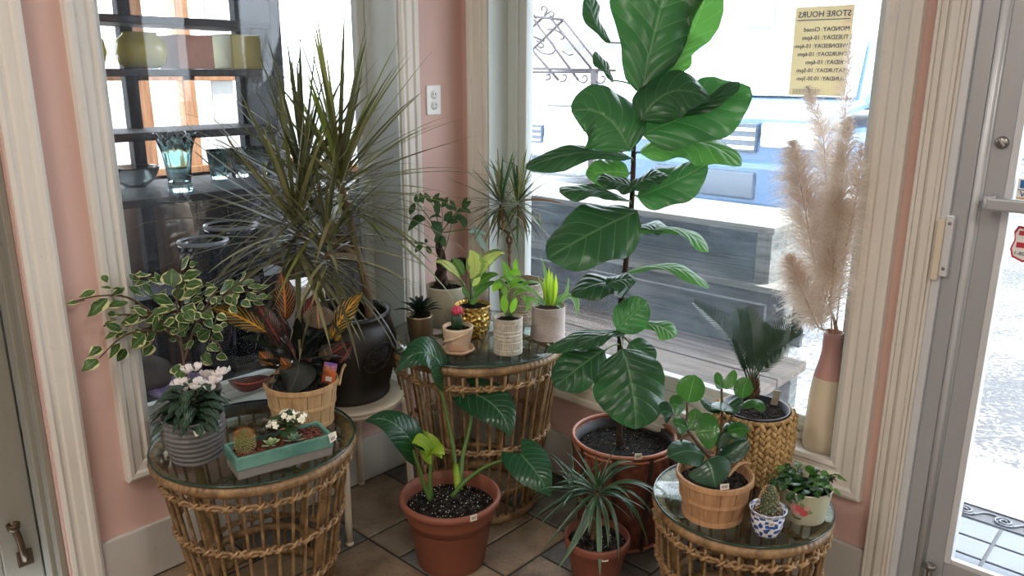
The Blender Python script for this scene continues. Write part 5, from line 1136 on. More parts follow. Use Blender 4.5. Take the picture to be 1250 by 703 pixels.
for mat, sh, key in ((CROTY, 'lance', 0), (CROTO, 'lance', 1), (CROTR, 'lance', 2), (CROTM, 'oval', 3), (CROTD, 'lance', 4)):
    CRL = [[((0.2346, -1.0331, 0.7631), (0.1608, -1.0781, 0.8063), (0.09, -1.127, 0.831), 0.0573, (0.5668, -0.6181, 0.5377)), ((0.3524, -0.894, 0.732), (0.3672, -0.8536, 0.8051), (0.398, -0.8018, 0.8688), 0.0592, (0.5342, -0.5826, 0.5246)), ((0.4021, -0.9133, 0.7466), (0.4072, -0.9054, 0.7554), (0.4123, -0.8975, 0.7643), 0.0174, (0.5342, -0.5826, 0.5246))], [((0.2238, -0.9672, 0.7778), (0.2116, -0.9518, 0.8506), (0.1885, -0.9463, 0.9233), 0.061, (0.5342, -0.5826, 0.5246)), ((0.2687, -1.0378, 0.6653), (0.2482, -1.0484, 0.6875), (0.2278, -1.059, 0.7097), 0.0411, (0.5342, -0.5826, 0.5246)), ((0.3686, -1.027, 0.6743), (0.3474, -1.0505, 0.6826), (0.3304, -1.0783, 0.6685), 0.0349, (0.2486, -0.2744, 0.9289)), ((0.3499, -1.0311, 0.6717), (0.3347, -1.0378, 0.6914), (0.3195, -1.0445, 0.7111), 0.0286, (0.5342, -0.5826, 0.5246))], [((0.2384, -0.9905, 0.7162), (0.1947, -1.0057, 0.7846), (0.1509, -1.0208, 0.853), 0.0511, (0.5342, -0.5826, 0.5246)), ((0.283, -0.9664, 0.7469), (0.2932, -0.9343, 0.809), (0.3033, -0.9022, 0.871), 0.0536, (0.5342, -0.5826, 0.5246)), ((0.2826, -1.0602, 0.6459), (0.2452, -1.1088, 0.6265), (0.202, -1.1509, 0.6393), 0.0573, (0.3139, -0.3455, 0.955)), ((0.3463, -0.9239, 0.6658), (0.3712, -0.8868, 0.7045), (0.3996, -0.8534, 0.7244), 0.0374, (0.5342, -0.5826, 0.5246)), ((0.4072, -0.9069, 0.6748), (0.4164, -0.8889, 0.7007), (0.4257, -0.8709, 0.7266), 0.0212, (0.8546, -0.1918, 0.4036)), ((0.2408, -0.9689, 0.6926), (0.2082, -0.9824, 0.7183), (0.1755, -0.996, 0.7441), 0.0374, (0.5342, -0.5826, 0.5246))], [((0.3376, -0.9216, 0.7706), (0.329, -0.9169, 0.8049), (0.3203, -0.9123, 0.8391), 0.0841, (0.5342, -0.5826, 0.5246)), ((0.3829, -0.926, 0.6836), (0.372, -0.9278, 0.7058), (0.3611, -0.9297, 0.7281), 0.0374, (0.5342, -0.5826, 0.5246))], [((0.3747, -1.0253, 0.7021), (0.3937, -1.039, 0.6745), (0.3973, -1.0766, 0.6206), 0.0934, (0.4151, -0.4545, 0.7881)), ((0.2512, -1.0235, 0.7094), (0.208, -1.0519, 0.7405), (0.1699, -1.0857, 0.7436), 0.0286, (0.2306, -0.2554, 1.0255)), ((0.2878, -0.9708, 0.6848), (0.265, -0.9829, 0.7088), (0.2422, -0.9951, 0.7327), 0.0498, (0.5342, -0.5826, 0.5246)), ((0.2944, -0.9541, 0.6754), (0.2941, -0.9475, 0.7133), (0.2938, -0.9409, 0.751), 0.056, (0.5342, -0.5826, 0.5246)), ((0.3249, -0.9666, 0.6799), (0.2963, -0.967, 0.7122), (0.2675, -0.9674, 0.7449), 0.056, (0.5342, -0.5826, 0.5246)), ((0.3175, -0.9478, 0.6729), (0.3377, -0.9193, 0.7001), (0.3579, -0.8908, 0.7273), 0.0498, (0.5342, -0.5826, 0.5246)), ((0.3524, -0.999, 0.6763), (0.3912, -0.9889, 0.6833), (0.4337, -0.9836, 0.6678), 0.056, (0.3497, -0.3835, 0.762)), ((0.3268, -0.997, 0.6691), (0.3204, -1.0315, 0.6677), (0.3179, -1.0691, 0.6483), 0.0498, (0.3497, -0.3835, 0.762)), ((0.3022, -0.9386, 0.6599), (0.3254, -0.8933, 0.6866), (0.3534, -0.8523, 0.6898), 0.0498, (0.5342, -0.5826, 0.5246)), ((0.2607, -0.9679, 0.6839), (0.2265, -0.9885, 0.6942), (0.1921, -1.0093, 0.7046), 0.0436, (0.5342, -0.5826, 0.5246)), ((0.2567, -0.9436, 0.6833), (0.2447, -0.9401, 0.723), (0.2326, -0.9366, 0.7627), 0.0498, (0.5342, -0.5826, 0.5246)), ((0.359, -0.9972, 0.6646), (0.3889, -0.9931, 0.6582), (0.4056, -1.0095, 0.6293), 0.0498, (0.433, -0.4735, 0.6916)), ((0.3193, -1.021, 0.6608), (0.3288, -1.0452, 0.6476), (0.3385, -1.0692, 0.6348), 0.0436, (0.433, -0.4735, 0.6916)), ((0.2893, -0.9136, 0.6834), (0.2935, -0.892, 0.7124), (0.2978, -0.8704, 0.7415), 0.0498, (0.5342, -0.5826, 0.5246)), ((0.3739, -1.0005, 0.6566), (0.3568, -1.0088, 0.6769), (0.3396, -1.017, 0.6973), 0.0498, (0.5342, -0.5826, 0.5246)), ((0.3724, -0.9848, 0.6647), (0.3775, -0.9726, 0.6852), (0.3826, -0.9603, 0.7057), 0.0498, (0.5342, -0.5826, 0.5246)), ((0.3327, -1.0173, 0.6373), (0.3395, -1.0024, 0.6609), (0.3464, -0.9874, 0.6845), 0.0436, (0.5342, -0.5826, 0.5246)), ((0.3577, -0.9474, 0.6502), (0.3754, -0.9331, 0.664), (0.3931, -0.9188, 0.6777), 0.0436, (0.5342, -0.5826, 0.5246))]][key]
    CRL = [(b, m_, tp, w * 1.22, n) for b, m_, tp, w, n in CRL]
    leaves(t, CRL, mat, sh, .16, .03, 1.5, .15, 9, 3, key * 20)
rs = random.Random(19); c0 = Vector((cx, cy, z0 + .17))
for i in range(26):
    a = rs.uniform(0, 2 * PI); el = rs.uniform(.1, 1.3); d = Vector((math.cos(a) * math.cos(el), math.sin(a) * math.cos(el), math.sin(el))); b = c0 + d * .02 + Vector((0, 0, rs.uniform(-.03, .05))); e = b + d * rs.uniform(.09, .14)
    part('leaf', leaf(G(), b, (b + e) / 2 + Vector((0, 0, .012)), e, rs.uniform(.026, .036), Vector((-d.x * .6, -d.y * .6, 1)), 'lance', .16, .03, 1.5, .15, 8, 2, i, clampw), (CROTD, CROTD, CROTD, CROTR)[i % 4], t)
TAGP = Mat('plant_label', .4); u = TAGP.xyz(TAGP.coord('Generated')); TAGP.base(TAGP.mix(u[2].step(.5, .75), TAGP.mix(TAGP.noise(30, 3, .6).step(.4, .6), '#c2602c', '#2a1c1a'), TAGP.mix(TAGP.noise(40, 3, .6).step(.4, .6), '#d98a3c', '#6b54a8'))); TAGP = TAGP.m
p = Vector((0.4111, -0.9461, 0.6542)); n = Vector((0.6533, -0.7106, 0.2612)); n.z *= .3; n.normalize(); x = Vector((0, 0, 1)).cross(n).normalized(); y = n.cross(x)
M = Matrix(((x.x, y.x, n.x, p.x), (x.y, y.y, n.y, p.y), (x.z, y.z, n.z, p.z), (0, 0, 0, 1)))
lb = part('plant_label', lathe(G(), [(0, 0), (.0001, 0)], (0, 0, -5), 3) if False else bx(-.019, .019, -.036, .036, 0, .0015, M @ Matrix.Rotation(-.2, 4, 'Z')), TAGP, t, False, .0005)
part('price_tag', bx(-.008, .010, -.020, -.006, .0016, .0022, M @ Matrix.Rotation(-.2, 4, 'Z')), TAGM, lb, False)

# ================================================================ black pot with the tall dracaena, on the stool
c = (scx, scy, .4565); z0 = .4565
t = thing('dragon_tree', 'tall dracaena with spiky narrow leaves in a black embossed pot on the stool', 'plant', c)
P = [(0, 0), (.128, 0), (.134, .006), (.137, .016), (.133, .022), (.150, .09), (.163, .165), (.163, .20), (.150, .25), (.141, .268), (.146, .275), (.149, .284), (.146, .291), (.138, .291), (.134, .28), (.14, .25), (.145, .22), (0, .22)]
pot(t, [(r, z0 + z) for r, z in P], (scx, scy, 0), BLACKGLAZE, 72)
soil(t, c, .142, z0 + .232, 6, 0, .012)
# embossed oval medallion on the pot's flank
mp = Vector((0.3289, -0.7, 0.618)); mn = Vector((0.9993, 0.0367, 0)); tx = Vector((0, 0, 1)).cross(mn).normalized()
g = G()
def onpot(a, b, d=.003):
    ang = math.atan2(mp.y - scy, mp.x - scx) + a / .163; zz = mp.z + b
    r = .163 - .55 * max(0, zz - (z0 + .20)) ** 1.3 * 2.2 - max(0, z0 + .165 - zz) * .17
    return Vector((scx + (r + d) * math.cos(ang), scy + (r + d) * math.sin(ang), zz))
el = [onpot(.058 * math.cos(q), .044 * math.sin(q) + .012 * math.cos(q)) for q in [2 * PI * i / 40 for i in range(40)]]
tube(g, el, .0022, 6, True)
el = [onpot(.052 * math.cos(q), .038 * math.sin(q) + .011 * math.cos(q), .002) for q in [2 * PI * i / 40 for i in range(40)]]
tube(g, el, .0012, 6, True)
for q in (0.3, 1.9, 3.3, 5.0): ball(g, onpot(.058 * math.cos(q), .044 * math.sin(q) + .012 * math.cos(q)), .0055, 8, 5)
rs = random.Random(4)
for i in range(5):
    tube(g, [onpot(-.035 + .012 * k, -.02 + i * .010 + .011 * (-.035 + .012 * k) / .058 + .003 * math.sin(k * 2 + i), .001) for k in range(7)], .0018, 5)
for i in range(14): a, b = rs.uniform(-.034, .034), rs.uniform(-.022, .024); ball(g, onpot(a, b, .001), .004, 6, 4, (1, 1, .7))
part('medallion', g, BLACKGLAZE, t)
HD = [(0.1154, -0.6616, 1.1474), (0.0992, -0.8265, 1.0073), (0.2414, -0.8122, 0.9585), (0.0079, -0.7284, 1.1196)]
TB = [(0.234, -0.6577, 0.7113), (0.2038, -0.6454, 0.8203), (0.1691, -0.6439, 0.9111)]
stems(t, [TB + [HD[0]], [TB[2], ((TB[2][0] + HD[1][0]) / 2, (TB[2][1] + HD[1][1]) / 2, HD[1][2] - .03), HD[1]], [TB[2], HD[2]], [TB[2], HD[3]]], (.0145, .012), BARK, 'trunk', 10)
rs = random.Random(21)
def crown(t, c, n, Lr, w, elr, mats, droop=(.25, 1.1), bias=None, hint=None, seg=8, name='blade', clampf=clampw, ga0=0.0, lift=.03):
    c = Vector(c)
    for k in range(n):
        s = (k + .5) / n
        el = elr[1] + (elr[0] - elr[1]) * s ** 1.0 + rs.uniform(-.15, .15); a = k * 2.39996 + ga0 + rs.uniform(-.25, .25)
        d = Vector((math.cos(a) * math.cos(el), math.sin(a) * math.cos(el), math.sin(el)))
        if bias: d = (d + Vector(bias)).normalized()
        L_ = rs.uniform(*Lr) * (1 - .22 * abs(s - .45)); dr = rs.uniform(*droop) * (.35 + .65 * s)
        mt = mats[min(len(mats) - 1, rs.randrange(len(mats)))]
        part(name, blade(G(), c + d * .012 + Vector((0, 0, lift * (.5 - s))), d, L_, w * rs.uniform(.8, 1.15), dr, seg, .3, .75, clampf), mt, t)
crown(t, HD[0], 86, (.38, .56), .0158, (-.45, 1.5), [DRAC[2], DRAC[0], DRAC[2], DRAC[3], DRAC[0]], (.2, .9), (0.0736, 0.0677, 0.0003), lift=.14)
crown(t, HD[1], 82, (.36, .52), .0158, (-.7, 1.3), [DRAC[0], DRAC[1], DRAC[0], DRAC[3]], (.2, 1.1), (-0.0736, -0.0677, -0.0003), ga0=1.0, lift=.14)
crown(t, HD[2], 66, (.26, .40), .0115, (-.75, 1.3), [DRAC[0], DRAC[1], DRAC[3]], (.4, 1.5), ga0=2.0, lift=.14)
crown(t, HD[3], 58, (.34, .50), .0158, (-.4, 1.4), [DRAC[1], DRAC[0], DRAC[1]], (.2, .9), ga0=3.0, lift=.14)

# ================================================================ plants on the corner table
# ---- haworthia
c = (0.326, -0.5249, 0.62); cx, cy, z0 = c
t = thing('haworthia', 'dark spiky succulent in a bronze metal cup on the corner table', 'plant', c)
BRZ = Mat('brushed_bronze', .32, .5, .85); n = BRZ.noise(40, 3, .6, stretch=(1, 1, .05)); BRZ.base(BRZ.mix(n, '#7d6a55', '#a08d74')); BRZ = BRZ.m
pot(t, [(0, z0), (.034, z0), (.036, z0 + .003), (.0445, z0 + .098), (.0455, z0 + .104), (.043, z0 + .104), (.041, z0 + .09), (0, z0 + .09)], (cx, cy, 0), BRZ, 40)
soil(t, c, .0415, z0 + .093, 2)
HAW = leaf_mat('haworthia_leaf', '#131f18', '#26382a', None, 0, 0, .9, .35, .05, bump=0)
rs = random.Random(4)
for k in range(34):
    s = k / 33; a = k * 2.39996; el = 1.45 - 1.15 * s; L_ = .060 + .030 * s
    d = Vector((math.cos(a) * math.cos(el), math.sin(a) * math.cos(el), math.sin(el))); b = Vector((cx, cy, z0 + .098)) + d * .006
    part('leaf', leaf(G(), b, b + d * L_ * .5 + Vector((0, 0, .006)), b + d * L_ + Vector((0, 0, -.012 * s)), .019, Vector((-d.x, -d.y, .7)), 'lance', .45, 0, 1, 0, 6, 2, k, clampw), HAW, t)

# ---- money tree
c = (0.2312, -0.3175, 0.62); cx, cy, z0 = c
t = thing('money_tree', 'money tree with a braided trunk in a beige cylinder pot at the wall', 'plant', c)
BEIGE = plain('beige_glaze', '#b3ad98', .35, .5, nz=.05, ns=8)
pot(t, [(0, z0), (.062, z0), (.066, z0 + .004), (.069, z0 + .142), (.070, z0 + .148), (.066, z0 + .149), (.064, z0 + .13), (0, z0 + .13)], (cx, cy, 0), BEIGE, 48)
soil(t, c, .0645, z0 + .136, 8)
crm = lambda x, y: (480 + x / 3.906, 220 + y / 3.906)
TK = [(0.1912, -0.3038, 0.7573), (0.1831, -0.2952, 0.8013), (0.176, -0.2855, 0.8453), (0.1584, -0.2801, 0.9039), (0.1522, -0.2669, 0.9552)]
for k in range(3):
    P = []; base = smooth(TK, 8)
    for i, q in enumerate(base):
        s = i / (len(base) - 1); a = 2 * PI * k / 3 + s * 9; rr = .016 * (1 - .75 * s)
        P.append(q + Vector((math.cos(a) * rr, math.sin(a) * rr, 0)))
    g = G(); tube(g, P, [.012 * (1 - .62 * i / len(P)) for i in range(len(P))], 8); part('trunk', g, DARKBARK, t)
MS = [[(0.1607, -0.278, 0.9039), (0.1494, -0.299, 0.9516), (0.1335, -0.3137, 0.9897)], [(0.1579, -0.2752, 0.9185), (0.1543, -0.2569, 0.9772), (0.142, -0.2494, 1.0285)], [(0.1563, -0.2713, 0.9332), (0.158, -0.224, 0.981), (0.1694, -0.2027, 1.0106)], [(0.162, -0.2795, 0.8966), (0.1602, -0.3105, 0.8934), (0.1471, -0.3337, 0.9012)], [(0.1536, -0.2684, 0.9479), (0.128, -0.2677, 1.0138), (0.11, -0.2708, 1.0504)], [(0.1538, -0.2708, 0.9405), (0.1082, -0.3102, 1.0243), (0.0868, -0.3205, 1.0497)], [(0.1561, -0.2688, 0.9405), (0.1707, -0.2041, 1.0033), (0.1835, -0.1842, 1.0255)], [(0.1758, -0.283, 0.8526), (0.173, -0.2479, 0.9166), (0.1637, -0.2133, 0.9958)], [(0.1639, -0.2616, 0.9406), (0.2035, -0.1943, 0.948), (0.2474, -0.182, 0.9483)]]
stems(t, MS, (.0022, .0012), GREENSTEM)
ML = [((0.1307, -0.3162, 0.9897), (0.1116, -0.3417, 0.9876), (0.0988, -0.3737, 0.9515), 0.0349, (0.3497, -0.3835, 0.762)), ((0.13, -0.3155, 0.9933), (0.1127, -0.3347, 1.0036), (0.0996, -0.3583, 0.9913), 0.0182, (0.3497, -0.3835, 0.762)), ((0.1441, -0.3053, 0.9861), (0.1714, -0.2957, 0.9627), (0.1836, -0.3044, 0.928), 0.0364, (0.4746, -0.5186, 0.6564)), ((0.1394, -0.3069, 0.9934), (0.1574, -0.2925, 1.0067), (0.1795, -0.2826, 0.9975), 0.0152, (0.3497, -0.3835, 0.762)), ((0.1408, -0.3411, 0.8968), (0.1344, -0.3544, 0.8958), (0.1312, -0.371, 0.8779), 0.0243, (0.4746, -0.5186, 0.6564)), ((0.1492, -0.3326, 0.8991), (0.162, -0.3323, 0.8867), (0.1748, -0.3321, 0.8745), 0.0197, (0.4746, -0.5186, 0.6564)), ((0.1458, -0.3322, 0.9085), (0.1324, -0.3507, 0.9109), (0.1191, -0.3691, 0.9133), 0.0121, (0.4746, -0.5186, 0.6564)), ((0.1455, -0.3319, 0.9099), (0.1486, -0.3329, 0.9189), (0.1517, -0.3338, 0.9279), 0.0137, (0.4746, -0.5186, 0.6564)), ((0.1575, -0.2526, 0.9809), (0.1691, -0.2423, 0.999), (0.1807, -0.232, 1.0171), 0.0319, (0.4746, -0.5186, 0.6564)), ((0.1389, -0.2617, 1.0028), (0.1343, -0.265, 1.0245), (0.1297, -0.2683, 1.0461), 0.0243, (0.4746, -0.5186, 0.6564)), ((0.0828, -0.325, 1.0475), (0.0838, -0.3385, 1.0275), (0.0848, -0.3519, 1.0076), 0.0243, (0.4746, -0.5186, 0.6564)), ((0.0836, -0.3237, 1.0489), (0.0869, -0.3221, 1.0642), (0.0902, -0.3204, 1.0795), 0.0152, (0.4746, -0.5186, 0.6564)), ((0.1705, -0.2038, 1.0047), (0.1984, -0.1946, 0.9791), (0.2088, -0.2015, 0.9536), 0.0289, (0.4746, -0.5186, 0.6564)), ((0.1696, -0.203, 1.0092), (0.1919, -0.1861, 1.0187), (0.2183, -0.1738, 1.0051), 0.0228, (0.4746, -0.5186, 0.6564)), ((0.1598, -0.2093, 1.0165), (0.1488, -0.2221, 1.0283), (0.1378, -0.235, 1.0401), 0.0197, (0.4746, -0.5186, 0.6564)), ((0.1849, -0.1835, 1.024), (0.1974, -0.1741, 1.0374), (0.2098, -0.1648, 1.0507), 0.0213, (0.4746, -0.5186, 0.6564)), ((0.1122, -0.2709, 1.0445), (0.103, -0.2794, 1.0635), (0.0939, -0.2878, 1.0825), 0.0197, (0.4746, -0.5186, 0.6564)), ((0.1118, -0.2705, 1.0467), (0.1236, -0.2603, 1.064), (0.1354, -0.2502, 1.0812), 0.0197, (0.4746, -0.5186, 0.6564)), ((0.1166, -0.2668, 1.0445), (0.1355, -0.252, 1.0569), (0.1575, -0.2405, 1.0521), 0.0197, (0.4746, -0.5186, 0.6564)), ((0.1055, -0.3052, 1.0446), (0.1017, -0.3082, 1.065), (0.098, -0.3111, 1.0854), 0.0182, (0.4746, -0.5186, 0.6564)), ((0.1732, -0.2825, 0.9371), (0.1856, -0.2857, 0.9164), (0.198, -0.289, 0.8956), 0.0258, (0.4746, -0.5186, 0.6564)), ((0.1708, -0.2833, 0.9408), (0.1706, -0.2962, 0.9254), (0.1704, -0.309, 0.91), 0.0258, (0.4746, -0.5186, 0.6564)), ((0.1346, -0.2427, 1.0269), (0.1438, -0.2342, 1.0461), (0.153, -0.2257, 1.0652), 0.0228, (0.4746, -0.5186, 0.6564)), ((0.1335, -0.2438, 1.0268), (0.1238, -0.254, 1.0423), (0.1142, -0.2642, 1.0577), 0.0213, (0.4746, -0.5186, 0.6564)), ((0.0792, -0.314, 1.0481), (0.0948, -0.3023, 1.0599), (0.1105, -0.2907, 1.0716), 0.0182, (0.4746, -0.5186, 0.6564)), ((0.1442, -0.2528, 0.9754), (0.1359, -0.2712, 0.9652), (0.1277, -0.2896, 0.9551), 0.0273, (0.4746, -0.5186, 0.6564)), ((0.154, -0.2411, 0.9828), (0.1751, -0.2297, 0.9801), (0.1962, -0.2184, 0.9774), 0.0258, (0.4746, -0.5186, 0.6564)), ((0.1835, -0.1842, 1.0255), (0.1893, -0.1789, 1.0447), (0.195, -0.1735, 1.0639), 0.0182, (0.4746, -0.5186, 0.6564)), ((0.1694, -0.2027, 1.0106), (0.1604, -0.2095, 1.0335), (0.1516, -0.2163, 1.0564), 0.0197, (0.4746, -0.5186, 0.6564)), ((0.1637, -0.2133, 0.9958), (0.1813, -0.2066, 0.9894), (0.1989, -0.1998, 0.983), 0.0197, (0.4746, -0.5186, 0.6564))]
leaves(t, ML, MONEY, 'oval', .15, .03, 2, .1, 7, 2, 40)
PL = [((0.2802, -0.2186, 0.9579), (0.2773, -0.2294, 0.9552), (0.2744, -0.2401, 0.9525), 0.0167, (0.433, -0.4735, 0.6916)), ((0.2819, -0.2161, 0.9607), (0.3017, -0.2075, 0.9539), (0.3214, -0.1989, 0.947), 0.0182, (0.433, -0.4735, 0.6916)), ((0.2854, -0.2154, 0.9536), (0.3077, -0.2138, 0.9215), (0.3298, -0.2122, 0.8896), 0.0228, (0.433, -0.4735, 0.6916)), ((0.2824, -0.2166, 0.9579), (0.2823, -0.2201, 0.9678), (0.2823, -0.2235, 0.9777), 0.0091, (0.433, -0.4735, 0.6916))]
leaves(t, PL, PALEL, 'oval', .15, .0, 2, .1, 7, 2, 60, label='pale silvery leaf')

# ---- moon cactus
c = (0.477, -0.4944, 0.62); cx, cy, z0 = c
t = thing('moon_cactus', 'red-topped moon cactus in a cream swirl pot with saucer on the corner table', 'plant', c)
m = Mat('cream_pink_ceramic', .45); n = m.noise(16, 3, .5); m.base(m.mix(n.step(.4, .6), '#d9c3a9', '#cfae93')); CRP = m.m
pot(t, [(0, z0 + .010), (.030, z0 + .010), (.035, z0 + .016), (.046, z0 + .055), (.050, z0 + .082), (.050, z0 + .090), (.046, z0 + .090), (.044, z0 + .075), (0, z0 + .075)], (cx, cy, 0), CRP, 48, fn=lambda a, r, z: (r * (1 + .02 * math.sin(3 * a + z * 60)), z))
sc_ = part('saucer', lathe(G(), [(0, z0), (.040, z0), (.050, z0 + .008), (.057, z0 + .016), (.054, z0 + .018), (.046, z0 + .011), (0, z0 + .010)], (cx, cy, 0), 48, fn=lambda a, r, z: (r * (1 + .05 * math.sin(5 * a)), z + .002 * math.sin(5 * a))), CRP, t)
g = G(); tube(g, [(cx + (.0455 + .0035 * s / 20) * math.cos(3.6 + s * .13), cy + (.0455 + .0035 * s / 20) * math.sin(3.6 + s * .13), z0 + .028 + s * .0026) for s in range(21)], [.0030 + .002 * math.sin(PI * i / 20) for i in range(21)], 7); part('swirl', g, CRP, t)
soil(t, c, .0445, z0 + .079, 3)
MOONG = plain('moon_cactus_stem', '#27442c', .5, nz=.15, ns=30); MOONR = plain('moon_cactus_crown', '#c8415a', .5, nz=.25, ns=40)
part('stem', lathe(G(), [(0, 0), (.017, 0), (.0175, .03), (.0145, .048), (0, .052)], (cx, cy, z0 + .079), 36, fn=lambda a, r, z: (r * (1 + .22 * math.cos(3 * a)), z)), MOONG, t)
g = G(); ball(g, (cx, cy, z0 + .142), .018, 48, 16, (1, 1, .82), lambda a, th: 1 + .10 * math.cos(9 * a) * math.sin(th))
cr_ = part('crown', g, MOONR, t)
spines(cr_, (cx, cy, z0 + .128), .028, lambda s: .0185 * math.sqrt(max(.05, 1 - (2 * s - 1) ** 2)), 6, 9, .005, plain('pink_spines', '#e29aa5', .6))

# ---- dieffenbachia in gold pot
c = (0.3992, -0.3502, 0.62); cx, cy, z0 = c
t = thing('dieffenbachia', 'dieffenbachia with cream-green leaves in a hammered gold pot on the corner table', 'plant', c)
GOLD = Mat('hammered_gold', .28, .5, 1.0); v = GOLD.voro(75); GOLD.base(GOLD.mix(v.step(.1, .7), '#c79a45', '#e2bf73')); GOLD.bump(v, 1.0, .006); GOLD = GOLD.m
pot(t, [(0, z0), (.040, z0), (.050, z0 + .01), (.060, z0 + .045), (.062, z0 + .075), (.060, z0 + .112), (.062, z0 + .118), (.058, z0 + .118), (.056, z0 + .10), (0, z0 + .10)], (cx, cy, 0), GOLD, 96, fn=lambda a, r, z: (r * (1 + .010 * math.sin(14 * a + 160 * z) * math.sin(10 * a - 210 * z)), z))
soil(t, c, .0565, z0 + .106, 4)
DS = [[(0.3767, -0.3303, 0.7308), (0.3658, -0.3231, 0.7774), (0.3635, -0.3245, 0.8177)], [(0.3791, -0.3411, 0.7336), (0.3631, -0.3497, 0.7884), (0.3543, -0.3614, 0.8169)], [(0.3811, -0.3262, 0.7308), (0.3757, -0.2945, 0.7924), (0.3848, -0.2688, 0.8393)], [(0.3789, -0.3282, 0.7308), (0.3858, -0.3263, 0.7568), (0.3949, -0.331, 0.7596)]]
stems(t, DS, (.0058, .0036), GREENSTEM)
DLL = [((0.3788, -0.3378, 0.8199), (0.381, -0.3179, 0.8683), (0.3586, -0.3208, 0.9167), 0.0676, (0.405, -0.7371, 0.4275)), ((0.3781, -0.3263, 0.8145), (0.3945, -0.2962, 0.8554), (0.4086, -0.2801, 0.8638), 0.0423, (0.5342, -0.5826, 0.5246)), ((0.3805, -0.2903, 0.8299), (0.3932, -0.2506, 0.887), (0.4235, -0.2128, 0.895), 0.0555, (0.3318, -0.3645, 0.8585)), ((0.3556, -0.3602, 0.8169), (0.3208, -0.3876, 0.8676), (0.2933, -0.4222, 0.8805), 0.0398, (0.3318, -0.3645, 0.8585)), ((0.4004, -0.3526, 0.802), (0.4121, -0.3432, 0.8176), (0.4237, -0.3338, 0.8332), 0.0278, (0.433, -0.4735, 0.6916))]
leaves(t, DLL, DIEF, 'oval', .14, .02, 1.5, .1, 9, 3, 70)
DLL = [((0.3787, -0.3275, 0.7713), (0.3996, -0.2841, 0.8183), (0.4276, -0.248, 0.8272), 0.0374, (0.3318, -0.3645, 0.8585)), ((0.3329, -0.3242, 0.8185), (0.3079, -0.3268, 0.8548), (0.2859, -0.3327, 0.8746), 0.0386, (0.5342, -0.5826, 0.5246)), ((0.3962, -0.345, 0.7565), (0.4115, -0.3198, 0.787), (0.4307, -0.2989, 0.7959), 0.0266, (0.3497, -0.3835, 0.762)), ((0.4149, -0.3744, 0.7447), (0.4208, -0.3651, 0.7553), (0.4266, -0.3558, 0.7659), 0.0266, (0.4151, -0.4545, 0.7881)), ((0.3922, -0.3618, 0.7592), (0.3843, -0.3683, 0.7806), (0.3764, -0.3747, 0.8019), 0.0205, (0.433, -0.4735, 0.6916)), ((0.3754, -0.3119, 0.7456), (0.3877, -0.2722, 0.7846), (0.4052, -0.2377, 0.7963), 0.0302, (0.2486, -0.2744, 0.9289))]
leaves(t, DLL, DIED, 'oval', .16, .02, 1.5, .1, 8, 2, 90)

# ---- arrowhead in white patterned pot
c = (0.5905, -0.3772, 0.62); cx, cy, z0 = c
t = thing('arrowhead_plant', 'arrowhead plant in a white patterned cylinder pot at the front of the corner table', 'plant', c)
m = Mat('cream_patterned_clay', .7); n = m.noise(70, 3, .6); z_ = m.xyz(m.coord())[2]; m.base(m.mix(n.step(.4, .65), '#c6bfb2', '#aba497')); PATW = m.m
prof = [(0, 0), (.044, 0)]
for i in range(73):
    z = .118 * i / 72; r = .0475
    for zz in (.018, .044, .058, .070, .082, .105): r -= .0018 * math.exp(-((z - zz) / .0016) ** 2)
    prof.append((r, z))
prof += [(.0455, .120), (.0435, .118), (.042, .10), (0, .10)]
def bead(a, r, z):
    z_ = z - z0
    if r > .045 and (.022 < z_ < .040 or .086 < z_ < .101): r -= .0016 * max(0, math.sin(38 * a)) * abs(math.sin((z_ - .022) * PI / .009))
    return r, z
pot(t, [(r, z0 + z) for r, z in prof], (cx, cy, 0), PATW, 152, fn=bead)
soil(t, c, .0425, z0 + .108, 5)
cra = lambda x, y: (0, 0)
AS = [[(0.5715, -0.3577, 0.7205), (0.5516, -0.35, 0.7911), (0.5548, -0.3375, 0.8555)], [(0.5737, -0.3557, 0.7205), (0.5651, -0.3376, 0.7912), (0.5717, -0.3405, 0.8434)], [(0.5701, -0.359, 0.7205), (0.5504, -0.3664, 0.7879), (0.5486, -0.3628, 0.8404)], [(0.576, -0.3536, 0.7205), (0.5698, -0.3202, 0.7885), (0.5708, -0.2941, 0.8185)], [(0.576, -0.3536, 0.7205), (0.5897, -0.3193, 0.7795), (0.6118, -0.3076, 0.7941)], [(0.5728, -0.3565, 0.7205), (0.5566, -0.3149, 0.7976), (0.5507, -0.2996, 0.854)]]
stems(t, AS, (.0024, .0014), GREENSTEM)
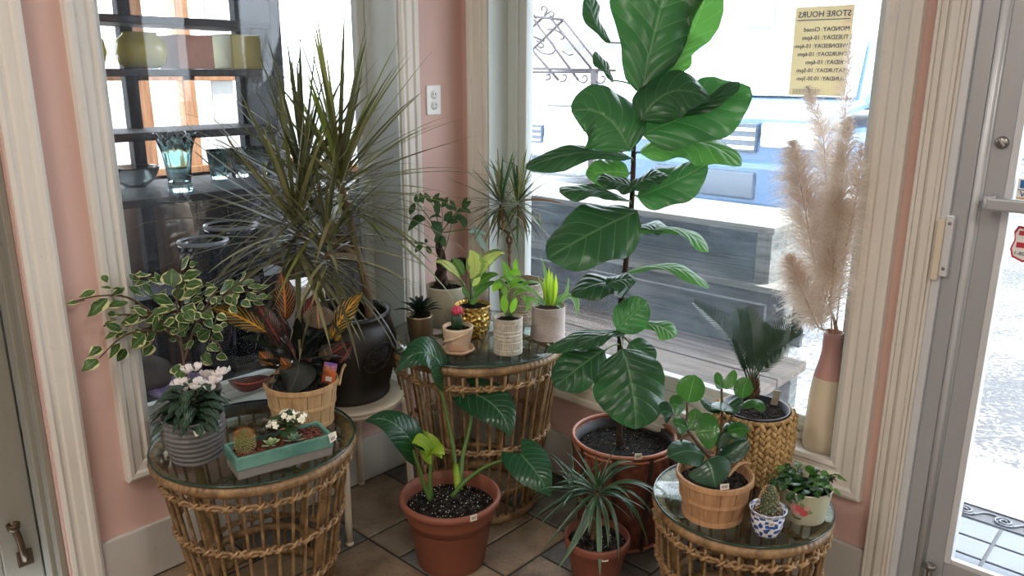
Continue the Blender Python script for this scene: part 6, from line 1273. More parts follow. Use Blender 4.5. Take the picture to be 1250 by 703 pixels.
AL = [((0.5569, -0.3362, 0.8537), (0.5439, -0.3374, 0.883), (0.5308, -0.3387, 0.9123), 0.0305, (0.4509, -0.4925, 0.5951)), ((0.5778, -0.3498, 0.8413), (0.5981, -0.3328, 0.8558), (0.6221, -0.3199, 0.8498), 0.0293, (0.2486, -0.2744, 0.9289)), ((0.5588, -0.3666, 0.8429), (0.5494, -0.3794, 0.8509), (0.5428, -0.3951, 0.8436), 0.0207, (0.3318, -0.3645, 0.8585)), ((0.582, -0.3155, 0.8089), (0.6085, -0.295, 0.8176), (0.6407, -0.2806, 0.7954), 0.0244, (0.2665, -0.2934, 0.8324)), ((0.6168, -0.3296, 0.7983), (0.6344, -0.3283, 0.7771), (0.6325, -0.3449, 0.7558), 0.0207, (0.5883, -0.1992, 0.6665)), ((0.6257, -0.3232, 0.7937), (0.6393, -0.3114, 0.7918), (0.6568, -0.3035, 0.7694), 0.0207, (0.3497, -0.3835, 0.762)), ((0.5683, -0.2959, 0.8203), (0.5884, -0.2654, 0.8337), (0.6124, -0.239, 0.8262), 0.0281, (0.1653, -0.1844, 0.9993)), ((0.5894, -0.3552, 0.8357), (0.6109, -0.341, 0.8398), (0.6361, -0.3308, 0.8235), 0.0268, (0.2486, -0.2744, 0.9289)), ((0.5607, -0.3685, 0.833), (0.5688, -0.3683, 0.8133), (0.5769, -0.3682, 0.7935), 0.0207, (0.5521, -0.6016, 0.4281)), ((0.5756, -0.3358, 0.8463), (0.5574, -0.3541, 0.8612), (0.5441, -0.3774, 0.8504), 0.0244, (0.2486, -0.2744, 0.9289))]
leaves(t, AL, ARROW, 'heart', .14, .02, 1.5, .1, 8, 2, 110)
AL = [((0.5648, -0.3151, 0.8531), (0.5594, -0.3089, 0.8834), (0.554, -0.3028, 0.9137), 0.0207, (0.7728, -0.3984, 0.4291)), ((0.5589, -0.342, 0.8714), (0.5766, -0.3308, 0.8766), (0.5971, -0.3228, 0.8664), 0.0342, (0.2486, -0.2744, 0.9289)), ((0.5805, -0.3808, 0.7498), (0.5734, -0.3767, 0.7789), (0.5662, -0.3726, 0.808), 0.0293, (0.7728, -0.3984, 0.4291)), ((0.5947, -0.3678, 0.7499), (0.5965, -0.3573, 0.7741), (0.5982, -0.3468, 0.7983), 0.0244, (0.405, -0.7371, 0.4275)), ((0.5638, -0.3762, 0.8426), (0.5562, -0.3914, 0.8393), (0.5516, -0.4095, 0.8208), 0.0317, (0.3497, -0.3835, 0.762))]
leaves(t, AL, ARROWB, 'oval', .16, .02, 1.5, .1, 8, 2, 130)

# ---- lemon lime dracaena in grey pot
c = (0.5947, -0.1787, 0.62); cx, cy, z0 = c
t = thing('striped_dracaena', 'small striped dracaena in a pinkish grey ridged pot at the table edge', 'plant', c)
m = Mat('grey_pink_clay', .7); n = m.noise(60, 3, .6); m.base(m.mix(n, '#a99a94', '#c7b9b2')); GPK = m.m
prof = [(0, 0), (.053, 0)] + [(.0565 + .0012 * math.sin(i / 72 * 2 * PI * 17), .002 + .110 * i / 90) for i in range(91)] + [(.0575, .115), (.0545, .116), (.052, .10), (0, .10)]
pot(t, [(r, z0 + z) for r, z in prof], (cx, cy, 0), GPK, 120, fn=lambda a, r, z: (r * (1 + .006 * math.sin(44 * a + 900 * z)) if r > .05 else r, z))
soil(t, c, .0535, z0 + .104, 6, mat=plain('coir', '#3a2a20', .9, nz=.4, ns=60))
part('pot_label', bx(-.009, .009, -.006, .006, 0, .001, Matrix.Translation((0.6472, -0.2046, 0.7051)) @ rot(PI / 2, 0, 0.9)), GPK, t, False)
SL = [((0.5854, -0.1529, 0.7137), (0.6026, -0.1017, 0.7525), (0.5908, -0.0689, 0.8137), 0.0154, (0.4509, -0.4925, 0.5951)), ((0.5857, -0.1514, 0.7168), (0.6462, -0.1143, 0.7622), (0.6849, -0.1369, 0.6997), 0.0308, (0.2486, -0.2744, 0.9289)), ((0.5798, -0.1591, 0.7105), (0.5592, -0.1866, 0.7449), (0.545, -0.2201, 0.7466), 0.0193, (0.3318, -0.3645, 0.8585)), ((0.5792, -0.1585, 0.7136), (0.5535, -0.1486, 0.7667), (0.5151, -0.1502, 0.8202), 0.0154, (0.4509, -0.4925, 0.5951)), ((0.5778, -0.1598, 0.7136), (0.5479, -0.1342, 0.8007), (0.5052, -0.1201, 0.8886), 0.0154, (0.5342, -0.5826, 0.5246)), ((0.5878, -0.1517, 0.7106), (0.59, -0.1159, 0.7453), (0.5963, -0.0841, 0.7585), 0.018, (0.3497, -0.3835, 0.762)), ((0.5784, -0.1604, 0.7105), (0.527, -0.1898, 0.7784), (0.4963, -0.2161, 0.8027), 0.0167, (0.3318, -0.3645, 0.8585)), ((0.5822, -0.157, 0.7105), (0.5732, -0.1273, 0.7561), (0.5643, -0.0975, 0.8023), 0.0257, (0.5342, -0.5826, 0.5246)), ((0.5878, -0.1517, 0.7106), (0.5943, -0.1058, 0.7429), (0.6082, -0.067, 0.737), 0.0193, (0.2486, -0.2744, 0.9289)), ((0.578, -0.1619, 0.7074), (0.5423, -0.1604, 0.7436), (0.5103, -0.1633, 0.7581), 0.0167, (0.3318, -0.3645, 0.8585)), ((0.5851, -0.1554, 0.7074), (0.615, -0.1596, 0.7362), (0.6525, -0.1726, 0.7219), 0.0167, (0.2486, -0.2744, 0.9289)), ((0.5827, -0.1576, 0.7074), (0.5954, -0.1829, 0.7219), (0.6131, -0.2133, 0.7096), 0.0154, (0.2486, -0.2744, 0.9289))]
leaves(t, SL, SPID, 'lance', .22, .02, 1.5, .0, 8, 2, 150)
SL = [((0.5887, -0.1629, 0.7165), (0.571, -0.147, 0.7847), (0.5533, -0.1311, 0.8532), 0.027, (0.6077, -0.5148, 0.525)), ((0.5915, -0.1603, 0.7165), (0.5904, -0.1397, 0.7753), (0.581, -0.1267, 0.834), 0.0218, (0.3871, -0.7181, 0.524)), ((0.5858, -0.1655, 0.7165), (0.5657, -0.1635, 0.7721), (0.5539, -0.154, 0.8277), 0.0193, (0.6813, -0.4471, 0.5253)), ((0.5896, -0.162, 0.7165), (0.5828, -0.1515, 0.7812), (0.5761, -0.1411, 0.8456), 0.0218, (0.7548, -0.3794, 0.5256))]
leaves(t, SL, SPIDY, 'lance', .25, .0, 1.5, .0, 8, 2, 170)

# ---- small dragon tree with looped stem in a pale woven pot
c = (0.4015, -0.1034, 0.62); cx, cy, z0 = c
t = thing('looped_dracaena', 'dracaena with a looped braided stem in a pale woven pot at the window corner', 'plant', c)
m = Mat('whitewashed_weave', .8); n = m.noise(40, 4, .6, stretch=(1, 1, 3)); m.base(m.mix(n.step(.35, .7), '#b6aa9b', '#8c7d6c')); WWV = m.m
rows = 15; prof = [(0, z0), (.066, z0)]
for i in range(rows * 4 + 1): s = i / (rows * 4); prof.append((.068 + .016 * s + .0022 * abs(math.sin(s * PI * rows)), z0 + .155 * s))
prof += [(.079, z0 + .155), (.076, z0 + .13), (0, z0 + .13)]
pot(t, prof, (cx, cy, 0), WWV, 120, fn=lambda a, r, z: (r * (1 + .012 * math.sin(30 * a + PI * math.floor((z - z0) / .01033))) if r > .06 else r, z))
soil(t, c, .076, z0 + .138, 7)
d_ = 2.9196
LS = [[(0.3474, -0.103, 0.7563), (0.3263, -0.085, 0.8579), (0.3187, -0.077, 0.8986)], [(0.3209, -0.0793, 0.887), (0.3065, -0.0771, 0.906), (0.3111, -0.0734, 0.9276), (0.2952, -0.0827, 0.9421), (0.2792, -0.0921, 0.9565), (0.2717, -0.0841, 0.9972), (0.2696, -0.0732, 1.032)], [(0.3209, -0.0793, 0.887), (0.3278, -0.0736, 0.9085), (0.3111, -0.0734, 0.9276), (0.3217, -0.0583, 0.9422), (0.329, -0.0441, 0.9626), (0.3248, -0.0352, 0.9974), (0.3161, -0.0304, 1.0322)]]
stems(t, LS, (.0050, .0045), BARK, 'stem', 8)
for i in range(2):
    P = smooth(LS[0], 8); g = G(); tube(g, [p + Vector((.0045 * math.cos(k * 1.1 + PI * i), .0045 * math.sin(k * 1.1 + PI * i), 0)) for k, p in enumerate(P)], .0038, 6); part('braid', g, BARK, t)
rs = random.Random(31)
crown(t, LS[1][-1], 58, (.15, .245), .0095, (-.75, 1.4), [DRACS[0], DRACS[1], DRAC[1], DRAC[3], DRAC[0]], (.3, 1.3), (-.10, -.12, .0), seg=7)
crown(t, LS[2][-1], 56, (.15, .235), .0095, (-.75, 1.4), [DRACS[0], DRACS[1], DRAC[1], DRAC[3], DRAC[0]], (.3, 1.3), (.12, -.05, .0), seg=7, ga0=1.3)
for (a, b) in [((0.3161, -0.0304, 1.0322), (0.381, -0.048, 0.9366)), ((0.3183, -0.024, 1.0439), (0.5191, -0.0053, 1.052)), ((0.2718, -0.0711, 1.032), (0.3153, -0.1085, 0.9363)), ((0.3161, -0.0304, 1.0322), (0.3652, -0.0573, 0.9509))]:
    A_, B_ = Vector(a), Vector(b); part('blade', leaf(G(), A_, (A_ + B_) / 2 + Vector((0, 0, .012)), B_, .010, (.5, -.5, .6), 'lance', .2, 0, 1, 0, 7, 1, 3, clampw), BROWNB, t, label='dry brown hanging blade')

# ================================================================ fiddle leaf fig
c = (.92, -.172, 0); cx, cy = .92, -.172
t = thing('fiddle_leaf_fig', 'tall fiddle leaf fig in a dark red-brown woven basket by the window', 'plant', c)
m = Mat('red_brown_weave', .55); n = m.noise(30, 4, .6); a_ = m.noise(200, 2, .5); m.base(m.mix(n.step(.3, .75), '#5b3228', '#7f4a3a')); m.bump(a_, .2, .001); RBW = m.m
m = Mat('red_brown_hoop', .5); m.base(m.mix(m.noise(40, 3, .6), '#93573f', '#b0735a')); RBH = m.m
prof = []
NR = 66
for i in range(NR + 1):
    s = i / NR; prof.append((.132 + .034 * s ** .9, .006 + .345 * s))
prof = [(0, .006)] + prof + [(.158, .352), (.154, .30), (0, .30)]
def twill(a, r, z):
    if r < .125 or z > .35: return r, z
    k = math.floor((z / .0157)); return r * (1 + .016 * max(-1, min(1, 2 * math.sin(24 * a + k * 1.05)))), z
pot(t, prof, (cx, cy, 0), RBW, 192, 'basket', twill)
for z, r, th in ((.358, .166, .0065), (.340, .166, .0045), (.012, .134, .006)):
    g = G(); tube(g, ring_pts(cx, cy, z, r, 96), th, 8, True); part('hoop', g, RBH, t)
for k in range(9):
    a = 2 * PI * k / 9 + .25; x, y = math.cos(a), math.sin(a)
    part('rib', bx(-.004, .0035, -.006, .006, 0, 1, Matrix(((x * 1, -y, x * .034, cx + x * .136), (y * 1, x, y * .034, cy + y * .136), (0, 0, .345, .010), (0, 0, 0, 1)))), DARKBARK, t, False)
part('liner', lathe(G(), [(.150, .30), (.157, .348), (.154, .348), (.146, .30)], (cx, cy, 0), 64, False), plain('black_liner', '#26262a', .5), t)
soil(t, c, .152, .318, 12, 25, .012)
tag(t, (1.0499, -0.2855, 0.369), (0.7531, -0.6579, 0), .022, .020)
FT = [(0.9217, -0.2002, 0.3275), (0.8984, -0.176, 0.5281), (0.891, -0.1746, 0.6656), (0.8804, -0.164, 0.7974), (0.8769, -0.1436, 0.8999), (0.8715, -0.1252, 1.0017), (0.8663, -0.107, 1.1027), (0.8551, -0.0901, 1.2151), (0.8467, -0.0799, 1.3022), (0.8409, -0.054, 1.4252), (0.8323, -0.008, 1.5719), (0.8258, 0.0255, 1.7177), (0.817, 0.0532, 1.8151)]
g = G(); P = smooth(FT, 5); tube(g, P, [.0105 * (1 - .45 * i / len(P)) for i in range(len(P))], 9); part('trunk', g, DARKBARK, t)
FGL = [((0.8544, -0.0624, 1.4452), (0.8628, -0.0057, 1.655), (0.8786, 0.0565, 1.8613), 0.2928, (0.6951, -0.5355, 0.4417)), ((0.8542, -0.0238, 1.4742), (0.9273, 0.0796, 1.611), (0.9815, 0.1724, 1.766), 0.1359, (0.0454, -0.937, 0.4)), ((0.7344, -0.0626, 1.5918), (0.6946, -0.0909, 1.6527), (0.6738, -0.0946, 1.7326), 0.068, (0.8366, -0.1728, 0.5002)), ((0.7652, -0.0899, 1.4786), (0.7485, -0.1054, 1.5165), (0.7189, -0.1293, 1.5638), 0.0523, (0.5883, -0.1992, 0.6665)), ((0.8793, 0.0292, 1.4791), (0.9002, 0.0629, 1.5186), (0.9023, 0.0867, 1.5778), 0.0627, (0.119, -0.8692, 0.4003)), ((0.8706, -0.1391, 1.2725), (0.8039, -0.1773, 1.3737), (0.7319, -0.2522, 1.3882), 0.1987, (0.4517, -0.6408, 0.5726)), ((0.904, -0.1303, 1.3662), (0.9621, -0.0612, 1.4471), (1.0532, 0.0001, 1.4243), 0.1621, (0.4657, -0.5091, 0.7046)), ((0.8819, -0.0843, 1.3168), (1.0171, 0.0213, 1.4), (1.138, 0.106, 1.462), 0.1987, (0.4657, -0.5091, 0.7046)), ((0.9196, -0.0778, 1.3551), (1.0205, -0.0004, 1.4091), (1.1098, 0.0711, 1.4761), 0.0784, (0.2486, -0.2744, 0.9289)), ((0.8727, -0.084, 1.2639), (1.0087, 0.012, 1.3), (1.1394, 0.0643, 1.2302), 0.1516, (0.3318, -0.3645, 0.8585)), ((0.865, -0.1248, 1.2488), (0.7699, -0.2478, 1.267), (0.6745, -0.3938, 1.2232), 0.0836, (0.3824, -0.419, 0.775)), ((0.9028, -0.1319, 1.135), (0.9819, -0.072, 1.1767), (1.0636, -0.0029, 1.237), 0.1307, (0.424, -0.464, 0.7398)), ((0.9096, -0.1575, 1.1634), (0.8717, -0.2053, 1.1855), (0.8378, -0.2564, 1.1885), 0.068, (0.3497, -0.3835, 0.762)), ((0.9061, -0.1742, 1.1647), (0.9472, -0.1377, 1.1995), (0.9933, -0.1072, 1.2057), 0.0784, (0.2486, -0.2744, 0.9289)), ((0.8432, -0.0937, 1.1966), (0.7953, -0.1428, 1.202), (0.7503, -0.1947, 1.1925), 0.0889, (0.5342, -0.5826, 0.5246)), ((0.8829, -0.1547, 1.1227), (0.8149, -0.2387, 1.1598), (0.7566, -0.3298, 1.1535), 0.0889, (0.2486, -0.2744, 0.9289)), ((0.8961, -0.1541, 1.0913), (0.8705, -0.1894, 1.0976), (0.8487, -0.2283, 1.0847), 0.0471, (0.3318, -0.3645, 0.8585)), ((0.9331, -0.174, 1.098), (0.8656, -0.2982, 1.0438), (0.7965, -0.4301, 0.9724), 0.1987, (0.4151, -0.4545, 0.7881)), ((0.8827, -0.1416, 1.0057), (0.995, -0.055, 1.037), (1.0941, -0.0164, 0.9709), 0.068, (0.1326, -0.1488, 0.9863)), ((0.8707, -0.1205, 1.0166), (0.9161, -0.0763, 1.0426), (0.9687, -0.04, 1.0289), 0.0889, (0.091, -0.1038, 1.0215)), ((0.8931, -0.1578, 0.8973), (1.0051, -0.0809, 0.9222), (1.1157, -0.0357, 0.8642), 0.0627, (0.1653, -0.1844, 0.9993)), ((0.9375, -0.198, 0.8683), (0.8859, -0.2805, 0.8877), (0.8457, -0.3718, 0.8549), 0.1098, (0.2396, -0.2649, 0.9772)), ((0.9039, -0.2798, 0.8832), (0.9353, -0.2447, 0.9), (0.9703, -0.2134, 0.8978), 0.068, (0.2486, -0.2744, 0.9289)), ((0.93, -0.2522, 0.7397), (0.9634, -0.2235, 0.7915), (0.9983, -0.1973, 0.8331), 0.0993, (0.5162, -0.5636, 0.6212)), ((0.9465, -0.1659, 0.7416), (1.0034, -0.1283, 0.7399), (1.0504, -0.1106, 0.7088), 0.068, (0.3318, -0.3645, 0.8585)), ((0.9176, -0.2386, 0.731), (0.8627, -0.3324, 0.728), (0.8094, -0.4387, 0.6871), 0.0627, (0.1653, -0.1844, 0.9993)), ((0.9596, -0.2552, 0.734), (0.9173, -0.3209, 0.7377), (0.8828, -0.3933, 0.7036), 0.068, (0.1653, -0.1844, 0.9993)), ((0.9135, -0.2897, 0.679), (0.8811, -0.3765, 0.6385), (0.8588, -0.4571, 0.5899), 0.1202, (0.5392, -0.4413, 0.705)), ((0.9747, -0.2829, 0.6974), (1.0286, -0.3016, 0.5883), (1.0675, -0.3334, 0.4812), 0.1987, (0.5988, -0.5054, 0.5732)), ((0.9538, -0.2179, 0.6969), (0.9913, -0.2037, 0.6609), (1.0139, -0.2032, 0.6249), 0.0889, (0.5342, -0.5826, 0.5246))]
FK = [1, 2, 0, 0, 2, 4, 3, 4, 0, 5, 0, 4, 3, 3, 5, 1, 1, 3, 2, 1, 2, 3, 3, 4, 2, 1, 0, 3, 3, 3]
for i, L in enumerate(FGL):
    mt = (FIGL[0], FIGL[1], FIGUNDER)[FK[i] % 3]
    sh = 'round' if FK[i] >= 3 else 'obovate'
    lf = part('leaf', leaf(G(), L[0], L[1], L[2], L[3] * 1.16, L[4], sh, .10, .085, 1.7, .30, 30, 6, i * 3, clampw, quilt=.045), mt, t)
    # petiole from the trunk to the leaf base
    b = Vector(L[0]); tr = min(P, key=lambda q: (q - b).length + 3.0 * max(0, q.z - b.z))
    if (tr - b).length > .012:
        g = G(); tube(g, smooth([tr, (tr + b) / 2 + Vector((0, 0, .006)), b], 3), .0028, 6); part('petiole', g, GREENSTEM, lf)

# ================================================================ philodendron in the big terracotta pot
c = (.615, -.668, 0); cx, cy = c[0], c[1]
t = thing('philodendron', 'philodendron with five big heart leaves in a terracotta pot on the floor', 'plant', c)
pot(t, [(0, .0), (.102, 0), (.106, .006), (.133, .165), (.139, .172), (.141, .178), (.1465, .205), (.152, .212), (.157, .216), (.159, .224), (.157, .232), (.150, .236), (.145, .234), (.141, .20), (.132, .15), (0, .15)], (cx, cy, 0), TERRA, 80)
soil(t, c, .1405, .190, 14, 170, .010)
tag(t, (0.7681, -0.7161, 0.2326), (0.954, -0.2997, 0), .022, .020)
crp = None
PS = [[(0.6365, -0.6497, 0.246), (0.601, -0.6296, 0.3129), (0.5561, -0.6136, 0.4303), (0.515, -0.6157, 0.566)], [(0.6382, -0.6467, 0.2501), (0.6066, -0.6031, 0.3327), (0.5926, -0.555, 0.422), (0.5831, -0.5351, 0.5001)], [(0.577, -0.7155, 0.2159), (0.5626, -0.7255, 0.2628), (0.5494, -0.7387, 0.3364), (0.5363, -0.7472, 0.3846)], [(0.5772, -0.7132, 0.2216), (0.5704, -0.7095, 0.2869), (0.5698, -0.7004, 0.3517)], [(0.6375, -0.6805, 0.2361), (0.6632, -0.6378, 0.2882), (0.6842, -0.5524, 0.3149), (0.7616, -0.498, 0.3457)]]
for i, p_ in enumerate(PS):
    S_ = smooth(p_, 6); g = G(); k = len(S_); tube(g, S_, [.0085 * (1 - .6 * j / k) for j in range(k)], 8); part('petiole', g, GREENSTEM, t)
g = G(); tube(g, smooth(PS[0][:2], 4), [.013, .0125, .012, .011, .009], 8); part('sheath', g, LIME, t)
PLV = [((0.5201, -0.599, 0.5985), (0.5046, -0.6702, 0.6733), (0.4614, -0.7459, 0.6138), 0.1484, (0.4201, -0.3133, 0.9684)), ((0.5844, -0.5278, 0.5165), (0.6773, -0.512, 0.4805), (0.7251, -0.5103, 0.4035), 0.1484, (0.6128, -0.3736, 0.7053)), ((0.5386, -0.7413, 0.3949), (0.5121, -0.8021, 0.4871), (0.4405, -0.8543, 0.4858), 0.1101, (0.282, -0.4583, 0.9195)), ((0.7574, -0.4984, 0.3553), (0.8321, -0.5114, 0.3244), (0.8858, -0.5013, 0.2561), 0.1401, (0.5392, -0.4413, 0.705))]
leaves(t, PLV, PHIL, 'heart', .12, .035, 1.3, .16, 14, 4, 5)
PLV = [((0.5675, -0.698, 0.3637), (0.5665, -0.7356, 0.417), (0.5521, -0.7626, 0.4179), 0.0792, (0.1668, -0.481, 0.9544)), ((0.5708, -0.7074, 0.3683), (0.6057, -0.7078, 0.3947), (0.632, -0.702, 0.383), 0.0584, (0.2306, -0.2554, 1.0255)), ((0.5562, -0.6837, 0.3544), (0.5378, -0.6873, 0.3906), (0.5194, -0.6909, 0.4268), 0.0751, (0.5162, -0.5636, 0.6212))]
leaves(t, PLV[:1] + PLV[1:], LIME, 'heart', .15, .05, 1.5, .1, 12, 3, 9, label='young yellow-green leaf')

# ================================================================ small dracaena in the small terracotta pot
c = (1.012, -.432, 0); cx, cy = c[0], c[1]
t = thing('floor_dracaena', 'young dracaena with arching leaves in a small terracotta pot on the floor', 'plant', c)
pot(t, [(0, 0), (.068, 0), (.071, .005), (.084, .080), (.087, .086), (.094, .120), (.098, .124), (.100, .132), (.100, .146), (.097, .151), (.091, .150), (.088, .125), (0, .12)], (cx, cy, 0), TERRA2, 72)
soil(t, c, .0885, .128, 15, 35)
tag(t, (1.0874, -0.4938, 0.1288), (0.7735, -0.6338, 0), .019, .013)
HS = [(1.0124, -0.4524, 0.1434), (1.0052, -0.4448, 0.1821), (1.0002, -0.4311, 0.2319), (0.9972, -0.4172, 0.2773)]
stems(t, [HS], (.0085, .007), BARK, 'stem', 8)
HS2 = [[(0.9969, -0.4443, 0.2043), (0.9945, -0.4576, 0.2124), (0.9907, -0.456, 0.2261)], [(0.9974, -0.4398, 0.2153), (0.9668, -0.4558, 0.2484), (0.9338, -0.4475, 0.2769)]]
stems(t, HS2, (.0045, .0035), BARK, 'twig', 6)
BL = [((0.9917, -0.4196, 0.2845), (0.9327, -0.4932, 0.2702), (0.8649, -0.5991, 0.1897), 0.0126, (0.2069, -0.2294, 0.9641)), ((0.9911, -0.4216, 0.2806), (0.916, -0.4721, 0.2926), (0.8455, -0.5432, 0.2375), 0.0103, (0.2069, -0.2294, 0.9641)), ((0.992, -0.4224, 0.2762), (0.9751, -0.4845, 0.2451), (0.9264, -0.6099, 0.1214), 0.0138, (0.2069, -0.2294, 0.9641)), ((0.9942, -0.4214, 0.2734), (1.006, -0.4862, 0.2014), (0.9791, -0.6062, 0.0763), 0.0149, (0.4746, -0.5186, 0.6564)), ((0.993, -0.4235, 0.2707), (0.9967, -0.4784, 0.2269), (1.013, -0.5314, 0.1568), 0.0138, (0.4746, -0.5186, 0.6564)), ((0.9997, -0.4173, 0.2707), (1.0485, -0.4737, 0.1865), (1.0998, -0.5329, 0.0888), 0.0195, (0.4746, -0.5186, 0.6564)), ((1.0012, -0.4155, 0.2718), (1.0653, -0.4262, 0.2357), (1.1222, -0.4732, 0.1184), 0.0138, (0.4746, -0.5186, 0.6564)), ((1.0017, -0.4135, 0.2762), (1.0812, -0.3736, 0.2625), (1.1573, -0.3746, 0.1459), 0.0138, (0.2069, -0.2294, 0.9641)), ((1.0026, -0.4137, 0.2735), (1.0777, -0.3827, 0.2654), (1.1512, -0.3806, 0.1831), 0.0115, (0.2069, -0.2294, 0.9641)), ((1.0021, -0.4115, 0.2807), (1.0786, -0.3418, 0.317), (1.1721, -0.2914, 0.2586), 0.0138, (0.2069, -0.2294, 0.9641)), ((1.0008, -0.4118, 0.2829), (1.022, -0.358, 0.338), (1.0669, -0.2998, 0.3456), 0.0138, (0.2069, -0.2294, 0.9641)), ((0.9997, -0.4122, 0.2845), (1.009, -0.358, 0.3515), (1.0531, -0.2962, 0.352), 0.0126, (0.2069, -0.2294, 0.9641)), ((1.0021, -0.4115, 0.2807), (1.0653, -0.3431, 0.3086), (1.1354, -0.2964, 0.2602), 0.0115, (0.2069, -0.2294, 0.9641)), ((0.9899, -0.4202, 0.2872), (0.9666, -0.4134, 0.3259), (0.934, -0.4114, 0.3746), 0.0126, (0.4746, -0.5186, 0.6564)), ((0.9884, -0.422, 0.2861), (0.9304, -0.4401, 0.3244), (0.8535, -0.4684, 0.3825), 0.0103, (0.2069, -0.2294, 0.9641)), ((0.9887, -0.4223, 0.2845), (0.9429, -0.4604, 0.3149), (0.9042, -0.5057, 0.3073), 0.0115, (0.2069, -0.2294, 0.9641)), ((0.9874, -0.4226, 0.2872), (0.9317, -0.446, 0.3247), (0.8735, -0.4821, 0.3336), 0.0103, (0.2069, -0.2294, 0.9641)), ((0.9967, -0.414, 0.2873), (0.9878, -0.3987, 0.3128), (0.9789, -0.3833, 0.3385), 0.0115, (0.4746, -0.5186, 0.6564)), ((0.9933, -0.4171, 0.2873), (0.9738, -0.4065, 0.3075), (0.9542, -0.3959, 0.328), 0.0115, (0.4746, -0.5186, 0.6564)), ((0.9925, -0.423, 0.2734), (0.9962, -0.4716, 0.2275), (0.9837, -0.5587, 0.1173), 0.0126, (0.4746, -0.5186, 0.6564)), ((0.9911, -0.4232, 0.2762), (0.9468, -0.496, 0.2656), (0.8905, -0.6107, 0.1709), 0.0115, (0.2069, -0.2294, 0.9641)), ((1.0004, -0.4147, 0.2762), (1.0423, -0.3931, 0.3067), (1.0941, -0.3832, 0.2806), 0.0126, (0.2069, -0.2294, 0.9641)), ((1.0017, -0.4144, 0.2735), (1.0612, -0.3909, 0.2845), (1.1194, -0.396, 0.2209), 0.0126, (0.2069, -0.2294, 0.9641)), ((0.9991, -0.4183, 0.2696), (1.0499, -0.4429, 0.2287), (1.0909, -0.486, 0.1621), 0.0149, (0.4746, -0.5186, 0.6564)), ((0.9918, -0.4222, 0.2773), (0.9568, -0.4685, 0.2961), (0.9257, -0.5321, 0.2583), 0.0115, (0.2069, -0.2294, 0.9641)), ((1.0008, -0.4126, 0.2807), (1.0701, -0.3324, 0.2683), (1.1454, -0.2857, 0.1495), 0.0115, (0.2069, -0.2294, 0.9641))]
leaves(t, BL, DRACS, 'lance', .25, .0, 1, .0, 10, 1, 200, 'blade')
rs = random.Random(77)
crown(t, HS[-1], 34, (.10, .17), .0075, (-.5, 1.35), DRACS, (.5, 1.9), seg=8)
crown(t, HS2[1][-1], 16, (.09, .14), .0065, (-.4, 1.3), DRACS, (.5, 1.8), seg=8)

# ================================================================ plants on the small table
# ---- peperomia in bushel basket
c = (1.3855, -0.4403, 0.38); cx, cy, z0 = c
t = thing('peperomia', 'peperomia with thick round leaves in a bushel basket on the small table', 'plant', c)
PEPW = woodm('bushel_splint_orange', '#a67c58', '#c9a17a')
basket(t, c, .096, .074, .118, 14, PEPW)
soil(t, c, .089, z0 + .092, 19)
rope_handle(t, (1.42, -0.4356, 0.4976), (1.4318, -0.339, 0.5015), .016, PEPW)
tag(t, (1.4492, -0.51, 0.5097), (0.6748, -0.738, 0), .022, .016, .1)
QS = [[(1.3691, -0.409, 0.5059), (1.3665, -0.3948, 0.5514), (1.3612, -0.3755, 0.617), (1.3454, -0.3603, 0.6978)], [(1.371, -0.4187, 0.5131), (1.3508, -0.4501, 0.5548), (1.328, -0.4708, 0.594), (1.3218, -0.4826, 0.6156), (1.3076, -0.4712, 0.6821)], [(1.3692, -0.4053, 0.516), (1.361, -0.3656, 0.5679), (1.3687, -0.3234, 0.625), (1.3777, -0.302, 0.6609)], [(1.371, -0.4072, 0.5059), (1.3787, -0.4194, 0.5304), (1.3865, -0.4333, 0.5496)], [(1.3252, -0.4715, 0.5989), (1.3175, -0.4929, 0.5983), (1.3127, -0.5027, 0.5835)]]
stems(t, QS, (.005, .0032), BROWNSTEM)
